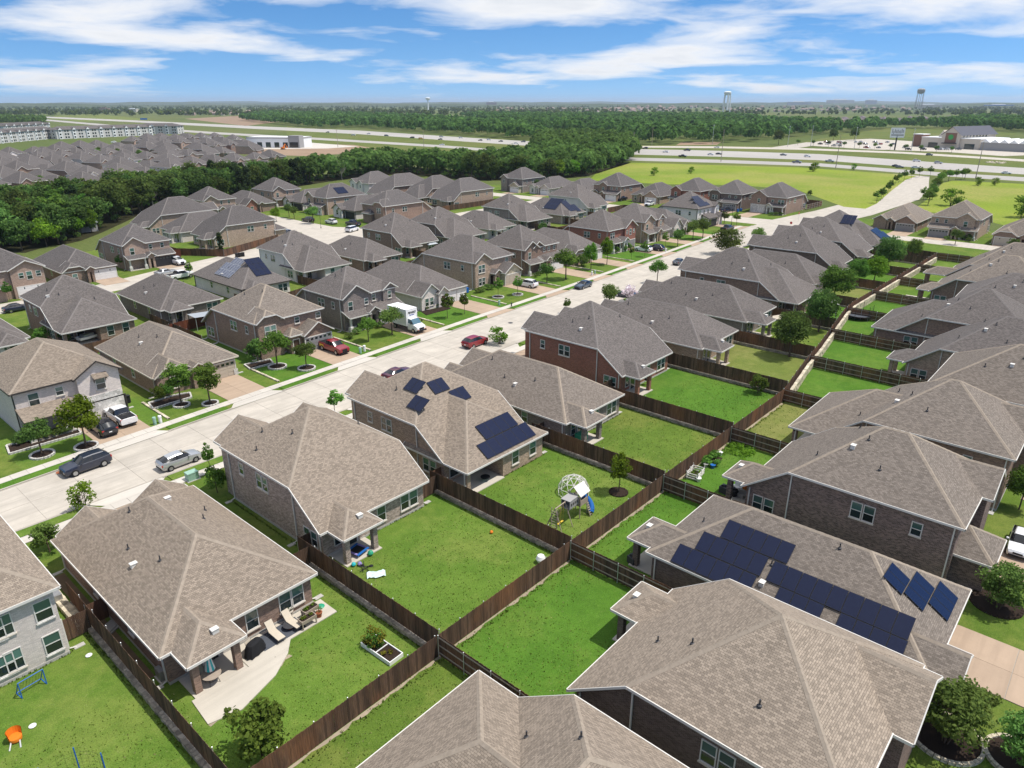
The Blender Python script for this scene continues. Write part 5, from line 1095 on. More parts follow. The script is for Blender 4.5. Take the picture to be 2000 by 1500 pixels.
T('young', G(1233, 507), 3.6, 'sapling on the lawn left of the parked white car'); T('young', G(1259, 502), 4.2, 'thin tree before the parked white car'); T('young', G(1299, 484), 4.4, 'thin tree right of the parked dark car'); T('round1', G(1323, 482), 5.0, 'round tree before the twin-gable house')
T('round1', G(1353, 468), 6.0, 'left of two dark trees before the white gabled house'); T('round1', G(1372, 467), 6.4, 'right of two dark trees before the white gabled house'); T('round1', G(1414, 438), 4.2, 'small tree behind the black pickup'); T('young', G(1438, 441), 4.4, 'tree on the street corner by the black pickup', 1.3)
# near side of the street
T('young', G(655, 812), 3.6, 'small tree in front of the tan solar house', 1.3); T('scrub', G(975, 672), 3.2, 'spiky young tree behind the red car', 1.2); T('young', G(1107, 612), 3.0, 'treetop showing behind the red brick house', 1.2); T('round1', G(1190, 606), 5.4, 'tree with purple shrub before the dark one-storey house'); T('bloom', G(1228, 590), 3.4, 'purple-grey flowering shrub by a parked car', 1.2, 'shrub', name='shrub'); T('round2', G(1283, 553), 5.2, 'single dense tree at the kerb facing the street')
T('myrtle', G(1420, 497), 6.4, 'wide many-stemmed tree at the kerb', 1.35); T('round1', G(1478, 482), 5.6, 'dark tree beside the long dark brick house')
T('scrub', G(165, 995), 3.4, 'leafy sapling behind the umbrella patio house roof', .8); T('bush', G(98, 1078), 3.0, 'leafy shrub at the front corner of the umbrella patio house', .9, 'shrub', name='shrub'); T('bushy', G(425, 962), 3.4, 'large shrub at the front corner of the grey brick house', .8, 'shrub', name='shrub'); T('young', G(413, 930), 4.0, 'thin crape myrtle left of the grey brick house', .7)
# back yards
T('bushy', G(513, 1478), 4.3, 'round leafy tree in the corner of the umbrella patio yard', .95); T('bright', G(1208, 962), 4.6, 'young green tree in a black ring beside the playset', .75); ring(G(1208, 962), .85, 'black edged mulch ring under the playset lawn tree', 'mulch', .12)
T('bushy', G(1480, 768), 3.0, 'bushy young tree in the corner of the red house lawn'); T('big', G(1541, 697), 7.4, 'large grey-green tree in the dry lawn', .95); T('big', G(1598, 648), 7.6, 'grey-green tree before the small white swing set', .9); T('biglush', G(1627, 592), 7.8, 'big round green tree behind the brown brick house'); T('biglush', G(1672, 560), 6.4, 'darker half of the paired trees by the stone wall', .8); T('lime', G(1706, 552), 6.0, 'bright green half of the paired trees by the stone wall', 1.1); T('big', G(1731, 532), 8.4, 'big dark tree by the corner solar house', 1.0); T('biglush', G(1783, 506), 5.4, 'light speckled tree at the fence corner', .85)
# right-hand front yards
T('myrtle', G(1845, 1452), 4.3, 'large crape myrtle in a stone-edged bed at bottom right', 1.1); T('myrtle', G(1948, 1190), 4.0, 'leafy crape myrtle before the speckled brick house', 1.0); T('myrtle', G(1995, 1498), 4.0, 'tree in a stone ring at the bottom right corner', .9); T('biglush', G(1990, 995), 5.0, 'tree at the right edge by the long-roofed house', .7)
ring(G(1845, 1440), 2.0, 'curved stone-edged bed under the large crape myrtle', 'stone_cream'); ring(G(1985, 1483), 1.6, 'stone ring bed at the bottom right corner', 'stone_cream'); ring(G(1945, 1180), 1.7, 'dark mulch bed under the crape myrtle by the speckled house', 'mulch', .1)
T('bush', G(1915, 1385), 1.6, 'low leafy shrub in the curved edged bed', 1.3, 'shrub', name='shrub')
# far right and meadow
T('round1', G(1865, 478), 4.6, 'tree on the lawn of the blue-grey garage house'); T('round1', G(1975, 496), 4.4, 'round tree before the house at the right edge'); T('bush', G(1890, 470), 2.0, 'shrub left of the blue-grey garage porch', 1.0, 'shrub', name='shrub')
T('scrub', G(1858, 402), 7.0, 'loose wild tree behind the far right houses', 1.3); T('scrub', G(1996, 425), 8.0, 'wild tree at the right edge of the meadow', 1.1); T('scrub', G(1277, 343), 5.0, 'lone scrub in the middle of the sunny meadow', 1.0); T('scrub', G(1349, 339), 4.2, 'sunlit pale scrub in the meadow'); T('scrub', G(1588, 335), 5.6, 'dark scrub by the highway power pole', 1.2); T('scrub', G(1910, 363), 4.6, 'pale scrub near the right meadow edge'); T('scrub', G(1943, 362), 4.0, 'bare scrub near the right meadow edge'); T('scrub', G(1667, 332), 4.0, 'dry scrub beside the highway'); T('bush', G(1582, 382), 2.4, 'single bush behind the corner house')
ORD = 'first second third fourth fifth sixth seventh eighth ninth tenth eleventh twelfth thirteenth fourteenth'.split()
LT = [(1711, 397), (1720, 392), (1724, 389), (1733, 379), (1738, 373), (1748, 362), (1755, 357), (1765, 354), (1779, 350), (1795, 346), (1816, 345)]
RT = [(1803, 392), (1812, 401), (1815, 395), (1820, 390), (1822, 380), (1828, 372), (1832, 366), (1836, 360), (1840, 354), (1852, 354), (1866, 352), (1884, 350), (1878, 351)]
for k, (u, v) in enumerate(LT): T('young', G(u, v), 5.0 if k < 7 else 5.6, 'young street tree, %s from the front along the left kerb of the entry road' % ORD[k], 1.3, group='entry road trees, left kerb')
for k, (u, v) in enumerate(RT): T('round2' if k % 2 else 'young', G(u, v), 5.6, 'young street tree, %s in the right kerb line of the entry road' % ORD[k], 1.15, group='entry road trees, right kerb')
# beds and clipped shrubs
BED = [(45, 840, 8, 1.2, 'before the white brick house porch'), (480, 0, 0, 0, '')]
def shrubs(pts, key, H, ds, wid=1.0, cat='shrub'):
    for k, (u, v) in enumerate(pts): T(key, G(u, v), H, '%s, %s from the left' % (ds, ('first', 'second', 'third', 'fourth', 'fifth', 'sixth', 'seventh')[k]), wid, cat, name='shrub', group=ds)
shrubs([(40, 868), (55, 860), (84, 858), (100, 853), (116, 850), (128, 846)], 'ball', 1.3, 'clipped shrub below the white brick house porch', 1.2)
mulchbed(G(85, 862), [(-3.6, -1.0), (3.6, -1.2), (3.8, .3), (-3.2, 1.6)], 'white-edged planting bed below the white brick house porch', 'stone_white')
shrubs([(312, 782), (330, 775)], 'bushy', 2.2, 'dark shrub in the white-edged bed by the tan garage house')
mulchbed(G(330, 783), [(-2.6, -1.4), (2.4, -1.3), (3.0, .4), (1.0, 1.1), (-2.2, .9)], 'curved white-edged mulch bed at the tan garage house', 'stone_white')
mulchbed(G(505, 712), [(-2, -1.2), (1.6, -1.4), (2.2, .5), (-1.6, 1.2)], 'white-edged mulch bed at the brown brick house corner', 'stone_white')
shrubs([(684, 661), (697, 652), (706, 645), (741, 640)], 'ball', 1.4, 'clipped dark shrub before the dark brick porch', 1.15)
shrubs([(832, 606), (841, 601), (852, 600), (862, 592), (871, 597)], 'ball', 1.2, 'clipped shrub in the mulch bed of the twin-garage house')
mulchbed(G(850, 606), [(-3.4, -1.3), (2.6, -1.5), (3.6, .4), (-2.4, 1.3)], 'dark mulch bed curving along the twin-garage house')
shrubs([(934, 572), (942, 570), (950, 565), (958, 566)], 'ball', 1.5, 'clipped shrub before the satellite dish house', 1.1)
shrubs([(1046, 541), (1053, 538), (1060, 534)], 'ball', 1.3, 'dark shrub before the stone porch', 1.1)
shrubs([(1203, 495), (1218, 491), (1227, 488)], 'bush', 2.0, 'leafy shrub before the reddish brick house')
shrubs([(1325, 463), (1333, 461), (1341, 457)], 'bush', 2.2, 'leafy shrub before the white gabled house')
shrubs([(1506, 421), (1515, 421), (1524, 421)], 'ball', 1.6, 'clipped hedge shrub before the meadow corner house', 1.2)
shrubs([(1848, 469), (1880, 469), (1892, 473)], 'ball', 1.7, 'dark ball shrub before the blue-grey garage house')
shrubs([(1035, 373), (1050, 376)], 'round1', 6.0, 'clipped tree in front of the pale double garage house', .7, 'tree')
shrubs([(80, 485), (96, 478), (115, 473)], 'cypress', 6.5, 'pale green cone tree before the woods at left', 1.0, 'tree') if False else None
for k, (u, v, H, key, ds) in enumerate(((92, 482, 8, 'lime', 'bright conical tree before the woods at left'), (118, 470, 9, 'lime', 'second bright conical tree before the woods at left'), (150, 462, 7, 'lime', 'bright tree by the grey shed in the woods'), (180, 455, 7.5, 'bright', 'bright tree right of the grey shed'), (432, 496, 6.2, 'cypress', 'dark pointed cedar behind the brown side fence'), (565, 425, 5, 'round1', 'tree by the short cross street kerb'), (575, 428, 4.6, 'round1', 'second tree by the short cross street kerb'), (612, 437, 6.0, 'round1', 'tree by the cross street lamp post'), (405, 420, 5.2, 'lime', 'bright tree before the small red gable'), (440, 418, 5, 'round2', 'tree right of the small red gable'), (540, 433, 5.0, 'bright', 'bright tree at the cross street corner'), (20, 590, 4.2, 'young', 'sapling before the pink house at the left edge'), (85, 670, 3.0, 'bushy', 'bush beside the boat porch house'), (130, 672, 2.6, 'bushy', 'bush below the white boat'), (236, 527, 3.6, 'young', 'sapling before the one-storey house with white garage'), (285, 518, 4, 'young', 'tree by the open garage house'), (1060, 455, 3.4, 'bush', 'bush behind the reddish brick house'), (1130, 398, 3.0, 'bush', 'shrub by the white house rear corner'), (372, 545, 4, 'young', 'slim tree left of the whitewashed solar house'))):
    T(key, G(u, v), H, ds)
for k, (u, v) in enumerate(((540, 1300), )): pass

# ragged grass along fences and walls, weeds and dry wisps in the near lawns
def blades(name, label, P3, size, mat_, seed):
    rs = np.random.RandomState(seed); n = len(P3); p = np.array([(x, y, .0) for x, y in P3])
    a = rs.uniform(0, 6.283, n); h_ = size * rs.uniform(.5, 1.4, n); w_ = size * rs.uniform(.25, .6, n); d = np.stack([np.cos(a), np.sin(a), np.zeros(n)], 1); lean = rs.normal(size=(n, 3)) * (size * .5); lean[:, 2] = 0
    up = lean + np.stack([np.zeros(n), np.zeros(n), h_], 1)
    V = np.stack([p - d * w_[:, None], p + d * w_[:, None], p + up + d * w_[:, None] * .5, p + up - d * w_[:, None] * .5], 1).reshape(-1, 3)
    o = link(name, quads_mesh(name, V, mat_)); o['kind'] = 'stuff'; tag(o, label, 'grass'); return o
rg_ = random.Random(77); EP = []
def along(a, b, n, spread):
    L = math.dist(a, b); nx, ny = -(b[1] - a[1]) / L, (b[0] - a[0]) / L
    for i in range(int(L * n)):
        t = rg_.random(); d = abs(rg_.gauss(0, spread)); EP.append((a[0] + (b[0] - a[0]) * t + nx * d, a[1] + (b[1] - a[1]) * t + ny * d))
along((-40, .06), (60, .06), 16, .10); along((60, -.35), (-40, -.35), 9, .14)
for s_, t_, _ in LS[:6]: along((s_ + .07, t_), (s_ + .07, .1), 14, .10); along((s_ - .36, .1), (s_ - .36, t_), 14, .12)
for s_, t_, _ in RS[:7]: along((s_ + .05, t_), (s_ + .05, 0), 12, .1); along((s_ - .05, 0), (s_ - .05, t_), 12, .1)
for a, b in (((13.0, 15.5), (6.0, 15.5)), ((.9, 31), (.9, 15.6)), ((28.7, 13.7), (22, 13.7)), ((43.4, 13.5), (36.2, 13.5)), ((-16.7, 19.5), (-29, 19.5))): along(b, a, 14, .08)
blades('grass_fringe', 'longer grass fringe along the near fences and house walls', EP, .13, 'grass_blade', 3)
LP, DP = [], []
for i in range(26000):
    x, y = rg_.uniform(-31, 62), rg_.uniform(-9.5, 13)
    if y < 0 and x > 30 and rg_.random() < .5: continue
    if y > 0 and ((-13.8 < x < -1.9 and y > 8.6 - .35 * max(0, -8 - x)) or (-13.8 < x < -8 and y > 5.6) or (1.3 < x < 6 and y > 12.8)): continue
    if y < 0 and ((x < -1 and y < -4.6) or (x > 9 and x < 29 and y < -3.6 and not 0 < x < 9) or (x > 30.6 and y < -5)): continue
    (DP if rg_.random() < .11 * (.5 + .5 * math.sin(x * .31 + 2 * math.sin(y * .4))) + .02 else LP).append((x, y))
blades('lawn_blades', 'uneven green grass clumps in the near back yards', LP, .085, 'grass_blade', 4); blades('dry_wisps', 'dry straw wisps in the near back yards', DP, .085, 'grass_dry_blade', 5)
def ragged(name, a, b, w_, mat_, z=.019):
    n = int(math.dist(a, b) / .5); pa = []; pb = []; L = math.dist(a, b); nx, ny = -(b[1] - a[1]) / L, (b[0] - a[0]) / L
    for i in range(n + 1):
        t = i / n; x, y = a[0] + (b[0] - a[0]) * t, a[1] + (b[1] - a[1]) * t; d = w_ * rg_.uniform(.25, 1.3); pa.append((x, y)); pb.append((x + nx * d, y + ny * d))
    m_ = MB()
    for i in range(n): m_.face([(pa[i][0], pa[i][1], z), (pa[i + 1][0], pa[i + 1][1], z), (pb[i + 1][0], pb[i + 1][1], z), (pb[i][0], pb[i][1], z)])
    struct(name, m_.mesh(name, mat_))
ragged('soil_strip', (60, -.02), (-40, -.02), .3, 'pale_soil'); ragged('soil_strip', (-2.4, 13), (-2.4, 18), 1.4, 'pale_soil'); ragged('soil_strip', (-13.6, 6.35), (-6.9, 8.0), -.3, 'pale_soil')
# ---------------------------------------------------------------- vehicles
CARM = {}
def loft(stations, mats):
    """stations: (x, floor, belt, roof, half width, half roof width); returns body and glass builders split by face"""
    body, gl = MB(), MB(); rows = []
    for (x, zf, zb, zr, w_, wr) in stations:
        rows.append([(x, 0, zf), (x, w_ * .9, zf), (x, w_ * .99, zf + .12), (x, w_, (zf + zb) / 2), (x, w_ * .97, zb - .05), (x, w_ * .93, zb), (x, wr, max(zb, zr - .07)), (x, wr * .86, max(zb, zr)), (x, 0, max(zb, zr) + .025)])
    for a, b in zip(range(len(rows)), range(1, len(rows))):
        A, B = rows[a], rows[b]; sa, sb = stations[a], stations[b]
        for i in range(8):
            q = [A[i], B[i], B[i + 1], A[i + 1]]
            m2 = [(x, -y, z) for x, y, z in q][::-1]
            cab = (sa[3] > sa[2] + .25) and (sb[3] > sb[2] + .25)
            ws = ((sa[3] > sa[2] + .25) != (sb[3] > sb[2] + .25))
            g_ = (i == 5 and (cab)) or (i in (5, 6, 7) and ws)
            t = gl if g_ else body
            t.face(q[::-1]); t.face(m2[::-1])
    for rw, rev in ((rows[0], False), (rows[-1], True)):
        p = rw + [(x, -y, z) for x, y, z in reversed(rw[1:-1])]
        body.face(p if not rev else p[::-1])
    return body, gl
def weld(me):
    import bmesh
    bm = bmesh.new(); bm.from_mesh(me); bmesh.ops.remove_doubles(bm, verts=bm.verts, dist=.002); bmesh.ops.recalc_face_normals(bm, faces=bm.faces); bm.to_mesh(me); bm.free()
    me.polygons.foreach_set('use_smooth', [True] * len(me.polygons)); me.set_sharp_from_angle(angle=R(32)); me.update(); return me
SPEC = {  # stations from front (+x) to rear
    'sedan': [(2.38, .42, .62, .62, .70, .5), (2.25, .24, .78, .78, .82, .6), (1.2, .2, .93, .93, .90, .66), (.85, .2, .96, .97, .91, .68), (.15, .2, .97, 1.42, .91, .62), (-.6, .2, .98, 1.46, .91, .62), (-1.15, .2, 1.0, 1.40, .91, .60), (-1.75, .2, 1.03, 1.04, .90, .66), (-2.25, .25, 1.02, 1.02, .84, .62), (-2.38, .42, .8, .8, .74, .6)],
    'hatch': [(2.2, .42, .62, .62, .70, .5), (2.05, .24, .80, .80, .80, .6), (1.25, .2, .95, .95, .86, .64), (.95, .2, .98, .99, .87, .66), (.2, .2, .99, 1.44, .87, .60), (-.5, .2, 1.0, 1.48, .87, .60), (-1.35, .2, 1.04, 1.38, .86, .57), (-2.0, .25, 1.12, 1.14, .82, .58), (-2.2, .42, .9, .9, .74, .56)],
    'suv': [(2.35, .46, .72, .72, .76, .5), (2.22, .28, .92, .92, .88, .64), (1.25, .25, 1.06, 1.06, .94, .7), (.95, .25, 1.08, 1.10, .95, .72), (.3, .25, 1.09, 1.62, .95, .66), (-.6, .25, 1.10, 1.68, .95, .66), (-1.7, .25, 1.14, 1.63, .94, .64), (-2.2, .3, 1.16, 1.2, .90, .66), (-2.35, .46, .9, .9, .80, .62)],
    'van': [(2.55, .46, .75, .75, .80, .5), (2.4, .28, .92, .92, .92, .64), (1.7, .22, 1.06, 1.08, .98, .7), (.9, .22, 1.10, 1.70, .98, .74), (-.4, .22, 1.10, 1.78, .98, .76), (-2.1, .22, 1.12, 1.74, .97, .74), (-2.5, .3, 1.14, 1.2, .92, .72), (-2.58, .46, .9, .9, .86, .7)],
    'pickup': [(2.85, .55, .85, .85, .86, .6), (2.72, .38, 1.08, 1.08, .97, .74), (1.6, .35, 1.20, 1.20, 1.0, .78), (1.3, .35, 1.21, 1.23, 1.0, .8), (.75, .35, 1.22, 1.80, 1.0, .74), (-.1, .35, 1.22, 1.88, 1.0, .75), (-.75, .35, 1.22, 1.84, 1.0, .74), (-.95, .35, 1.22, 1.23, 1.0, .86), (-2.6, .4, 1.22, 1.22, .98, .86), (-2.82, .5, 1.15, 1.15, .95, .84)]}
WB = {'sedan': (1.42, -1.40, .33, .80), 'hatch': (1.36, -1.34, .32, .77), 'suv': (1.42, -1.42, .37, .84), 'van': (1.5, -1.5, .36, .87), 'pickup': (1.85, -1.75, .41, .88)}
def car_meshes(kind, colr):
    if (kind, colr) in CARM: return CARM[(kind, colr)]
    b, g = loft(SPEC[kind], None)
    fx, rx, wr, wy = WB[kind]; ln = SPEC[kind][0][0]; rn = SPEC[kind][-1][0]; hz = SPEC[kind][1][2]; hw = SPEC[kind][1][4]
    bm_ = weld(b.mesh('body', 'paint_' + colr)); gm = weld(g.mesh('glass', 'glass_car'))
    if 'tyre' + kind not in CARM:
        t_ = MB(); t_.lathe([(wr * .62, -.11), (wr * .97, -.1), (wr, -.06), (wr, .06), (wr * .97, .1), (wr * .62, .11)], 20); t_.f.pop(); t_.uv.pop(); t_.m.pop()
        r_ = MB(); r_.lathe([(wr * .64, -.08), (wr * .64, .10), (wr * .5, .085), (wr * .2, .09), (.02, .1)], 10)
        a_ = MB(); a_.lathe([(wr * 1.16, -.05), (wr * 1.16, .02)], 20)
        hl = MB(); hl.box(-.06, .05, -.17, .17, -.07, .07); tl = MB(); tl.box(-.05, .06, -.12, .12, -.1, .1)
        CARM['tyre' + kind] = (t_.mesh('tyre', 'tyre', 40), r_.mesh('rim', 'rim', 30), a_.mesh('wheel_arch', 'ink_black'), hl.mesh('headlight', 'lamp_clear'), tl.mesh('tail_light', 'tail_red'))
        bp = MB(); bp.box(ln - .2, ln + .02, -hw * .8, hw * .8, .3, .46); bp.box(rn - .02, rn + .2, -hw * .8, hw * .8, .34, .5); bp.box(ln - .1, ln + .015, -hw * .45, hw * .45, .52, hz - .12); CARM['bump' + kind] = bp.mesh('bumper', 'ink_black')
        pl = MB(); pl.box(-.012, .0, -.16, .16, -.06, .06); CARM['plate'] = pl.mesh('number_plate', 'white_paint')
        mi = MB(); mi.box(-.08, .08, -.09, .09, -.06, .06); CARM['mirror' + colr] = mi.mesh('mirror', 'paint_' + colr)
    if 'mirror' + colr not in CARM:
        mi = MB(); mi.box(-.08, .08, -.09, .09, -.06, .06); CARM['mirror' + colr] = mi.mesh('mirror', 'paint_' + colr)
    CARM[(kind, colr)] = (bm_, gm); return CARM[(kind, colr)]
def car(kind, colr, pos, head, label, z=.035, detail=True, group=None, name=None, cat=None):
    bm_, gm = car_meshes(kind, colr)
    nm = name or {'sedan': 'parked_car', 'hatch': 'parked_car', 'suv': 'parked_suv', 'van': 'parked_van', 'pickup': 'pickup_truck'}[kind]
    o = thing(nm, label, cat or {'pickup': 'pickup', 'van': 'van', 'suv': 'car'}.get(kind, 'car'), (pos[0], pos[1], z), R(head), group)
    link('body', bm_, o); link('glass', gm, o)
    fx, rx, wr, wy = WB[kind]; ty, rm, ar, hl, tl = CARM['tyre' + kind]; ln = SPEC[kind][0][0]; rn = SPEC[kind][-1][0]; hz = SPEC[kind][1][2]; hw = SPEC[kind][1][4]
    for x in (fx, rx):
        for sg in (1, -1):
            w_ = link('wheel', ty, o, (x, sg * (wy + .06), wr)); w_.rotation_euler = (R(-90) * sg, 0, 0)
            if detail:
                link('rim', rm, w_); a_ = link('wheel_arch', ar, o, (x, sg * (wy + .045), wr + .02)); a_.rotation_euler = (R(-90) * sg, 0, 0)
    if detail:
        for sg in (1, -1):
            link('headlight', hl, o, (ln - .16, sg * (hw - .22), hz - .1)); link('tail_light', tl, o, (rn + .06, sg * (hw - .12), hz - .0)); link('mirror', CARM['mirror' + colr], o, (SPEC[kind][3][0] - .25, sg * (SPEC[kind][3][4] + .1), SPEC[kind][3][2] + .08))
        link('bumper', CARM['bump' + kind], o); link('number_plate', CARM['plate'], o, (rn - .012, 0, .7))
    if kind == 'pickup':
        k = 'bed'
        if k not in CARM:
            b = MB(); b.box(-2.72, -1.02, -.8, .8, 1.2, 1.262); CARM[k] = b.mesh('bed_cover', 'ink_black')
        link('bed_cover', CARM[k], o)
    return o
car('suv', 'navy', G(170, 916), 180 + 2.5, 'black crossover parked at the far kerb by the white brick house')
car('hatch', 'silver', G(352, 907), 1.5, 'silver hatchback parked at the near kerb')
car('suv', 'black', G(203, 843), 90, 'black hatchback suv in the white brick house driveway')
car('pickup', 'white', G(237, 822), 90, 'white pickup with grey bed cover in the white brick house driveway')
car('sedan', 'maroon', G(777, 737), 2.5, 'dark maroon sedan parked at the near kerb')
car('suv', 'red', G(928, 675), 3, 'red crossover parked at the near kerb')
o = car('pickup', 'red', G(653, 686), -90, 'red pickup with decals on the brown brick house driveway')
d_ = MB(); d_.face([(-2.4, -1.004, .62), (-1.3, -1.006, .62), (-1.3, -1.006, 1.05), (-2.4, -1.004, 1.05)]); link('decal', d_.mesh('decal', 'yellow'), o)
car('sedan', 'steel', G(1139, 562), 183, 'blue-grey sedan driving on the street')
car('sedan', 'grey', G(1327, 516), 4, 'grey sedan moving along the far street')
car('suv', 'white', G(1030, 560), 92, 'white hatchback suv in the satellite dish house driveway'); car('suv', 'white', G(1256, 491), 92, 'white car in the grey garage driveway'); car('suv', 'navy', G(1280, 489), 92, 'dark car beside the white car on the grey garage driveway')
car('pickup', 'black', G(1420, 451), 0, 'black pickup in the white corner house driveway'); car('van', 'navy', G(1417, 414), 0, 'dark minivan by the blue bins on the cross street'); car('pickup', 'white', G(346, 516), -88, 'white work pickup before the open garage')
car('pickup', 'white', G(353, 544), 6, 'white truck with canopy parked beyond the whitewashed solar house'); car('sedan', 'silver', G(325, 537), 6, 'silver car parked behind the dark one-storey roof'); car('sedan', 'navy', G(36, 607), 2, 'blue sedan parked at the left edge of the second street'); car('sedan', 'black', G(60, 575), 92, 'black car on the pink house driveway')
car('suv', 'black', G(602, 433), 95, 'black suv on the cross street driveway'); car('suv', 'white', G(647, 437), 90, 'white suv before the black garage doors'); car('pickup', 'navy', G(690, 441), 92, 'dark pickup right of the white suv'); car('van', 'white', G(688, 452), 20, 'white minivan on the street corner'); car('sedan', 'navy', G(565, 458), 10, 'dark sedan half hidden behind the pale side-on house')
car('pickup', 'black', G(1214, 392), 180, 'black truck before the bracketed gable house'); car('pickup', 'white', G(1268, 402), 190, 'white pickup on the meadow row driveway'); car('hatch', 'white', G(1990, 1072), 182, 'white sports car at the right edge of the picture'); car('sedan', 'navy', G(1222, 580), 94, 'dark car half hidden by the purple shrub')
# box truck
def box_truck(pos, head):
    o = thing('box_truck', 'white rental box truck with lettering in the dark brick house driveway', 'truck', (pos[0], pos[1], .06), R(head))
    b = MB(); b.box(-4.6, .35, -1.2, 1.2, .95, 3.75); b.box(-4.62, .37, -1.22, 1.22, 3.70, 3.79); b.box(-4.62, .37, -1.215, -1.18, .95, 1.08); b.box(-4.62, .37, 1.18, 1.215, .95, 1.08); link('cargo_box', b.mesh('cargo_box', 'white_paint'), o)
    c_, g_ = loft([(2.75, .5, .85, .85, .86, .6), (2.6, .4, 1.18, 1.18, .98, .78), (1.75, .35, 1.45, 1.46, 1.02, .82), (1.1, .35, 1.5, 2.22, 1.02, .82), (.42, .35, 1.5, 2.32, 1.02, .84), (.36, .35, 1.5, 2.30, 1.02, .84)], None)
    link('cab', weld(c_.mesh('cab', 'paint_white')), o); link('glass', weld(g_.mesh('glass', 'glass_blue')), o)
    ch = MB(); ch.box(-4.3, .4, -.5, .5, .45, .95); link('chassis', ch.mesh('chassis', 'ink_black'), o)
    bp = MB(); bp.box(2.55, 2.85, -.98, .98, .38, .62); bp.box(2.6, 2.8, -.5, .5, .68, .98); link('bumper', bp.mesh('bumper', 'ink_black'), o)
    car_meshes('pickup', 'white'); ty, rm, ar, hl, tl = CARM['tyrepickup']
    for x in (1.75, -2.9):
        for sg in (1, -1):
            w_ = link('wheel', ty, o, (x, sg * .98, .41)); w_.rotation_euler = (R(-90) * sg, 0, 0); link('rim', rm, w_)
    for sg in (1, -1):
        link('headlight', hl, o, (2.68, sg * .72, .86)); m_ = MB(); m_.box(-.05, .05, -.1, .1, -.2, .2); link('mirror', m_.mesh('mirror', 'ink_black'), o, (1.5, sg * 1.2, 1.75)); m_ = MB(); m_.box(-.06, .04, -.14, .14, -.05, .05); link('indicator', m_.mesh('indicator', 'plastic_orange'), o, (2.72, sg * .74, .7))
    def txt(body, size, loc, rot, mat_, sh=0.2):
        c = bpy.data.curves.new('lettering', 'FONT'); c.body = body; c.size = size; c.align_x = 'CENTER'; c.align_y = 'CENTER'; c.extrude = .004; c.shear = sh; c.offset = .012; c.materials.append(MATS[mat_])
        t0 = bpy.data.objects.new('lettering', c); me = t0.to_mesh().copy(); bpy.data.objects.remove(t0); t = link('lettering', me, o, loc); t.rotation_euler = rot; return t
    txt('PENSKE', .5, (.385, 0, 3.15), (R(90), 0, R(90)), 'ink_black'); txt('Truck Rental', .2, (.385, 0, 2.75), (R(90), 0, R(90)), 'ink_blue')
    st = MB(); st.box(-3.6, -.6, -1.232, -1.202, 2.35, 2.95); st.box(-3.6, -.6, 1.202, 1.232, 2.35, 2.95); link('side_stripe', st.mesh('side_stripe', 'ink_blue'), o)
    txt('PENSKE', .5, (-2.1, -1.24, 2.65), (R(90), 0, 0), 'plastic_orange'); txt('PENSKE', .5, (-2.1, 1.24, 2.65), (R(90), 0, R(180)), 'plastic_orange')
box_truck(G(803, 645), -90)

# ---------------------------------------------------------------- street furniture and yard things
def simple(name, label, cat, pos, parts, rz=0.0, z=0.0, group=None):
    """parts: list of (part name, builder, material)"""
    o = thing(name, label, cat, (pos[0], pos[1], z), R(rz), group)
    for pn, b, mt in parts: link(pn, b.mesh(pn, mt, 40), o)
    return o
def mk(fn_):
    b = MB(); fn_(b); return b
for k, (u, v, ds) in enumerate(((1032, 690, 'behind the red brick house'), (627, 446, 'on the short cross street'), (1428, 440, 'on the corner by the black pickup'))):
    simple('street_lamp', 'black street lamp ' + ds, 'street lamp', G(u, v), [('pole', mk(lambda b: b.lathe([(.13, 0), (.11, .5), (.06, .6), (.045, 4.6)], 8)), 'ink_black'), ('lantern', mk(lambda b: b.lathe([(.05, 4.6), (.2, 4.72), (.24, 5.15), (.27, 5.2), (.05, 5.5), (.02, 5.6)], 8)), 'metal_dark')])
def stop_sign(u, v, label, face):
    o = simple('stop_sign', label, 'road sign', G(u, v), [('pole', mk(lambda b: b.bar((0, 0, 0), (0, 0, 2.9), .035, 6)), 'galv'), ('sign_plate', mk(lambda b: [b.prism([(.4 * math.cos(R(22.5 + 45 * i)), .4 * math.sin(R(22.5 + 45 * i))) for i in range(8)], 0, .02)]), 'red_sign')], face)
    p = [c for c in o.children if c.name.startswith('sign_plate')][0]; p.location = (.06, 0, 2.55); p.rotation_euler = (R(90), 0, R(90))
stop_sign(1543, 452, 'red stop sign at the street corner', 180); stop_sign(1559, 432, 'sign post on the grass by the corner brick house', 90)
def box_on(u, v, dx, dy, dz, mt, name, label, cat, rz=0):
    b = MB(); b.box(-dx / 2, dx / 2, -dy / 2, dy / 2, 0, dz * .86); b.box(-dx / 2 - .02, dx / 2 + .02, -dy / 2 - .02, dy / 2 + .02, dz * .86, dz); pd = MB(); pd.box(-dx / 2 - .12, dx / 2 + .12, -dy / 2 - .12, dy / 2 + .12, -.02, .06)
    return simple(name, label, cat, G(u, v), [('cabinet', b, mt), ('base_pad', pd, 'foundation')], rz)
box_on(376, 936, 1.1, .8, .9, 'utility_green', 'utility_box', 'green utility box on the lawn by the near kerb', 'utility box')
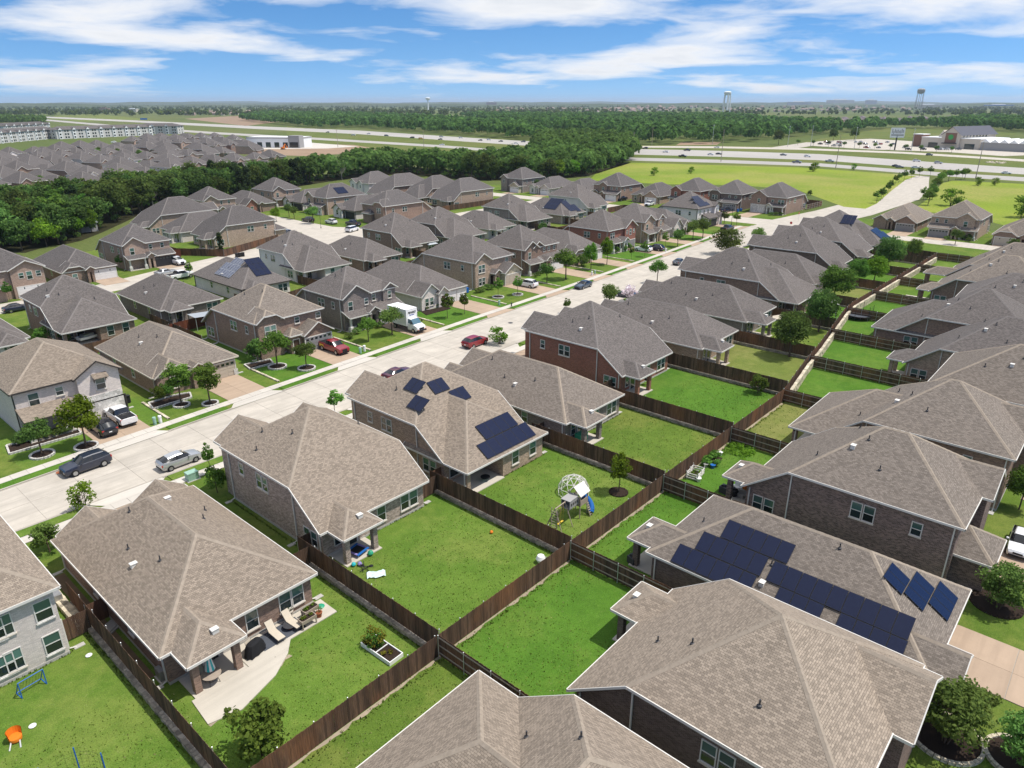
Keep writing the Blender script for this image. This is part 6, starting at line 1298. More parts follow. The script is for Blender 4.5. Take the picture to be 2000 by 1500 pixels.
for u, v, mt, ds in ((303, 829, 'utility_green', 'short green utility pedestal on the tan garage lawn'), (314, 826, 'white_paint', 'white utility pedestal on the tan garage lawn'), (704, 690, 'utility_green', 'short green utility pedestal by the red pickup lawn'), (712, 686, 'white_paint', 'white utility pedestal by the red pickup lawn'), (1156, 538, 'white_paint', 'white utility pedestal by the round tree lawn'), (1162, 536, 'utility_green', 'green utility pedestal by the round tree lawn'), (975, 596, 'utility_green', 'green utility box by the satellite dish lawn'), (1300, 492, 'white_paint', 'white utility pedestal by the dark car lawn'), (1411, 461, 'white_paint', 'white utility pedestal by the corner driveway')):
    b = MB(); b.lathe([(.2, 0), (.2, .75), (.23, .76), (.2, .95), (.03, 1.0)], 10); simple('utility_pedestal', ds, 'utility box', G(u, v), [('cabinet', b, mt)])
hy = MB(); hy.lathe([(.16, 0), (.16, .06), (.1, .1), (.1, .5), (.15, .52), (.15, .56), (.1, .68), (.03, .74)], 10); hy.bar((-.2, 0, .42), (.2, 0, .42), .06, 8); simple('fire_hydrant', 'fire hydrant on the grass strip by the manhole', 'hydrant', G(999, 599), [('body', hy, 'metal_dark')], z=.1)
for u, v, mt, ds in ((118, 923, 'rust', 'rusty round inlet cover at the far kerb'), (78, 1028, 'rust', 'rusty round inlet cover at the near kerb'), (997, 631, 'metal_dark', 'dark manhole cover in the middle of the street')):
    b = MB(); b.lathe([(.42, 0), (.42, .012), (.36, .014), (.36, .02)], 20); b2 = MB(); b2.lathe([(.5, 0), (.5, .008), (.42, .009)], 20); simple('manhole_cover', ds, 'manhole', G(u, v), [('lid', b, mt), ('ring', b2, 'kerb')], z=.05 if v != 631 else .036)
def bin_(u, v, mt, ds):
    b = MB(); b.prism([(-.3, -.28), (.3, -.28), (.3, .3), (-.3, .3)], .1, .95); l_ = MB(); l_.box(-.33, .33, -.33, .33, .95, 1.05); l_.box(-.3, .3, .3, .4, .9, .98); w_ = MB(); w_.bar((-.3, .28, .12), (.3, .28, .12), .12, 10)
    simple('wheelie_bin', ds, 'bin', G(u, v), [('bin_body', b, mt), ('lid', l_, mt), ('wheel_axle', w_, 'tyre')])
bin_(250, 787, 'ink_black', 'black bin beside the white brick house garage'); bin_(1441, 414, 'plastic_blue', 'blue bin by the dark minivan'); bin_(1447, 413, 'plastic_blue', 'second blue bin by the dark minivan'); bin_(463, 503, 'ink_black', 'left of three black bins by the brown side fence'); bin_(469, 502, 'ink_black', 'middle of three black bins by the brown side fence'); bin_(475, 501, 'ink_black', 'right of three black bins by the brown side fence'); bin_(912, 572, 'plastic_blue', 'blue bin beside the twin-garage house'); bin_(548, 465, 'plastic_blue', 'blue bin beside the pale side-on house')
ac = lambda b: [b.box(-.4, .4, -.4, .4, .08, .85), b.lathe([(.34, .85), (.34, .88), (.1, .9)], 14)]
for u, v, ds in ((111, 1178, 'at the corner of the pale brick house'), (527, 470, 'beside the pale side-on house'), (322, 1322, 'by the umbrella patio house wall')):
    simple('air_conditioner', 'grey air conditioner ' + ds, 'air conditioner', G(u, v), [('cabinet', mk(ac), 'metal_grey'), ('base_pad', mk(lambda b: b.box(-.5, .5, -.5, .5, 0, .08)), 'foundation')])
# --- umbrella patio
px, py = -13.4, 8.9
sl = struct('patio', mk(lambda b: b.prism([(-13.6, 6.4), (-11.6, 5.9), (-8.6, 6.9), (-6.9, 8.1), (-6.0, 9.2), (-2.0, 9.2), (-2.0, 11.35), (-9.4, 11.35), (-9.4, 8.95), (-13.4, 8.95)], 0, .085)).mesh('patio', 'patio'))
simple('rug', 'dark grey rug under two cream loungers', 'rug', (-6.0, 10.3), [('mat', mk(lambda b: b.box(-1.9, 1.5, -.85, .75, .086, .10)), 'rug_grey')])
def lounger(x, y, label, rz):
    f = MB()
    for sx in (-.3, .3):
        f.tube([(sx, -.95, .3), (sx, .3, .32), (sx, .85, .95)], .022, 6)
        for yy in (-.8, .15): f.bar((sx, yy, 0), (sx, yy, .3), .02, 6)
    f.bar((-.3, .85, .95), (.3, .85, .95), .02); f.bar((-.3, -.95, .3), (.3, -.95, .3), .02)
    c_ = MB(); c_.face([(-.29, -.93, .33), (.29, -.93, .33), (.29, .3, .35), (-.29, .3, .35)]); c_.face([(-.29, .3, .35), (.29, .3, .35), (.29, .83, .97), (-.29, .83, .97)])
    c2 = MB(); c2.box(-.29, .29, -.93, .28, .335, .37); q = [(-.29, .28, .36), (.29, .28, .36), (.29, .82, .98), (-.29, .82, .98)]; c2.face(q); c2.face([(x_, y_ + .05, z_ - .04) for x_, y_, z_ in q][::-1])
    simple('lounger', label, 'lounge chair', (x, y), [('frame', f, 'metal_dark'), ('sling', c2, 'cream_cloth')], rz, .10)
lounger(-6.6, 10.2, 'cream lounger nearer the covered grill', 0); lounger(-5.1, 10.35, 'cream lounger nearer the planter boxes', 5)
def pchair(x, y, label, rz, mt='cream_cloth', fm='metal_grey'):
    f = MB()
    for sx in (-.28, .28):
        f.tube([(sx, -.28, 0), (sx, -.26, .62), (sx, .2, .62), (sx, .3, 0)], .018, 5); f.tube([(sx, -.26, .42), (sx, .22, .4), (sx, .38, 1.0)], .018, 5)
    s_ = MB(); s_.box(-.27, .27, -.26, .22, .40, .43); q = [(-.27, .22, .42), (.27, .22, .42), (.27, .37, .99), (-.27, .37, .99)]; s_.face(q); s_.face([(a, b + .03, c) for a, b, c in q][::-1])
    simple('patio_chair', label, 'chair', (x, y), [('frame', f, fm), ('seat', s_, mt)], rz, .09)
pchair(-8.5, 9.9, 'pale sling chair beside the covered grill', 20)
gc = MB(); rsx = random.Random(3); prof = [(0, .98), (.25, 1.02), (.55, .92), (.72, .62), (.84, .05)]
for i in range(len(prof)): pass
ns = 22; kk = len(gc.v)
for (r_, z_) in prof:
    for i in range(ns):
        a = 6.28 * i / ns; w_ = 1 + .09 * math.sin(i * 2.8) * (1 - z_); x_, y_ = r_ * w_ * math.cos(a), .55 * r_ * w_ * math.sin(a)
        m_ = max(abs(math.cos(a)), abs(math.sin(a))); gc.v.append((x_ / (m_ * .5 + .5), y_ / (m_ * .5 + .5), z_ + (.0 if r_ else 0)))
for a in range(len(prof) - 1):
    for i in range(ns):
        j = (i + 1) % ns; gc.f.append((kk + a * ns + i, kk + (a + 1) * ns + i, kk + (a + 1) * ns + j, kk + a * ns + j)); gc.uv.append([(0, 0)] * 4); gc.m.append(0)
simple('covered_grill', 'grill under a black cloth cover on the umbrella patio', 'grill', G(499, 1276), [('cloth_cover', gc, 'black_cloth')], 15, .085)
um = MB(); um2 = MB(); pole = MB(); pole.bar((0, 0, 0), (0, 0, 2.3), .025); pole.lathe([(.28, 0), (.28, .05), (.05, .12)], 14)
for i in range(12):
    a0, a1 = 6.28 * i / 12, 6.28 * (i + 1) / 12; t_ = um if i % 2 else um2
    f_ = lambda a, r_, z_: (r_ * math.cos(a), r_ * math.sin(a), z_)
    t_.face([f_(a0, .34, .95), f_(a1, .34, .95), f_(a1, .2, 1.75), f_(a0, .2, 1.75)]); t_.face([f_(a0, .2, 1.75), f_(a1, .2, 1.75), f_(a1, .05, 2.35), f_(a0, .05, 2.35)])
simple('patio_umbrella', 'folded blue and white striped umbrella at the glass table', 'umbrella', G(415, 1330), [('blue_panel', um, 'plastic_teal'), ('white_panel', um2, 'white_paint'), ('pole', pole, 'metal_grey')], z=.09)
tb = MB(); tb.lathe([(.62, .68), (.64, .70), (.64, .72), (.6, .73)], 22); tl = MB()
for i in range(4): tl.bar((.5 * math.cos(i * 1.57 + .8), .5 * math.sin(i * 1.57 + .8), 0), (.3 * math.cos(i * 1.57 + .8), .3 * math.sin(i * 1.57 + .8), .69), .02)
simple('patio_table', 'round glass table under the folded striped umbrella', 'table', G(416, 1334), [('table_top', tb, 'playwood'), ('leg_frame', tl, 'metal_dark')], z=.09)
pchair(*G(388, 1333), 'dark chair by the glass table under the patio roof', -60, 'metal_grey', 'ink_black')
fp = MB(); fp.lathe([(.22, 0), (.3, .08), (.42, .26), (.46, .3), (.42, .3), (.3, .2), (.02, .16)], 20); simple('fire_pit', 'round rusty fire pit at the patio edge', 'fire pit', G(567, 1228), [('bowl', fp, 'rust'), ('rim', mk(lambda b: b.lathe([(.45, .28), (.5, .3), (.5, .33), (.44, .33)], 20)), 'metal_dark')], z=.09)
def planter(u, v, label, rz, key):
    b = MB(); b.box(-.62, .62, -.3, .3, .45, .72); lg = MB()
    for sx in (-.56, .56):
        for sy in (-.25, .25): lg.box(sx - .04, sx + .04, sy - .04, sy + .04, 0, .74)
    so = MB(); so.box(-.56, .56, -.25, .25, .72, .735)
    rs = np.random.RandomState(int(u)); V = leaf_cloud([(x_, 0, .85, .16) for x_ in (-.4, -.2, .3)], 26, .06, rs)
    o = simple('planter_box', label, 'planter', G(u, v), [('trough', b, 'playwood'), ('leg_frame', lg, 'playwood'), ('soil', so, 'mulch')], rz, .09); link('foliage', quads_mesh('foliage', V, 'leaf_bright'), o)
planter(602, 1222, 'raised wooden planter box nearest the lawn', 0, 0); planter(607, 1203, 'raised wooden planter box against the patio end', 4, 1)
def pot(u, v, label, mt, s_=1.0):
    b = MB(); b.lathe([(.14 * s_, 0), (.2 * s_, .3 * s_), (.22 * s_, .34 * s_), (.17 * s_, .34 * s_), (.02, .3 * s_)], 14); V = leaf_cloud([(0, 0, .55 * s_, .22 * s_)], 40, .06, np.random.RandomState(int(u)))
    o = simple('plant_pot', label, 'plant pot', G(u, v), [('pot', b, mt)], z=.09); link('foliage', quads_mesh('foliage', V, 'leaf_oak'), o)
pot(624, 1206, 'dark red pot beside the planter boxes', 'rust', 1.2); pot(567, 1204, 'clay pot standing at the house wall by the rug', 'stucco', 1.3)
simple('storage_bag', 'small green bag beside the planter boxes', 'bag', G(626, 1186), [('bag', mk(lambda b: b.lathe([(.3, 0), (.34, .1), (.2, .2), (.05, .22)], 9)), 'plastic_green')])
# raised bed with tomato plants
o = simple('raised_bed', 'white raised bed with bushy vegetables by the fence crossing', 'garden bed', G(746, 1272), [('frame', mk(lambda b: [b.box(-1.55, 1.55, -.62, -.56, 0, .34), b.box(-1.55, 1.55, .56, .62, 0, .34), b.box(-1.55, -1.49, -.56, .56, 0, .34), b.box(1.49, 1.55, -.56, .56, 0, .34), b.box(-.03, .03, -.56, .56, 0, .3)]), 'white_paint'), ('soil', mk(lambda b: b.box(-1.49, 1.49, -.56, .56, .05, .25)), 'mulch')], 90 + 2)
link('foliage', quads_mesh('foliage', leaf_cloud([(rs_.uniform(.1, 1.4), rs_.uniform(-.45, .45), rs_.uniform(.5, 1.3), .3) for _ in range(16)] + [(-.6, .3, .45, .2), (-.8, -.1, .4, .18)], 42, .07, rs_), 'leaf_yellow'), o)
link('foliage', quads_mesh('foliage', leaf_cloud([(rs_.uniform(.0, 1.45), rs_.uniform(-.5, .5), rs_.uniform(.4, 1.15), .28) for _ in range(16)], 42, .07, rs_), 'leaf_elm'), o)
# --- pale brick house yard
def goal():
    b = MB()
    for q in (((-.75, 0, 0), (-.75, 0, 1.25)), ((.75, 0, 0), (.75, 0, 1.25)), ((-.75, 0, 1.25), (.75, 0, 1.25)), ((-.75, 0, .02), (-.75, .8, .02)), ((.75, 0, .02), (.75, .8, .02)), ((-.75, .8, .02), (.75, .8, .02)), ((-.75, .8, .02), (-.75, 0, 1.25)), ((.75, .8, .02), (.75, 0, 1.25))): b.bar(q[0], q[1], .035)
    n = MB()
    for i in range(9):
        x_ = -.75 + i * .1875; n.bar((x_, 0, 1.25), (x_, .8, .02), .006, 3, cap=False)
    for i in range(7):
        t = i / 7; n.bar((-.75, .8 * t, 1.25 - 1.23 * t), (.75, .8 * t, 1.25 - 1.23 * t), .006, 3, cap=False)
    simple('ball_rebounder', 'small blue framed rebounder net on the lawn', 'goal', G(68, 1350), [('frame', b, 'plastic_blue'), ('net', n, 'net_black')], 8)
goal()
ch = MB(); 
for i in range(9):
    a0, a1 = R(20 + i * 35.5 / 1.6), R(20 + (i + 1) * 35.5 / 1.6)
    f_ = lambda a, r_, z_: (r_ * math.cos(a), r_ * math.sin(a), z_)
    ch.face([f_(a0, .34, .1), f_(a1, .34, .1), f_(a1, .42, .78), f_(a0, .42, .78)]); ch.face([f_(a1, .31, .12), f_(a0, .31, .12), f_(a0, .39, .78), f_(a1, .39, .78)])
ch2 = MB(); ch2.lathe([(.34, .1), (.36, .3), (.34, .34), (.02, .34)], 16); lg = MB(); [lg.bar((sx, -.2, .15), (sx * 1.3, -.75, 0), .05) for sx in (-.22, .22)]
simple('toddler_seat', 'orange plastic toddler seat on the pale brick house lawn', 'toy seat', G(32, 1446), [('seat_shell', ch, 'plastic_orange'), ('seat', ch2, 'plastic_orange'), ('leg_frame', lg, 'galv')], -20)
def trampoline(pos, r_, label, blue, net=True, z_=.75):
    fr, mat_b, pd, lg, np_, nt_ = MB(), MB(), MB(), MB(), MB(), MB(); n = 28
    mat_b.lathe([(r_ * .93, z_), (.02, z_ + .002)], n)
    pd.lathe([(r_ * .92, z_ + .02), (r_ * .93, z_ + .05), (r_, z_ + .05), (r_ * 1.02, z_), (r_ * 1.0, z_ - .03)], n); pd.f.pop(); pd.uv.pop(); pd.m.pop()
    for i in range(6):
        a = 6.28 * i / 6; x_, y_ = r_ * math.cos(a), r_ * math.sin(a); lg.bar((x_, y_, 0), (x_, y_, z_), .03); np_.bar((x_ * 1.03, y_ * 1.03, 0), (x_ * 1.03, y_ * 1.03, z_ + 1.9), .035)
    for i in range(n):
        for j in range(7):
            a0, a1 = 6.28 * i / n, 6.28 * (i + 1) / n; z0 = z_ + .1 + j * .25; sag = .06 * math.sin(i * 1.35)
            nt_.bar((r_ * math.cos(a0), r_ * math.sin(a0), z0 + sag), (r_ * math.cos(a1), r_ * math.sin(a1), z0), .005, 3, cap=False)
        nt_.bar((r_ * math.cos(a0), r_ * math.sin(a0), z_), (r_ * math.cos(a0), r_ * math.sin(a0), z_ + 1.7), .005, 3, cap=False)
    p = [('jumping_mat', mat_b, 'rug_grey'), ('edge_pad', pd, blue), ('leg_frame', lg, 'galv')]
    if net: p += [('net_pole', np_, blue), ('net', nt_, 'net_black')]
    simple('trampoline', label, 'trampoline', pos, p)
trampoline(G(150, 1580), 1.7, 'blue rimmed trampoline with net at the bottom edge', 'plastic_blue'); trampoline(G(1676, 622), 2.2, 'black round trampoline by the cream stone wall', 'ink_black')
for u, v, ds in ((174, 1281, 'white flat ball on the pale house lawn'), (94, 1290, 'white plate-like toy near the blue rebounder'), (64, 1419, 'white toy bird shape by the toddler seat')):
    simple('lawn_toy', ds, 'toy', G(u, v), [('body', mk(lambda b: b.lathe([(.02, 0), (.2, .03), (.22, .08), (.12, .14), (.02, .16)], 12)), 'white_paint')])
sw = struct('patio', mk(lambda b: b.prism([(-28, 13.0), (-23.1, 13.0), (-23.1, 19.6), (-28, 19.6)], 0, .07)).mesh('patio', 'patio'))
simple('yard_mat', 'folded grey tarp in the narrow side yard', 'tarp', G(217, 1226), [('cloth', mk(lambda b: [b.box(-.7, .7, -.55, .55, 0, .12), b.box(-.6, .2, -.4, .5, .12, .2)]), 'wallgrey')], 30)
# --- grey brick house patio clutter
mtp = MB()
for i, (a, b_) in enumerate((((-.7, -.7), (.7, -.5)), ((-.7, .5), (.7, .7)))): mtp.box(a[0], b_[0], a[1], b_[1], .28, .34)
mt2 = MB(); mt2.box(-.7, -.5, -.5, .5, .28, .34); mt2.box(.5, .7, -.5, .5, .28, .34); mt3 = MB(); mt3.box(-.5, .5, -.5, .5, .26, .30); lg = MB(); [lg.bar((x_, y_, 0), (x_, y_, .28), .02) for x_ in (-.6, .6) for y_ in (-.6, .6)]
simple('mini_trampoline', 'square kids trampoline under the toy-strewn patio', 'trampoline', G(699, 1081), [('blue_pad', mtp, 'plastic_blue'), ('purple_pad', mt2, 'purple'), ('jumping_mat', mt3, 'ink_black'), ('leg_frame', lg, 'galv')], 12, .1)
for u, v, c_, ds, r_ in ((691, 1103, 'plastic_teal', 'teal ball at the patio edge of the toy lawn', .2), (703, 1102, 'purple', 'purple toy at the patio edge of the toy lawn', .2), (724, 1082, 'plastic_green', 'green toy turtle at the patio corner', .26), (1056, 1096, 'white_paint', 'large white ball against the long fence', .42), (960, 1039, 'plastic_orange', 'small orange and white toy by the stone ledge', .16)):
    simple('toy_ball', ds, 'toy', G(u, v + 3), [('ball', mk(lambda b: b.lathe([(.02, 0), (r_ * .7, r_ * .3), (r_, r_), (r_ * .7, r_ * 1.7), (.03, r_ * 2)], 14)), c_)])
st_ = MB(); [st_.bar(a, b, .03) for a, b in (((-.5, 0, .1), (.4, .3, .5)), ((.4, -.3, .1), (-.3, .4, .4)), ((-.2, -.4, .05), (.2, .5, .3)), ((-.5, .3, .08), (.5, -.2, .1)))]; [st_.lathe([(.16, 0), (.18, .05), (.02, .06)], 12, x_, y_) for x_, y_ in ((-.4, -.4), (.5, -.3), (.4, .45))]
simple('folded_stroller', 'black folded stroller lying on the toy lawn', 'stroller', G(714, 1112), [('frame', st_, 'ink_black')], 30)
plain('mint', (0.55, 0.68, 0.65), 0.8); cl = MB(); nx_ = 9
for i in range(nx_):
    for j in range(6):
        hgt = lambda a, b: .06 + .11 * abs(math.sin(a * 1.7 + b * 1.1)) + .05 * math.sin(b * 2.2)
        P_ = lambda a, b: (-.75 + a * 1.5 / nx_, -.4 + b * .8 / 6 + .08 * math.sin(a), hgt(a, b)); cl.face([P_(i, j), P_(i + 1, j), P_(i + 1, j + 1), P_(i, j + 1)])
simple('crumpled_sheet', 'crumpled pale mint sheet on the toy lawn', 'sheet', G(735, 1124), [('cloth', cl, 'mint')], -35)
# --- playset lawn
def playset():
    w_, r1, sl_, tw, sw_, rf = MB(), MB(), MB(), MB(), MB(), MB()
    for x_ in (-.75, .75):
        for y_ in (-.75, .75): w_.box(x_ - .05, x_ + .05, y_ - .05, y_ + .05, 0, 2.9)
    w_.box(-.8, .8, -.8, .8, 1.45, 1.55)
    for a in (-.8, .75): w_.box(-.8, .8, a, a + .05, 1.55, 2.1)
    w_.box(-.8, -.75, -.8, .8, 1.55, 2.1)
    for i in range(6):
        z0 = .2 + i * .24; w_.box(.85 - .5 - i * .0, 1.15 - .5, -1.45 + i * .09, -1.35 + i * .09, z0, z0 + .06)
    w_.bar((.32, -1.5, 0), (.32, -.8, 1.5), .04); w_.bar((.7, -1.5, 0), (.7, -.8, 1.5), .04)
    rf.face([(-.95, -.95, 2.75), (.95, -.95, 2.75), (.95, 0, 3.6), (-.95, 0, 3.6)]); rf.face([(-.95, 0, 3.6), (.95, 0, 3.6), (.95, .95, 2.75), (-.95, .95, 2.75)]); rf.face([(-.95, -.95, 2.71), (-.95, 0, 3.56), (.95, 0, 3.56), (.95, -.95, 2.71)]); rf.face([(-.95, 0, 3.56), (-.95, .95, 2.71), (.95, .95, 2.71), (.95, 0, 3.56)])
    # tube slide curling out on the right
    pts = [(.7 + .6 * math.sin(t) , -.15 - .55 * (1 - math.cos(t)), 2.05 - 1.75 * t / 3.0) for t in [i * .3 for i in range(11)]]
    sl_.tube(pts, .34, 12)
    # bridge cabin and climbing ladder on the swing beam
    tw.box(-2.5, -.85, -.55, .55, 1.75, 1.85); tw.box(-2.5, -.85, -.58, -.53, 1.85, 2.7); tw.box(-2.5, -.85, .53, .58, 1.85, 2.7); tw.box(-2.55, -.8, -.6, .6, 2.7, 2.78)
    for i in range(4): r1.box(-2.3 + i * .36, -2.12 + i * .36, -.6, -.575, 2.1, 2.4)
    sw_.bar((-4.4, 0, 2.6), (-.8, 0, 2.6), .07)
    for y_ in (-1.1, 1.1): sw_.bar((-4.6, y_, 0), (-4.4, 0, 2.65), .06); sw_.bar((-2.6, y_, 0), (-2.6, 0, 2.65), .05)
    for i in range(8): z0 = .25 + i * .3; sw_.bar((-4.6, -.35, z0), (-4.6, .35, z0), .035)
    sw_.bar((-4.62, -.38, 0), (-4.5, -.38, 2.7), .045); sw_.bar((-4.62, .38, 0), (-4.5, .38, 2.7), .045); sw_.bar((-4.7, -1.3, .06), (-4.7, 1.3, .06), .06)
    s1 = MB()
    for x_ in (-3.7, -3.1):
        s1.box(x_ - .22, x_ + .22, -.1, .1, .5, .55); [s1.bar((x_ + d_, 0, .55), (x_ + d_, 0, 2.55), .01, 4) for d_ in (-.2, .2)]
    simple('playset', 'wooden playset with blue tube slide and swing ladder', 'playset', G(1128, 1003), [('tower', w_, 'playwood'), ('roof', rf, 'trim_white'), ('tube_slide', sl_, 'plastic_blue'), ('bridge', tw, 'wallgrey'), ('bridge_window', r1, 'ink_black'), ('swing_frame', sw_, 'playwood'), ('swing_seat', s1, 'yellow')], 3).scale = (.84, .84, .88)
playset()
dm = MB(); rings = []
for (r_, z_, n, o_) in ((1.55, 0, 10, 0), (1.5, .75, 10, .5), (1.15, 1.4, 10, 0), (.55, 1.78, 5, .5), (0, 1.9, 1, 0)): rings.append([(r_ * math.cos(6.283 * (i + o_) / n), r_ * math.sin(6.283 * (i + o_) / n), z_) for i in range(n)])
for A, B in zip(rings, rings[1:]):
    for i, p in enumerate(A):
        if len(A) > 1: dm.bar(p, A[(i + 1) % len(A)], .028, 5)
        ds = sorted(B, key=lambda q: math.dist(p, q))[:2 if len(B) > 1 else 1]
        for q in ds: dm.bar(p, q, .028, 5)
simple('dome_climber', 'white metal dome climber behind the playset', 'climbing frame', G(1120, 962), [('frame', dm, 'trim_white')])
pchair(*G(976, 917), 'black patio chair under the solar house porch', 20, 'ink_black', 'ink_black'); pchair(*G(993, 905), 'second black patio chair under the solar house porch', -40, 'ink_black', 'ink_black')
simple('water_table', 'round teal glass table at the solar house porch edge', 'table', G(948, 940), [('rim', mk(lambda b: b.lathe([(.42, .38), (.5, .4), (.5, .46), (.42, .47)], 20)), 'ink_black'), ('top', mk(lambda b: b.lathe([(.43, .42), (.42, .445), (.02, .446)], 20)), 'pool_water'), ('leg_frame', mk(lambda b: [b.bar((.35 * math.cos(i * 2.1), .35 * math.sin(i * 2.1), 0), (.4 * math.cos(i * 2.1), .4 * math.sin(i * 2.1), .4), .02) for i in range(3)]), 'metal_dark')], z=.1)
# --- next patios
box_on(1135, 862, 1.4, .8, 1.1, 'plastic_green', 'storage_box', 'green storage box on the one-storey house patio', 'storage box')
gr_ = lambda b: [b.lathe([(.05, .55), (.28, .62), (.34, .8), (.3, .98), (.05, 1.08)], 14)]
for u, v, ds in ((1170, 848, 'black kettle grill beside the green storage box'), (1262, 752, 'blue kettle grill on the red house patio')):
    simple('kettle_grill', ds, 'grill', G(u, v), [('bowl', mk(gr_), 'ink_black' if u < 1200 else 'navy_enamel' if 'navy_enamel' in MATS else 'metal_dark'), ('leg_frame', mk(lambda b: [b.bar((.2 * math.cos(i * 2.1), .2 * math.sin(i * 2.1), .6), (.32 * math.cos(i * 2.1), .32 * math.sin(i * 2.1), 0), .018) for i in range(3)]), 'metal_grey')], z=.1)
pa = MB(); [pa.face([(0, 0, 2.75), (1.5 * math.cos(R(45 * i)), 1.5 * math.sin(R(45 * i)), 2.25), (1.5 * math.cos(R(45 * i + 45)), 1.5 * math.sin(R(45 * i + 45)), 2.25)]) for i in range(8)]
simple('parasol', 'open beige parasol by the dark brick house', 'umbrella', G(1522, 645), [('canopy', pa, 'cream_cloth'), ('pole', mk(lambda b: [b.bar((0, 0, 0), (0, 0, 2.75), .03), b.lathe([(.3, 0), (.3, .08), (.05, .1)], 12)]), 'metal_grey')])
simple('garden_swing', 'small white roofed swing behind the grey-green tree', 'swing', G(1625, 618), [('post_frame', mk(lambda b: [b.box(x_ - .06, x_ + .06, y_ - .06, y_ + .06, 0, 2.4) for x_ in (-.8, .8) for y_ in (-.5, .5)]), 'trim_white'), ('roof', mk(lambda b: [b.face([(-1, -.8, 2.4), (1, -.8, 2.4), (1, 0, 2.9), (-1, 0, 2.9)]), b.face([(-1, 0, 2.9), (1, 0, 2.9), (1, .8, 2.4), (-1, .8, 2.4)])]), 'trim_white')], 20)
# vegetable garden
o = simple('garden_cage', 'white rail planting cage in the vegetable garden yard', 'garden bed', G(1358, 930), [('rail', mk(lambda b: [b.box(-1.0, 1.0, y_, y_ + .06, z_, z_ + .12) for y_ in (-.6, .6) for z_ in (.1, .35, .6)] + [b.box(x_, x_ + .06, -.6, .66, z_, z_ + .1) for x_ in (-1.0, .95) for z_ in (.1, .35, .6)] + [b.box(x_, x_ + .06, y_, y_ + .06, 0, .95) for x_ in (-1, 0, .95) for y_ in (-.6, .6)]), 'trim_white'), ('soil', mk(lambda b: b.box(-.9, .9, -.55, .55, 0, .12)), 'mulch')], 8)
link('foliage', quads_mesh('foliage', leaf_cloud([(x_, y_, .3, .25) for x_ in (-.6, 0, .5) for y_ in (-.3, .3)], 40, .07, rs_), 'leaf_bright'), o)
for k, (u, v, mt, ds) in enumerate(((1388, 880, 'yellow', 'yellow bucket among the garden pots'), (1398, 873, 'plastic_green', 'green bucket among the garden pots'), (1394, 877, 'plastic_orange', 'orange bucket among the garden pots'), (1406, 889, 'white_paint', 'white bucket beside the leafy vegetables'), (1392, 914, 'plastic_blue', 'blue tub below the leafy vegetables'), (1364, 940, 'white_paint', 'white pot at the corner of the planting cage'), (1378, 912, 'wallgrey', 'grey crate below the leafy vegetables'))):
    b = MB(); b.lathe([(.2, 0), (.27, .38), (.29, .4), (.24, .4), (.03, .36)], 12); simple('bucket', ds, 'bucket', G(u, v), [('bucket', b, mt)])
o = simple('vegetable_patch', 'leafy vegetables growing along the garden fence', 'garden plants', G(1392, 900), [('soil', mk(lambda b: b.box(-1.1, 1.1, -.7, .7, 0, .08)), 'mulch')], 8); link('foliage', quads_mesh('foliage', leaf_cloud([(rs_.uniform(-1.6, 1.3), rs_.uniform(-.9, .9), rs_.uniform(.25, .75), .36) for _ in range(26)], 46, .10, rs_), 'leaf_elm'), o)
lat = MB(); [lat.bar((x_, 0, 0), (x_ + .5, 0, .5), .018, 4) for x_ in [i * .14 for i in range(22)]]; [lat.bar((x_ + .5, 0, 0), (x_, 0, .5), .018, 4) for x_ in [i * .14 for i in range(22)]]; simple('lattice_panel', 'white lattice panel leaning on the garden fence', 'lattice', (44.9, -5.9), [('lattice', lat, 'trim_white')], -86)
og = quads_mesh('tall_grass', leaf_cloud([(rs_.uniform(-3.6, 3.6), rs_.uniform(-1.5, 1.5), .12, .4) for _ in range(70)], 40, .10, rs_, .1), 'leaf_bright'); o = link('tall_grass', og, None, (*G(1455, 872), 0)); tag(o, 'tall weedy grass at the top of the vegetable garden', 'grass'); o['kind'] = 'stuff'
for k, (u, v, c_, ds) in enumerate(((1432, 968, 'ink_black', 'dark tub in the clutter by the speckled house'), (1448, 972, 'wallgrey', 'grey bundle in the clutter by the speckled house'), (1414, 962, 'metal_dark', 'black crate at the edge of the patio clutter'), (1440, 958, 'white_paint', 'white bag in the clutter by the speckled house'), (1446, 949, 'plastic_green', 'green bin on the cluttered patio'), (1452, 957, 'plastic_orange', 'orange tub on the cluttered patio'), (1236, 1100, 'metal_dark', 'dark toy motorbike under the solar house patio roof'))):
    b = MB(); r0 = random.Random(k); b.prism([(-.42, -.3), (.4, -.34), (.44, .3), (-.38, .34)], 0, .45 + r0.random() * .25); b.prism([(-.3, -.2), (.3, -.22), (.26, .2)], .5, .85); simple('yard_clutter', ds, 'clutter', G(u, v), [('heap', b, c_)], r0.uniform(0, 90))
sp_ = struct('paving_strip', mk(lambda b: b.prism([(125.5, -3), (131, -3), (131, 3.2), (125.5, 3)], 0, .06)).mesh('paving_strip', 'sidewalk'))
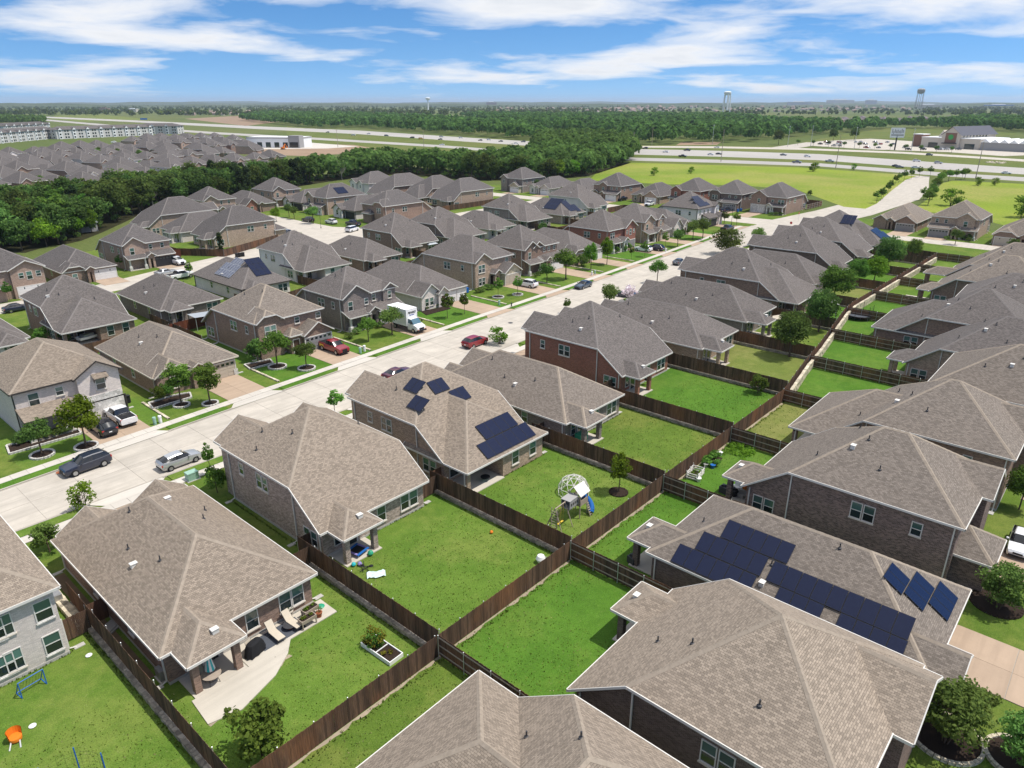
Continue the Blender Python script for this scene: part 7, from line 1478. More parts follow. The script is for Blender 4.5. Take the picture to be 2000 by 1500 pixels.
# boat under the rear porch
bt_ = MB(); ring_ = []
for (x_, w_, z_) in ((-2.2, .75, .55), (-1.0, .85, .5), (.6, .8, .5), (1.8, .45, .6), (2.4, .05, .85)): ring_.append([(x_, w_, z_ + .45), (x_, w_ * .75, z_), (x_, -w_ * .75, z_), (x_, -w_, z_ + .45)])
for A, B in zip(ring_, ring_[1:]):
    for i in range(3): bt_.face([A[i], A[i + 1], B[i + 1], B[i]])
bt_.face(ring_[0]); bt2 = MB(); bt2.box(-1.5, .2, -.5, .5, .7, 1.25); simple('boat', 'white boat stored under the rear porch', 'boat', G(180, 665), [('hull', bt_, 'white_paint'), ('cockpit', bt2, 'galv')], 15, .1)
gz = MB(); gz.face([(-1.6, -1.1, 2.1), (1.6, -1.1, 2.1), (.5, 0, 2.8), (-.5, 0, 2.8)]); gz.face([(1.6, -1.1, 2.1), (1.6, 1.1, 2.1), (.5, 0, 2.8)]); gz.face([(1.6, 1.1, 2.1), (-1.6, 1.1, 2.1), (-.5, 0, 2.8), (.5, 0, 2.8)]); gz.face([(-1.6, 1.1, 2.1), (-1.6, -1.1, 2.1), (-.5, 0, 2.8)])
simple('grill_gazebo', 'dark blue gazebo over a grill behind the brown brick house', 'gazebo', G(842, 492), [('canopy', gz, 'roof_metal'), ('leg_frame', mk(lambda b: [b.bar((x_, y_, 0), (x_, y_, 2.15), .05) for x_ in (-1.5, 1.5) for y_ in (-1, 1)]), 'metal_dark')])
sh = MB(); sh.face([(-2.2, -1.4, 2.5), (2.2, -1.4, 2.2), (2.2, 1.4, 2.3), (-2.2, 1.4, 2.6)]); simple('metal_awning', 'low metal shade beside the brown brick two-storey house', 'awning', G(402, 640), [('sheet', sh, 'roof_metal'), ('leg_frame', mk(lambda b: [b.bar((x_, y_, 0), (x_, y_, 2.3), .05) for x_ in (-2, 2) for y_ in (-1.2, 1.2)]), 'galv')])
shd = MB(); shd.face([(-2.6, -2, 2.6), (2.6, -2, 2.6), (2.6, 0, 3.5), (-2.6, 0, 3.5)]); shd.face([(-2.6, 0, 3.5), (2.6, 0, 3.5), (2.6, 2, 2.6), (-2.6, 2, 2.6)]); simple('shed', 'grey metal-roofed shed among the trees at left', 'shed', G(172, 452), [('roof', shd, 'roof_metal'), ('wall', mk(lambda b: b.box(-2.3, 2.3, -1.7, 1.7, 0, 2.6)), 'wallgrey')])
dsh = MB(); dsh.lathe([(.02, .0), (.2, .05), (.38, .2)], 16); simple('satellite_dish', 'white satellite dish on the tan brick house garage roof', 'satellite dish', G(993, 517, 4.0), [('dish', dsh, 'white_paint'), ('arm', mk(lambda b: b.bar((0, 0, -.7), (0, 0, .1), .03)), 'galv')], 0, 4.0)
# ---------------------------------------------------------------- meadow, highway, fields
P = lambda *pts: [G(u, v) for u, v in pts]
sheet('meadow', P((1150, 352), (1165, 338), (1230, 316), (1400, 320), (1560, 326), (1700, 336), (1790, 344), (1768, 352), (1742, 372), (1712, 398), (1690, 408), (1648, 404), (1560, 372), (1450, 362), (1300, 360)), .03, 'meadow_grass')
sheet('meadow', P((1860, 353), (2060, 362), (2120, 470), (1960, 440), (1880, 420), (1780, 412), (1808, 392), (1828, 372), (1840, 358)), .03, 'meadow_grass')
def band(name, pts_near, pts_far, z, mt): return sheet(name, P(*pts_near) + P(*reversed(pts_far)), z, mt)
band('verge', [(560, 282), (900, 305), (1240, 318), (1560, 327), (1850, 347), (2150, 368)], [(560, 246), (900, 268), (1240, 282), (1560, 287), (1850, 300), (2150, 318)], .034, 'verge_grass')
band('highway', [(90, 236), (250, 250), (420, 262), (600, 272), (860, 288), (1060, 304), (1240, 314), (1400, 318), (1600, 325), (1840, 344), (2150, 364)], [(90, 233), (250, 246.5), (420, 258), (600, 268), (860, 283.5), (1060, 298.5), (1240, 308), (1400, 312), (1600, 319), (1840, 337), (2150, 355)], .05, 'highway')
band('highway', [(60, 229), (250, 238), (500, 252), (700, 262), (900, 276), (1050, 286), (1240, 302), (1400, 306), (1600, 313), (1840, 331), (2150, 350)], [(60, 226.5), (250, 234.5), (500, 246.5), (700, 255), (900, 268), (1050, 277), (1240, 291), (1400, 294.5), (1600, 301), (1840, 318), (2150, 338)], .05, 'highway')
band('service_road', [(1240, 288), (1400, 289.5), (1560, 292.5), (1760, 300), (1900, 309), (2150, 326)], [(1240, 285), (1400, 286), (1560, 289), (1760, 296.5), (1900, 305), (2150, 321)], .05, 'concrete')
sheet('service_road', P((1500, 289), (1545, 291), (1600, 283), (1680, 280), (1575, 278), (1555, 281), (1520, 286)), .053, 'concrete')
sheet('parking_lot', P((1555, 283), (1700, 292), (1850, 297), (1960, 305), (2100, 300), (2060, 284), (1900, 282), (1800, 277), (1700, 271), (1600, 276)), .052, 'concrete')
for q in (.34, .67):   # lane seams
    near = [(1240, 302), (1400, 306), (1600, 313), (1840, 331), (2150, 350)]; far = [(1240, 291), (1400, 294.5), (1600, 301), (1840, 318), (2150, 338)]
    pl = [(a[0], a[1] + (b[1] - a[1]) * q) for a, b in zip(near, far)]; sheet('lane_seam', P(*pl) + P(*[(u, v - .35) for u, v in reversed(pl)]), .056, 'kerb')
sheet('building_pad', P((430, 300), (600, 305), (760, 295), (690, 283), (560, 280), (470, 292)), .05, 'dirt'); sheet('building_pad', P((470, 292), (640, 290), (700, 286), (560, 275), (480, 280)), .055, 'sidewalk')
sheet('bare_field', P((360, 232), (480, 246), (560, 236), (470, 226)), .05, 'dirt'); sheet('bare_field', P((95, 232), (160, 238), (300, 234), (180, 222), (110, 226)), .04, 'grass_dry')
sheet('dirt_patch', P((1320, 284), (1400, 283), (1410, 277), (1330, 278)), .045, 'dirt'); sheet('field', P((1560, 279), (1700, 270), (1850, 275), (2000, 262), (1900, 255), (1740, 249), (1650, 262)), .046, 'verge_grass')
rk = MB(); rr = random.Random(4)
for i in range(40):
    x_, y_ = rr.uniform(-7, 7), rr.uniform(-5, 5); s_ = rr.uniform(.5, 1.1); rk.lathe([(s_, 0), (s_ * .8, s_ * .5), (s_ * .2, s_ * .7)], 6, x_, y_)
o = link('riprap', rk.mesh('riprap', 'stone_cream'), None, (*G(1945, 318), 0)); o['kind'] = 'stuff'; tag(o, 'heap of pale rocks on the highway verge', 'rocks')

# ---------------------------------------------------------------- woods
def inside(p, poly):
    c = False; n = len(poly)
    for i in range(n):
        (x1, y1), (x2, y2) = poly[i], poly[(i + 1) % n]
        if (y1 > p[1]) != (y2 > p[1]) and p[0] < (x2 - x1) * (p[1] - y1) / (y2 - y1) + x1: c = not c
    return c
def scatter(poly, spacing, seed):
    xs = [p[0] for p in poly]; ys = [p[1] for p in poly]; r_ = random.Random(seed); out = []
    x = min(xs)
    while x < max(xs):
        y = min(ys)
        while y < max(ys):
            q = (x + r_.uniform(-.45, .45) * spacing, y + r_.uniform(-.45, .45) * spacing)
            if inside(q, poly): out.append(q)
            y += spacing
        x += spacing
    return out
belt = P((-60, 498), (0, 492), (50, 494), (90, 482), (125, 478), (160, 470), (200, 454), (235, 438), (290, 412), (360, 400), (460, 388), (560, 368), (660, 352), (780, 340), (920, 352), (1000, 353), (1080, 351), (1150, 344), (1232, 318), (1232, 302), (1110, 306), (1040, 316), (900, 334), (760, 322), (680, 338), (560, 352), (450, 362), (330, 378), (230, 396), (120, 412), (-60, 425))
sheet('woodland_floor', belt, .03, 'woodland_floor')
keys = ['wood0', 'wood1', 'wood2', 'wood3', 'wood4', 'wood0', 'wood1', 'wood2', 'wood5']
pts = scatter(belt, 6.3, 5); rb = random.Random(11)
cd = lambda q: math.dist(q, (CAMX, CAMY))
pts.sort(key=cd)
def pix(q, z=0.0):
    X, Y = q[0] - CAMX, q[1] - CAMY; xr = X * math.sin(HEAD) - Y * math.cos(HEAD); yf = X * math.cos(HEAD) + Y * math.sin(HEAD)
    dz = z - CAMZ; d = yf * CC - dz * CS; return (1000 + 1387 * xr / d, 750 - 1387 * (yf * CS + dz * CC) / d)
ORD = ['first', 'second', 'third', 'fourth', 'fifth', 'sixth', 'seventh', 'eighth', 'ninth', 'tenth', 'eleventh', 'twelfth', 'thirteenth', 'fourteenth', 'fifteenth', 'sixteenth', 'seventeenth', 'eighteenth', 'nineteenth', 'twentieth']
def nth(k): return ORD[k] if k < 20 else '%d%s' % (k + 1, {1: 'st', 2: 'nd', 3: 'rd'}.get((k + 1) % 10, 'th') if (k + 1) % 100 not in (11, 12, 13) else 'th')
front = [q for q in pts if 0 < pix(q)[0] < 1260][:150]; rest = [q for q in pts if q not in front]
front.sort(key=lambda q: pix(q)[0])
for k, q in enumerate(front):
    u = pix(q)[0]; key = keys[rb.randrange(len(keys))]
    if 1090 < u < 1160 and rb.random() < .8: key = 'woodlime'
    Hh = rb.uniform(9.0, 13.5) * (1.12 if u > 800 else 1)
    tree(key, q, Hh, '%s tree, %s from the left in the near edge of the wood belt' % ({'wood5': 'dark cedar-like', 'woodlime': 'yellow-green', 'wood4': 'tall green'}.get(key, 'rounded dark green'), nth(k)), rb.uniform(.85, 1.15), group='trees in the near edge of the wood belt')
for k, (u, v, ds) in enumerate(((668, 352, 'bare grey tree standing behind the roofs by the woods'), (135, 445, 'bare grey tree in the left woods'), (20, 478, 'grey leafless tree at the left edge of the woods'), (85, 452, 'pale dead tree leaning in the left woods'), (300, 408, 'grey dead tree above the two-storey gabled roof'))):
    tree('dead', G(u, v), 9.5, ds)
for k, (u, v) in enumerate(((1090, 348), (1118, 346), (1135, 340), (1105, 335), (1075, 338))): tree('woodlime', G(u, v), 9.5 - k * .4, 'sunlit yellow-green tree at the meadow edge, %s from the front' % nth(k), 1.0, group='sunlit trees at the meadow edge')
def wood_mass(name, label, points, H0, H1, nleaf, lsize, mats, seed):
    """one mass of far trees: leaf clumps on an irregular crown"""
    rs = np.random.RandomState(seed); allV = []
    for q in points:
        H = rs.uniform(H0, H1); rx = H * rs.uniform(.3, .46); k = nleaf
        d = rs.normal(size=(k, 3)); d /= np.linalg.norm(d, axis=1)[:, None]; d[:, 2] = np.abs(d[:, 2]) * 1.0 - .25
        lump = 1 + .28 * np.sin(3 * np.arctan2(d[:, 1], d[:, 0]) + rs.uniform(0, 6)) * (1 - np.abs(d[:, 2]))
        p = np.array([q[0], q[1], H * .52]) + d * np.array([rx, rx, H * .5]) * (rs.uniform(.6, 1, (k, 1)) ** .5) * lump[:, None]
        p[:, 2] = np.maximum(p[:, 2], .6)
        nrm = d + rs.normal(size=(k, 3)) * .28 + np.array([0, 0, .15]); nrm /= np.linalg.norm(nrm, axis=1)[:, None]
        t = np.cross(nrm, rs.normal(size=(k, 3))); t /= np.linalg.norm(t, axis=1)[:, None]; b = np.cross(nrm, t); s_ = lsize * H / 10 * rs.uniform(.6, 1.3, (k, 1))
        allV.append(np.stack([p - t * s_ - b * s_ * .6, p + t * s_ * .15 - b * s_ * .8, p + t * s_ + b * s_ * .15, p - t * s_ * .1 + b * s_ * .8], 1).reshape(-1, 3))
    V = np.concatenate(allV); o = link(name, quads_mesh(name, V, mats)); o['kind'] = 'stuff'; tag(o, label, 'woods'); return o
wood_mass('woods', 'rest of the wood belt behind its front trees', rest, 9, 14.5, 150, .75, 'leaf_forest', 3)
wood_mass('undergrowth', 'low bushy undergrowth at the foot of the wood belt', [q for q in scatter(belt, 5.5, 15)][:2600], 2.2, 4.6, 34, 1.5, 'leaf_forest', 13)
W1 = P((1045, 308), (1120, 316), (1238, 316), (1236, 286), (1150, 276), (1050, 280))
wood_mass('woods', 'dark wood standing at the meadow and highway corner', scatter(W1, 7.5, 6), 11, 16, 170, .75, 'leaf_forest', 4)
W2 = P((470, 236), (620, 252), (700, 250), (930, 268), (1060, 277), (1060, 258), (900, 240), (700, 229), (520, 224))
W3 = P((1240, 284), (1400, 280), (1480, 277), (1560, 268), (1640, 262), (1740, 252), (1850, 253), (2060, 262), (2060, 236), (1890, 238), (1850, 247), (1600, 250), (1520, 242), (1400, 231), (1200, 231), (1050, 230), (900, 229), (1050, 258), (1240, 274))
wood_mass('woods', 'dark wood beyond the highway in the middle of the picture', scatter(W2, 14, 7), 8, 18, 95, 1.15, 'leaf_forest', 5)
wood_mass('woods', 'broad dark wood beyond the highway at right', scatter(W3, 15, 8), 8, 19, 95, 1.2, 'leaf_forest', 6)
W4 = P((-80, 246), (0, 244), (85, 246), (90, 238), (0, 234), (-80, 236)); wood_mass('woods', 'dark wood at the left edge behind the apartments', scatter(W4, 11, 9), 10, 16, 60, 1.2, 'leaf_forest', 7)
far = []
rf_ = random.Random(21)
for i in range(7500):
    v = 203.6 + 24 * rf_.random() ** 1.5; u = rf_.uniform(-150, 2150)
    if 1160 < u < 1800 and 206.5 < v and rf_.random() < .6: continue
    if rf_.random() < .35 + .65 * (.5 + .5 * math.sin(u * .013 + v * 1.7)): far.append(G(u, v))
wood_mass('woods', 'distant scattered tree belts below the horizon', far, 9, 17, 22, 2.6, 'leaf_forest', 8)
# distant hills
hm = MB(); n = 90
for (dist, hh, z_) in ((7000, 34, 0), (11000, 46, 0), (16000, 62, 0)):
    ring_ = []
    for i in range(n + 1):
        a = R(41.5) + R(60) - R(120) * i / n; nz = hh * (.62 + .2 * math.sin(i * .37 + dist) + .14 * math.sin(i * .91 + dist * 2) + .08 * math.sin(i * 2.3))
        ring_.append((CAMX + dist * math.cos(a), CAMY + dist * math.sin(a), nz, a))
    for A, B in zip(ring_, ring_[1:]):
        f_ = lambda q, r_, z__: (CAMX + (dist + r_) * math.cos(q[3]), CAMY + (dist + r_) * math.sin(q[3]), z__)
        hm.face([f_(A, -900, 0), f_(A, 0, A[2]), f_(B, 0, B[2]), f_(B, -900, 0)]); hm.face([f_(A, 0, A[2]), f_(A, 1200, 0), f_(B, 1200, 0), f_(B, 0, B[2])])
grassmat('hill_wood', (0.040, 0.062, 0.020), (0.07, 0.095, 0.03), (0.22, 0.2, 0.11), 0.3, 0.0015)
struct('hills', hm.mesh('hills', 'hill_wood'))

# ---------------------------------------------------------------- far subdivision at left (copies of six house kinds)
proto = []
for k, (kit, wl, lab) in enumerate((('1', 'brick_tan', ''), ('2p', 'brick_brown', ''), ('2r', 'brick_pink', ''), ('1', 'brick_white', ''), ('2p', 'brick_pink', ''), ('2p', 'siding_white', ''))):
    h_ = house('x', kit, 0, 12.4, 0, 17.5, 0, wl, 'roof_far', sidewin=False, posts=False, front=(('gable', .3, 5.6, .6), ('garage', 9, 4.7, 'door_white' if k % 2 else 'door_grey', False, 0)) + ((('win', 3, 3.5, .9, 1.4, .6),) if kit != '1' else (('win', 3, .8, .9, 1.4, .6),)))
    proto.append(h_)
    for c_ in list(h_.children):
        if c_.name.split('.')[0] in ('downspout', 'patio_slab', 'post', 'splash_block', 'patio_beam'): bpy.data.objects.remove(c_)
reg = P((-160, 428), (0, 402), (90, 397), (225, 377), (325, 356), (430, 349), (560, 343), (530, 322), (455, 322), (400, 318), (440, 302), (505, 300), (470, 283), (345, 272), (230, 290), (140, 298), (0, 312), (-160, 322))
spots = []; rg = random.Random(2); ang = R(20); ca, sa = math.cos(ang), math.sin(ang); c0 = G(200, 340)
row = -14
for row in range(-16, 17):
    pair = row % 2; yb = (row // 2) * 58 + (0 if pair == 0 else 30)
    for col in range(-24, 26):
        a, b = col * 15.6 + (7 if (row // 2) % 2 else 0), yb
        cx_, cy_ = a + 6, b + 9
        q = (c0[0] + cx_ * ca - cy_ * sa, c0[1] + cx_ * sa + cy_ * ca)
        if inside(q, reg): spots.append((a, b, pair, q))
spots.sort(key=lambda t: cd(t[3])); n_used = 0; first = [True] * 6
vis = [t for t in spots if -40 < pix(t[3])[0] < 640]
wl_name = ['one-storey tan brick', 'two-storey brown brick', 'two-storey pink brick', 'one-storey white brick', 'two-storey pinkish brick', 'two-storey white']
rank = {id(t): k for k, t in enumerate(sorted(vis, key=lambda t: pix(t[3])[0]))}
for t in vis[:130]:
    if rg.random() < .16: continue
    a, b, pair, q = t; k = rg.choice((0, 1, 1, 2, 2, 0, 3, 4, 5))
    root = proto[k] if first[k] else copy_tree(proto[k]); first[k] = False
    rot_ = ang + (0 if pair else math.pi); lx, ly = (a, b) if pair else (a + 12.4, b + 17.5)
    root.location = (c0[0] + lx * ca - ly * sa, c0[1] + lx * sa + ly * ca, 0); root.rotation_euler = (0, 0, rot_)
    u, v = pix(q); root['label'] = '%s house, %s from the left in the far subdivision beyond the woods' % (wl_name[k], nth(rank[id(t)])); root['category'] = 'house'; root['group'] = 'houses of the far subdivision'
for k in range(6):
    if first[k]:
        for c_ in list(proto[k].children):
            for d_ in list(c_.children): bpy.data.objects.remove(d_)
            bpy.data.objects.remove(c_)
        bpy.data.objects.remove(proto[k])
# streets of the far subdivision
for row in range(-8, 9):
    yb = row * 58 - 11
    pl = [(c0[0] + x * ca - y * sa, c0[1] + x * sa + y * ca) for x, y in ((-330, yb), (330, yb), (330, yb + 9), (-330, yb + 9))]
    seg = []
    for x in range(-330, 331, 6):
        q = (c0[0] + x * ca - (yb + 4) * sa, c0[1] + x * sa + (yb + 4) * ca)
        if inside(q, reg): seg.append(x)
    if seg:
        a, b = min(seg), max(seg); sheet('road', [(c0[0] + x * ca - y * sa, c0[1] + x * sa + y * ca) for x, y in ((a, yb), (b, yb), (b, yb + 9), (a, yb + 9))], .05, 'concrete')
sheet('lawn', reg, .02, 'verge_grass')
fy = [pts_ for pts_ in scatter(reg, 19, 3) if -20 < pix(pts_)[0] < 620][:95]
fy.sort(key=lambda q: pix(q)[0])
for k, q in enumerate(fy): tree(rg.choice(('round1', 'round2', 'biglush')), q, rg.uniform(4, 6.5), 'small yard tree, %s from the left in the far subdivision' % nth(k), group='yard trees of the far subdivision')
for k, (u, v, c_, ds) in enumerate(((138, 316, 'white', 'white van parked in the far subdivision street'), (160, 321, 'white', 'white truck parked in the far subdivision street'), (178, 327, 'navy', 'dark car parked in the far subdivision street'), (252, 297, 'white', 'white car on a far subdivision driveway'), (263, 297, 'white', 'second white car on a far subdivision driveway'), (222, 279, 'white', 'white car parked near the far apartments'))):
    car('suv', c_, G(u, v), 20 + k * 30, ds, .06, False)

# ---------------------------------------------------------------- apartments, shops, towers
def apartment(u0, v0, u1, v1, depth, label, floors=3):
    a, b = G(u0, v0), G(u1, v1); L = math.dist(a, b); ang_ = math.atan2(b[1] - a[1], b[0] - a[0]); H = floors * 3.1
    o = thing('apartment_block', label, 'building', (a[0], a[1], 0), ang_)
    w_ = MB(); w_.box(0, L, 0, depth, 0, H); link('wall', w_.mesh('wall', 'pale_wall'), o)
    r_ = MB(); e = .8; z1 = H + 3.2
    r_.face([(-e, -e, H), (L + e, -e, H), (L - depth / 2, depth / 2, z1), (depth / 2, depth / 2, z1)]); r_.face([(L + e, -e, H), (L + e, depth + e, H), (L - depth / 2, depth / 2, z1)]); r_.face([(L + e, depth + e, H), (-e, depth + e, H), (depth / 2, depth / 2, z1), (L - depth / 2, depth / 2, z1)]); r_.face([(-e, depth + e, H), (-e, -e, H), (depth / 2, depth / 2, z1)]); r_.face([(-e, -e, H - .02), (-e, depth + e, H - .02), (L + e, depth + e, H - .02), (L + e, -e, H - .02)])
    link('roof', r_.mesh('roof', 'roof_far'), o)
    n = int(L / 7.5); fm = MB(); fm.box(-1.6, 1.6, -1.2, .0, 0, H - .4); bay = fm.mesh('bay', 'white_paint'); gm = MB(); gm.face([(-2.0, -1.8, H - .2), (2.0, -1.8, H - .2), (0, -1.8, H + 1.9)]); gm.face([(-2.0, -1.8, H - .2), (0, -1.8, H + 1.9), (0, 4, H + 1.9), (-2.0, 4, H - .2)]); gm.face([(0, -1.8, H + 1.9), (2.0, -1.8, H - .2), (2.0, 4, H - .2), (0, 4, H + 1.9)]); gm.m = [0, 1, 1]; gme = gm.mesh('bay_gable', ['white_paint', 'roof_far']); wm = MB(); wm.box(-.9, .9, -.06, .02, 0, 1.7); wme = wm.mesh('window', 'glass_lower')
    for i in range(n):
        x_ = (i + .5) * L / n
        if i % 2 == 0:
            bo = link('bay', bay, o, (x_, 0, 0)); link('bay_gable', gme, bo)
            for f_ in range(floors): link('window', wme, o, (x_, -1.2, f_ * 3.1 + .8))
        else:
            for f_ in range(floors): link('window', wme, o, (x_ - 1.4, 0, f_ * 3.1 + .8)); link('window', wme, o, (x_ + 1.4, 0, f_ * 3.1 + .8))
    for sx, rz in ((0, -math.pi / 2), (L, math.pi / 2)):
        for f_ in range(floors):
            for q in (.3, .7): link('window', wme, o, (sx, depth * q, f_ * 3.1 + .8), rz)
    return o
apartment(-60, 286, 112, 270, 16, 'long pale apartment block at the left edge'); apartment(112, 272, 300, 264, 16, 'white-bayed grey apartment block in the left distance'); apartment(268, 262, 348, 262, 18, 'rightmost grey apartment block with white gables'); apartment(10, 262, 100, 256, 16, 'pale apartment block farthest at left')
def shop_white():
    a, b, c_ = G(483, 288), G(585, 289), G(608, 277); L = math.dist(a, b); ang_ = math.atan2(b[1] - a[1], b[0] - a[0]); H = 7.5; dp = 26
    o = thing('retail_building', 'low white flat-roofed building on the construction lot', 'building', (a[0], a[1], 0), ang_)
    w_ = MB(); w_.box(0, L, 0, dp, 0, H); link('wall', w_.mesh('wall', 'white_paint'), o); r_ = MB(); r_.box(-.3, L + .3, -.3, dp + .3, H, H + .9); link('parapet', r_.mesh('parapet', 'wallgrey'), o); rt = MB(); rt.box(.2, L - .2, .2, dp - .2, H + .9, H + .96); link('roof', rt.mesh('roof', 'white_paint'), o)
    tw = MB(); tw.box(L - 9, L + .8, -1, 8, 0, H + 2.4); link('corner_tower', tw.mesh('corner_tower', 'wallgrey'), o)
    for i in range(5): d_ = MB(); d_.box(-2.2, 2.2, -.08, .02, 0, 4.4); link('shop_window', d_.mesh('shop_window', 'glass_lower'), o, (4 + i * (L - 14) / 4.3, 0, 0))
    d_ = MB(); d_.box(L - 8, L - .4, -1.1, -1.0, .3, 4.6); link('shop_window', d_.mesh('shop_window', 'glass_lower'), o)
shop_white()
def excavator(u, v, label):
    b = MB(); b.box(-1.6, 1.6, -1.2, -.6, 0, .8); b.box(-1.6, 1.6, .6, 1.2, 0, .8); c_ = MB(); c_.box(-1.6, 1.2, -1.1, 1.1, .9, 1.9); c_.box(.1, 1.2, -1.0, .1, 1.9, 3.0); a_ = MB(); a_.bar((1.1, .5, 1.6), (3.6, .5, 4.2), .28); a_.bar((3.6, .5, 4.2), (5.6, .5, 2.0), .22); a_.box(5.2, 6.2, 0, 1.0, .9, 1.9)
    simple('excavator', label, 'excavator', G(u, v), [('track', b, 'ink_black'), ('cab', c_, 'plastic_orange'), ('boom', a_, 'plastic_orange')], 20)
excavator(553, 292, 'orange excavator on the bare construction lot'); 
for u, v, ds in ((510, 287, 'orange barrier standing at the white retail building'),): simple('site_barrier', ds, 'barrier', G(u, v), [('board', mk(lambda b: b.box(-.8, .8, -.3, .3, 0, 3)), 'plastic_orange')])
simple('shipping_container', 'blue shipping container on the far verge', 'container', G(281, 234), [('shell', mk(lambda b: [b.box(-7, 7, -1.6, 1.6, 0, 3.4)] + [b.box(-6.8 + i * .9, -6.5 + i * .9, -1.66, -1.6, .1, 3.3) for i in range(15)]), 'plastic_blue')], -30)
def store():
    a, b = G(1797, 287), G(1955, 295); L = math.dist(a, b); ang_ = math.atan2(b[1] - a[1], b[0] - a[0]); H = 8.0; dp = 45
    o = thing('garden_store', 'large tan store with gabled brick entrance and dark roof', 'building', (a[0], a[1], 0), ang_)
    w_ = MB(); w_.box(0, L * .74, 0, dp, 0, H); link('wall', w_.mesh('wall', 'stucco'), o); r_ = MB(); r_.box(-.3, L * .74 + .3, -.3, dp, H, H + .5); link('roof', r_.mesh('roof', 'white_paint'), o)
    gx0, gx1 = L * .27, L * .5; mid = (gx0 + gx1) / 2; g = MB(); g.face([(gx0, -1.5, 0), (gx1, -1.5, 0), (gx1, -1.5, 11), (mid, -1.5, 17), (gx0, -1.5, 11)]); g.face([(gx0, -1.5, 0), (gx0, -1.5, 11), (gx0, dp + 10, 11), (gx0, dp + 10, 0)]); g.face([(gx1, -1.5, 0), (gx1, dp + 10, 0), (gx1, dp + 10, 11), (gx1, -1.5, 11)]); link('entrance_gable', g.mesh('entrance_gable', 'stucco'), o)
    gr = MB(); gr.face([(gx0 - 1.2, -2.2, 10.4), (mid, -2.2, 17.4), (mid, dp + 12, 17.4), (gx0 - 1.2, dp + 12, 10.4)][::-1]); gr.face([(gx1 + 1.2, -2.2, 10.4), (gx1 + 1.2, dp + 12, 10.4), (mid, dp + 12, 17.4), (mid, -2.2, 17.4)][::-1]); link('gable_roof', gr.mesh('gable_roof', 'roof_slate'), o)
    bp = MB(); bp.box(mid - 4.6, mid + 4.6, -1.7, -1.5, 4.4, 12.4); link('brick_panel', bp.mesh('brick_panel', 'brick_store'), o); cn = MB(); cn.box(gx0 + 2, gx1 - 2, -4.5, -1.6, 3.9, 4.5); link('canopy', cn.mesh('canopy', 'ink_black'), o)
    lg = MB(); lg.lathe([(2.2, 0), (2.0, .15)], 8); l_ = link('logo', lg.mesh('logo', 'sign_green'), o, (mid, -1.72, 9)); l_.rotation_euler = (R(90), 0, 0)
    for x_ in (L * .16, L * .62): d_ = MB(); d_.box(x_ - 4, x_ + 4, -.2, 0, 0, 4.2); link('shop_window', d_.mesh('shop_window', 'glass_lower'), o)
    for i in range(8): d_ = MB(); d_.box(gx1 + .02, gx1 + .15, 3 + i * 5, 5 + i * 5, 8.8, 10.2); link('clerestory_window', d_.mesh('clerestory_window', 'glass_lower'), o)
    tw = MB(); tw.box(-9, -.5, 2, 12, 0, 10); link('side_tower', tw.mesh('side_tower', 'brick_store'), o); cp = MB(); cp.box(-9.3, -.2, 1.7, 12.3, 10, 10.6); link('tower_cap', cp.mesh('tower_cap', 'white_paint'), o)
    sg = MB(); sg.face([(L * .12, 10, 8), (L * .24, 10, 8), (L * .18, 10, 14)]); sg.face([(L * .12, 10, 8), (L * .18, 10, 14), (L * .18, 30, 14), (L * .12, 30, 8)]); sg.face([(L * .18, 10, 14), (L * .24, 10, 8), (L * .24, 30, 8), (L * .18, 30, 14)]); link('side_gable', sg.mesh('side_gable', 'stucco'), o)
    gh = MB()
    for i in range(6):
        x_ = L * .76 + i * 7; gh.face([(x_, -2, 6), (x_ + 7, -2, 6), (x_ + 3.5, -2, 8.6)]); gh.face([(x_, -2, 6), (x_ + 3.5, -2, 8.6), (x_ + 3.5, 36, 8.6), (x_, 36, 6)]); gh.face([(x_ + 3.5, -2, 8.6), (x_ + 7, -2, 6), (x_ + 7, 36, 6), (x_ + 3.5, 36, 8.6)])
    link('greenhouse_roof', gh.mesh('greenhouse_roof', 'white_paint'), o); gw = MB(); gw.box(L * .76, L * .76 + 42, -1.5, 35, 0, 6); link('greenhouse_wall', gw.mesh('greenhouse_wall', 'wallgrey'), o)
store()
rp = random.Random(9); lotc = []
for i in range(64):
    v = rp.choice((279, 282.5, 286, 289.5, 293)); u = rp.uniform(1575, 1890) + (v - 279) * 3
    if inside(G(u, v), P((1570, 283), (1700, 291), (1850, 296), (1955, 303), (1990, 296), (1900, 290), (1800, 288), (1700, 273), (1610, 277))): lotc.append((u, v))
lotc.sort()
for k, (u, v) in enumerate(lotc): car(rp.choice(('suv', 'sedan', 'pickup')), rp.choice(('white', 'silver', 'black', 'navy', 'grey', 'white', 'red')), G(u, v), rp.choice((50, 230)), 'parked vehicle, %s from the left in the store car park' % nth(k), .06, False, 'cars in the store car park')
car('pickup', 'orange', G(1951, 294), 10, 'bright orange truck parked beside the store', .06, False)
lt = [(1558 + i * 30, 283.5 + i * 1.55) for i in range(11)]
for k, (u, v) in enumerate(lt): tree('round1', G(u, v), 5.5, 'small tree, %s from the left along the car park edge' % nth(k), group='small trees along the car park edge')
tree('big', G(1840, 284), 10, 'tree standing at the corner of the store front') if False else None
for u, v, H, ds in ((1627, 276, 13, 'lone round tree on the field left of the billboard'), (1668, 275, 14, 'second lone tree on the field left of the billboard'), (1520, 283, 14, 'tree at the wood edge beyond the service road')): tree('wood1', G(u, v), H, ds, .8)
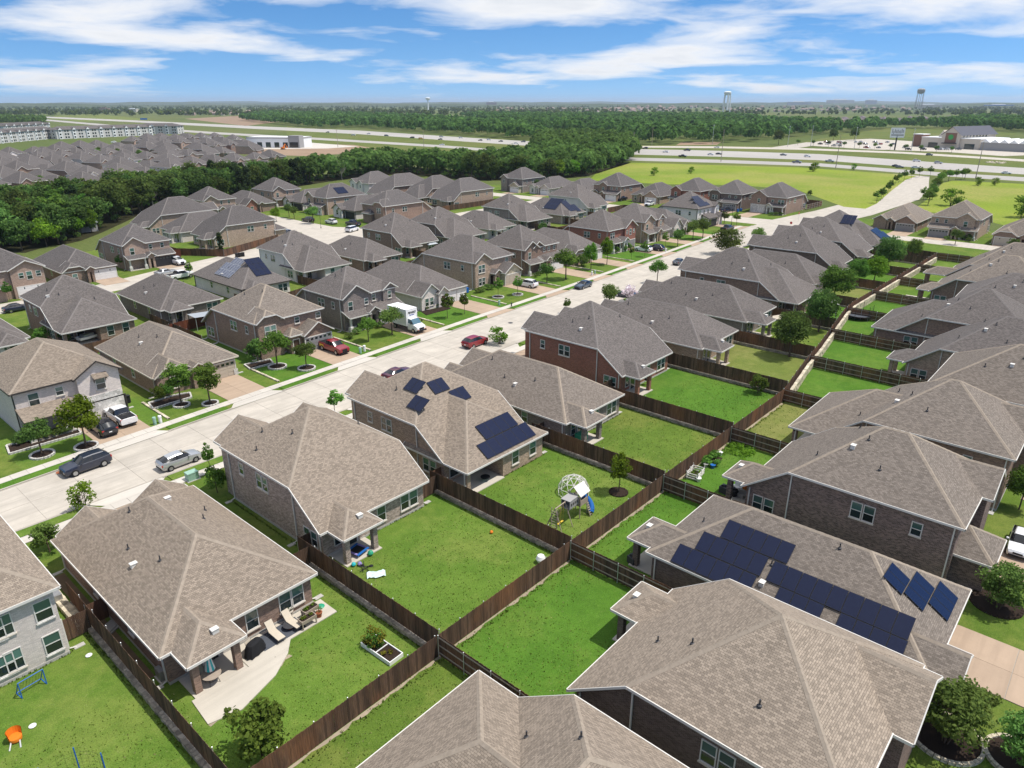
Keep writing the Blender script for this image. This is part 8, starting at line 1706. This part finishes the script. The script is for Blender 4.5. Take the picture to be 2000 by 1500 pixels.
hw = [(690, 265, 'pickup', 'white'), (755, 266, 'van', 'grey'), (805, 270, 'van', 'black'), (822, 272, 'van', 'gold'), (862, 268, 'suv', 'silver'), (860, 273, 'sedan', 'navy'), (900, 270, 'suv', 'white'), (938, 275, 'sedan', 'black'), (955, 274, 'suv', 'white'), (978, 277, 'sedan', 'navy'), (1008, 281, 'sedan', 'white'), (1022, 278, 'suv', 'grey'), (863, 284, 'sedan', 'white'), (720, 262, 'sedan', 'silver'), (640, 259, 'sedan', 'grey'), (1243, 292, 'sedan', 'black'), (1260, 291, 'suv', 'navy'), (1300, 298, 'sedan', 'white'), (1342, 295, 'pickup', 'navy'), (1333, 307, 'pickup', 'black'), (1388, 303, 'sedan', 'white'), (1404, 302, 'sedan', 'black'), (1400, 289, 'sedan', 'white'), (1530, 304, 'sedan', 'grey'), (1577, 307, 'suv', 'white'), (1556, 319, 'pickup', 'grey'), (1620, 317, 'pickup', 'silver'), (1790, 316, 'suv', 'white'), (1832, 320, 'suv', 'silver'), (1757, 328, 'sedan', 'grey'), (1788, 329, 'sedan', 'white'), (1815, 304, 'suv', 'grey'), (1965, 340, 'sedan', 'white'), (1750, 326, 'sedan', 'black')]
hw.sort()
for k, (u, v, kd, c_) in enumerate(hw): car(kd, c_, G(u, v), (100 + (180 if v > 300 else 0)) if u > 1200 else 122 + (180 if k % 2 else 0), '%s %s on the highway, %s vehicle from the left' % (c_, {'suv': 'crossover'}.get(kd, kd), nth(k)), .06, False, 'vehicles on the highway', name='highway_vehicle', cat='vehicle')
pk = [(430, 262), (455, 265), (530, 256), (575, 258)]
def pole(u, v, H, label, arm=True, mt='playwood', cat='utility pole', name='utility_pole'):
    b = MB(); b.bar((0, 0, 0), (0, 0, H), .22, 7, .13); p = [('pole', b, mt)]
    if arm: p.append(('crossarm', mk(lambda q: [q.box(-1.2, 1.2, -.08, .08, H - 1.2, H - 1.0)]), mt))
    simple(name, label, cat, G(u, v), p, 20)
for u, v, H, ds in ((1632, 329, 19, 'timber pole at the meadow edge in the middle'), (1408, 316, 20, 'timber pole at the meadow edge at left'), (1905, 350, 18, 'leaning timber pole at the right meadow edge'), (1236, 302, 16, 'pole at the dark wood corner'), (1273, 285, 16, 'pole right of the dark wood corner'), (660, 288, 15, 'pole beyond the wood belt'), (828, 290, 15, 'white pole beyond the wood belt')): pole(u, v, H, 'power line ' + ds)
for k, (u, v) in enumerate(((1391, 283), (1538, 287), (1583, 286), (1668, 291), (1779, 297))):
    simple('light_pole', 'tall highway light pole, %s from the left by the service road' % nth(k), 'light pole', G(u, v), [('pole', mk(lambda b: b.bar((0, 0, 0), (0, 0, 17), .2, 7, .12)), 'galv'), ('lamp_head', mk(lambda b: b.box(-1.6, 1.6, -.3, .3, 16.6, 17.1)), 'galv')], 20)
def billboard():
    o = thing('billboard', 'white billboard on a dark mast by the car park', 'billboard', (*G(1747, 293), 0), R(-62))
    m_ = MB(); m_.bar((0, 0, 0), (0, 0, 12), .55, 10); link('mast', m_.mesh('mast', 'ink_black'), o); f_ = MB(); f_.box(-5.2, 5.2, -.5, .5, 9.5, 17); link('panel', f_.mesh('panel', 'white_paint'), o); g_ = MB(); g_.box(-5.0, 5.0, .55, .9, 10, 16.5); link('panel_back', g_.mesh('panel_back', 'ink_black'), o)
    p_ = MB(); rr_ = random.Random(2)
    for i in range(9): a = -4.4 + i; p_.box(a, a + .62, -.53, -.5, 12.6 + rr_.uniform(-.3, .6), 15.6 + rr_.uniform(-1, .6))
    p_.box(-4.6, 4.6, -.53, -.5, 11, 12); link('print', p_.mesh('print', 'wallgrey'), o)
billboard()
def water_tower(u, dist, top, r_, label, legs, mt, kind):
    a = math.atan2((u - 1000) / 1387.0, CC + (750 - 205) / 1387.0 * CS); px_ = CAMX + dist * math.cos(HEAD - a); py_ = CAMY + dist * math.sin(HEAD - a)
    o = thing('water_tower', label, 'water tower', (px_, py_, 0)); tk = MB(); h_ = r_ * (.95 if kind else 1.35)
    tk.lathe([(r_ * .3, top - h_ * 1.1), (r_ * .85, top - h_ * .95), (r_, top - h_ * .7), (r_, top - h_ * .25), (r_ * .7, top - h_ * .06), (.1, top)], 24); link('tank', tk.mesh('tank', mt, 40), o)
    if legs > 1:
        for i in range(legs):
            q = 6.28 * i / legs; l_ = MB(); l_.bar((r_ * 1.05 * math.cos(q), r_ * 1.05 * math.sin(q), 0), (r_ * .85 * math.cos(q), r_ * .85 * math.sin(q), top - h_ * .8), r_ * (.16 if kind else .06), 8); link('leg', l_.mesh('leg', mt), o)
    else:
        l_ = MB(); l_.lathe([(r_ * .6, 0), (r_ * .3, top * .2), (r_ * .28, top - h_)], 14); link('pedestal', l_.mesh('pedestal', mt), o)
    return o
water_tower(1419, 2600, 36 + 19.5 * 2600 / 1490, 11.5, 'white water tower on stout legs at the horizon', 5, 'white_paint', True); water_tower(1794, 3000, 36 + 22.5 * 3000 / 1490, 12, 'grey water tower on thin legs at the right horizon', 6, 'wallgrey', False); water_tower(836, 3200, 36 + 9 * 3200 / 1490, 9.5, 'small white water tower at the horizon in the middle', 1, 'white_paint', True)
# distant houses and sheds beyond the woods
rh = random.Random(31)
dh = MB(); dh.box(-9, 9, -6, 6, 0, 5.4); dr = MB(); dr.face([(-9.6, -6.6, 5.2), (9.6, -6.6, 5.2), (4, 0, 9.6), (-4, 0, 9.6)]); dr.face([(9.6, -6.6, 5.2), (9.6, 6.6, 5.2), (4, 0, 9.6)]); dr.face([(9.6, 6.6, 5.2), (-9.6, 6.6, 5.2), (-4, 0, 9.6), (4, 0, 9.6)]); dr.face([(-9.6, 6.6, 5.2), (-9.6, -6.6, 5.2), (-4, 0, 9.6)])
plain('roof_pinkish', (0.30, 0.22, 0.185), 0.9); plain('roof_mauve', (0.16, 0.13, 0.135), 0.9)
dwm = [dh.mesh('wall', m_) for m_ in ('stucco', 'brick_pink')]; drm = [dr.mesh('roof', m_) for m_ in ('roof_pinkish', 'roof_mauve')]
dpts = []
for i in range(210):
    z_ = rh.random()
    if z_ < .45: u, v = rh.uniform(1180, 1780), rh.uniform(210, 219)
    elif z_ < .62: u, v = rh.uniform(1600, 1860), rh.uniform(233, 243)
    elif z_ < .8: u, v = rh.uniform(345, 640), rh.uniform(219, 226)
    else: u, v = rh.uniform(960, 1300), rh.uniform(213, 220)
    dpts.append((u, v))
dpts.sort()
for k, (u, v) in enumerate(dpts):
    o = thing('distant_house', 'tiny pale-roofed house, %s from the left among those under the horizon' % nth(k), 'house', (*G(u, v), 0), rh.uniform(0, 3.1), 'tiny houses under the horizon'); s_ = .9 if v > 216 else 1.25; o.scale = (s_, s_, s_ * (1.5 if v < 212 else 1.0))
    j = 1 if 1640 < u and v > 226 else 0; link('wall', dwm[k % 2], o); link('roof', drm[j], o)
for u, v, L, dp, H, mt, ds in ((1560, 206.5, 260, 60, 40, 'wallgrey', 'long grey warehouse on the horizon'), (1640, 205.8, 330, 80, 62, 'stucco', 'quarry-like pale works on the horizon at right'), (1700, 206, 120, 60, 60, 'wallgrey', 'grey block works on the horizon at right'), (1812, 212, 150, 50, 22, 'stucco', 'low tan warehouse under the grey water tower'), (1950, 210.5, 190, 50, 20, 'plastic_blue', 'long blue-walled store in the right distance'), (960, 206.5, 120, 60, 38, 'brick_store', 'reddish building on the horizon in the middle'), (205, 219, 36, 20, 14, 'brick_pink', 'pinkish large house on the left far hill'), (260, 219, 36, 22, 12, 'stucco', 'grand pale house on the left far hill')):
    b = MB(); b.box(-L / 2, L / 2, -dp / 2, dp / 2, 0, H); t_ = MB(); t_.box(-L / 2 - .5, L / 2 + .5, -dp / 2 - .5, dp / 2 + .5, H, H + H * .06); t_.box(-L / 4, L / 5, -dp / 4, dp / 4, H * 1.06, H * 1.25)
    simple('far_building', ds, 'building', G(u, v), [('wall', b, mt), ('roof', t_, 'white_paint' if mt != 'brick_pink' else 'roof_pinkish')], -48)

# ---------------------------------------------------------------- haze
hz = MB(); hz.box(-9000, 24000, -13000, 24000, -1.0, 140)
m_, nt_ = newmat('haze_air'); pv = nt_.new('ShaderNodeVolumePrincipled'); pv.inputs['Color'].default_value = (0.72, 0.84, 1.0, 1); pv.inputs['Density'].default_value = 0.00006; pv.inputs['Anisotropy'].default_value = 0.2
oo = nt_.new('ShaderNodeOutputMaterial'); nt_.link(pv.outputs[0], oo.inputs['Volume'])
HAZE = True
if HAZE:
    o = link('haze', hz.mesh('haze', 'haze_air')); o['kind'] = 'stuff'; o['label'] = 'thin bluish summer haze over the far plain'; o['category'] = 'haze'
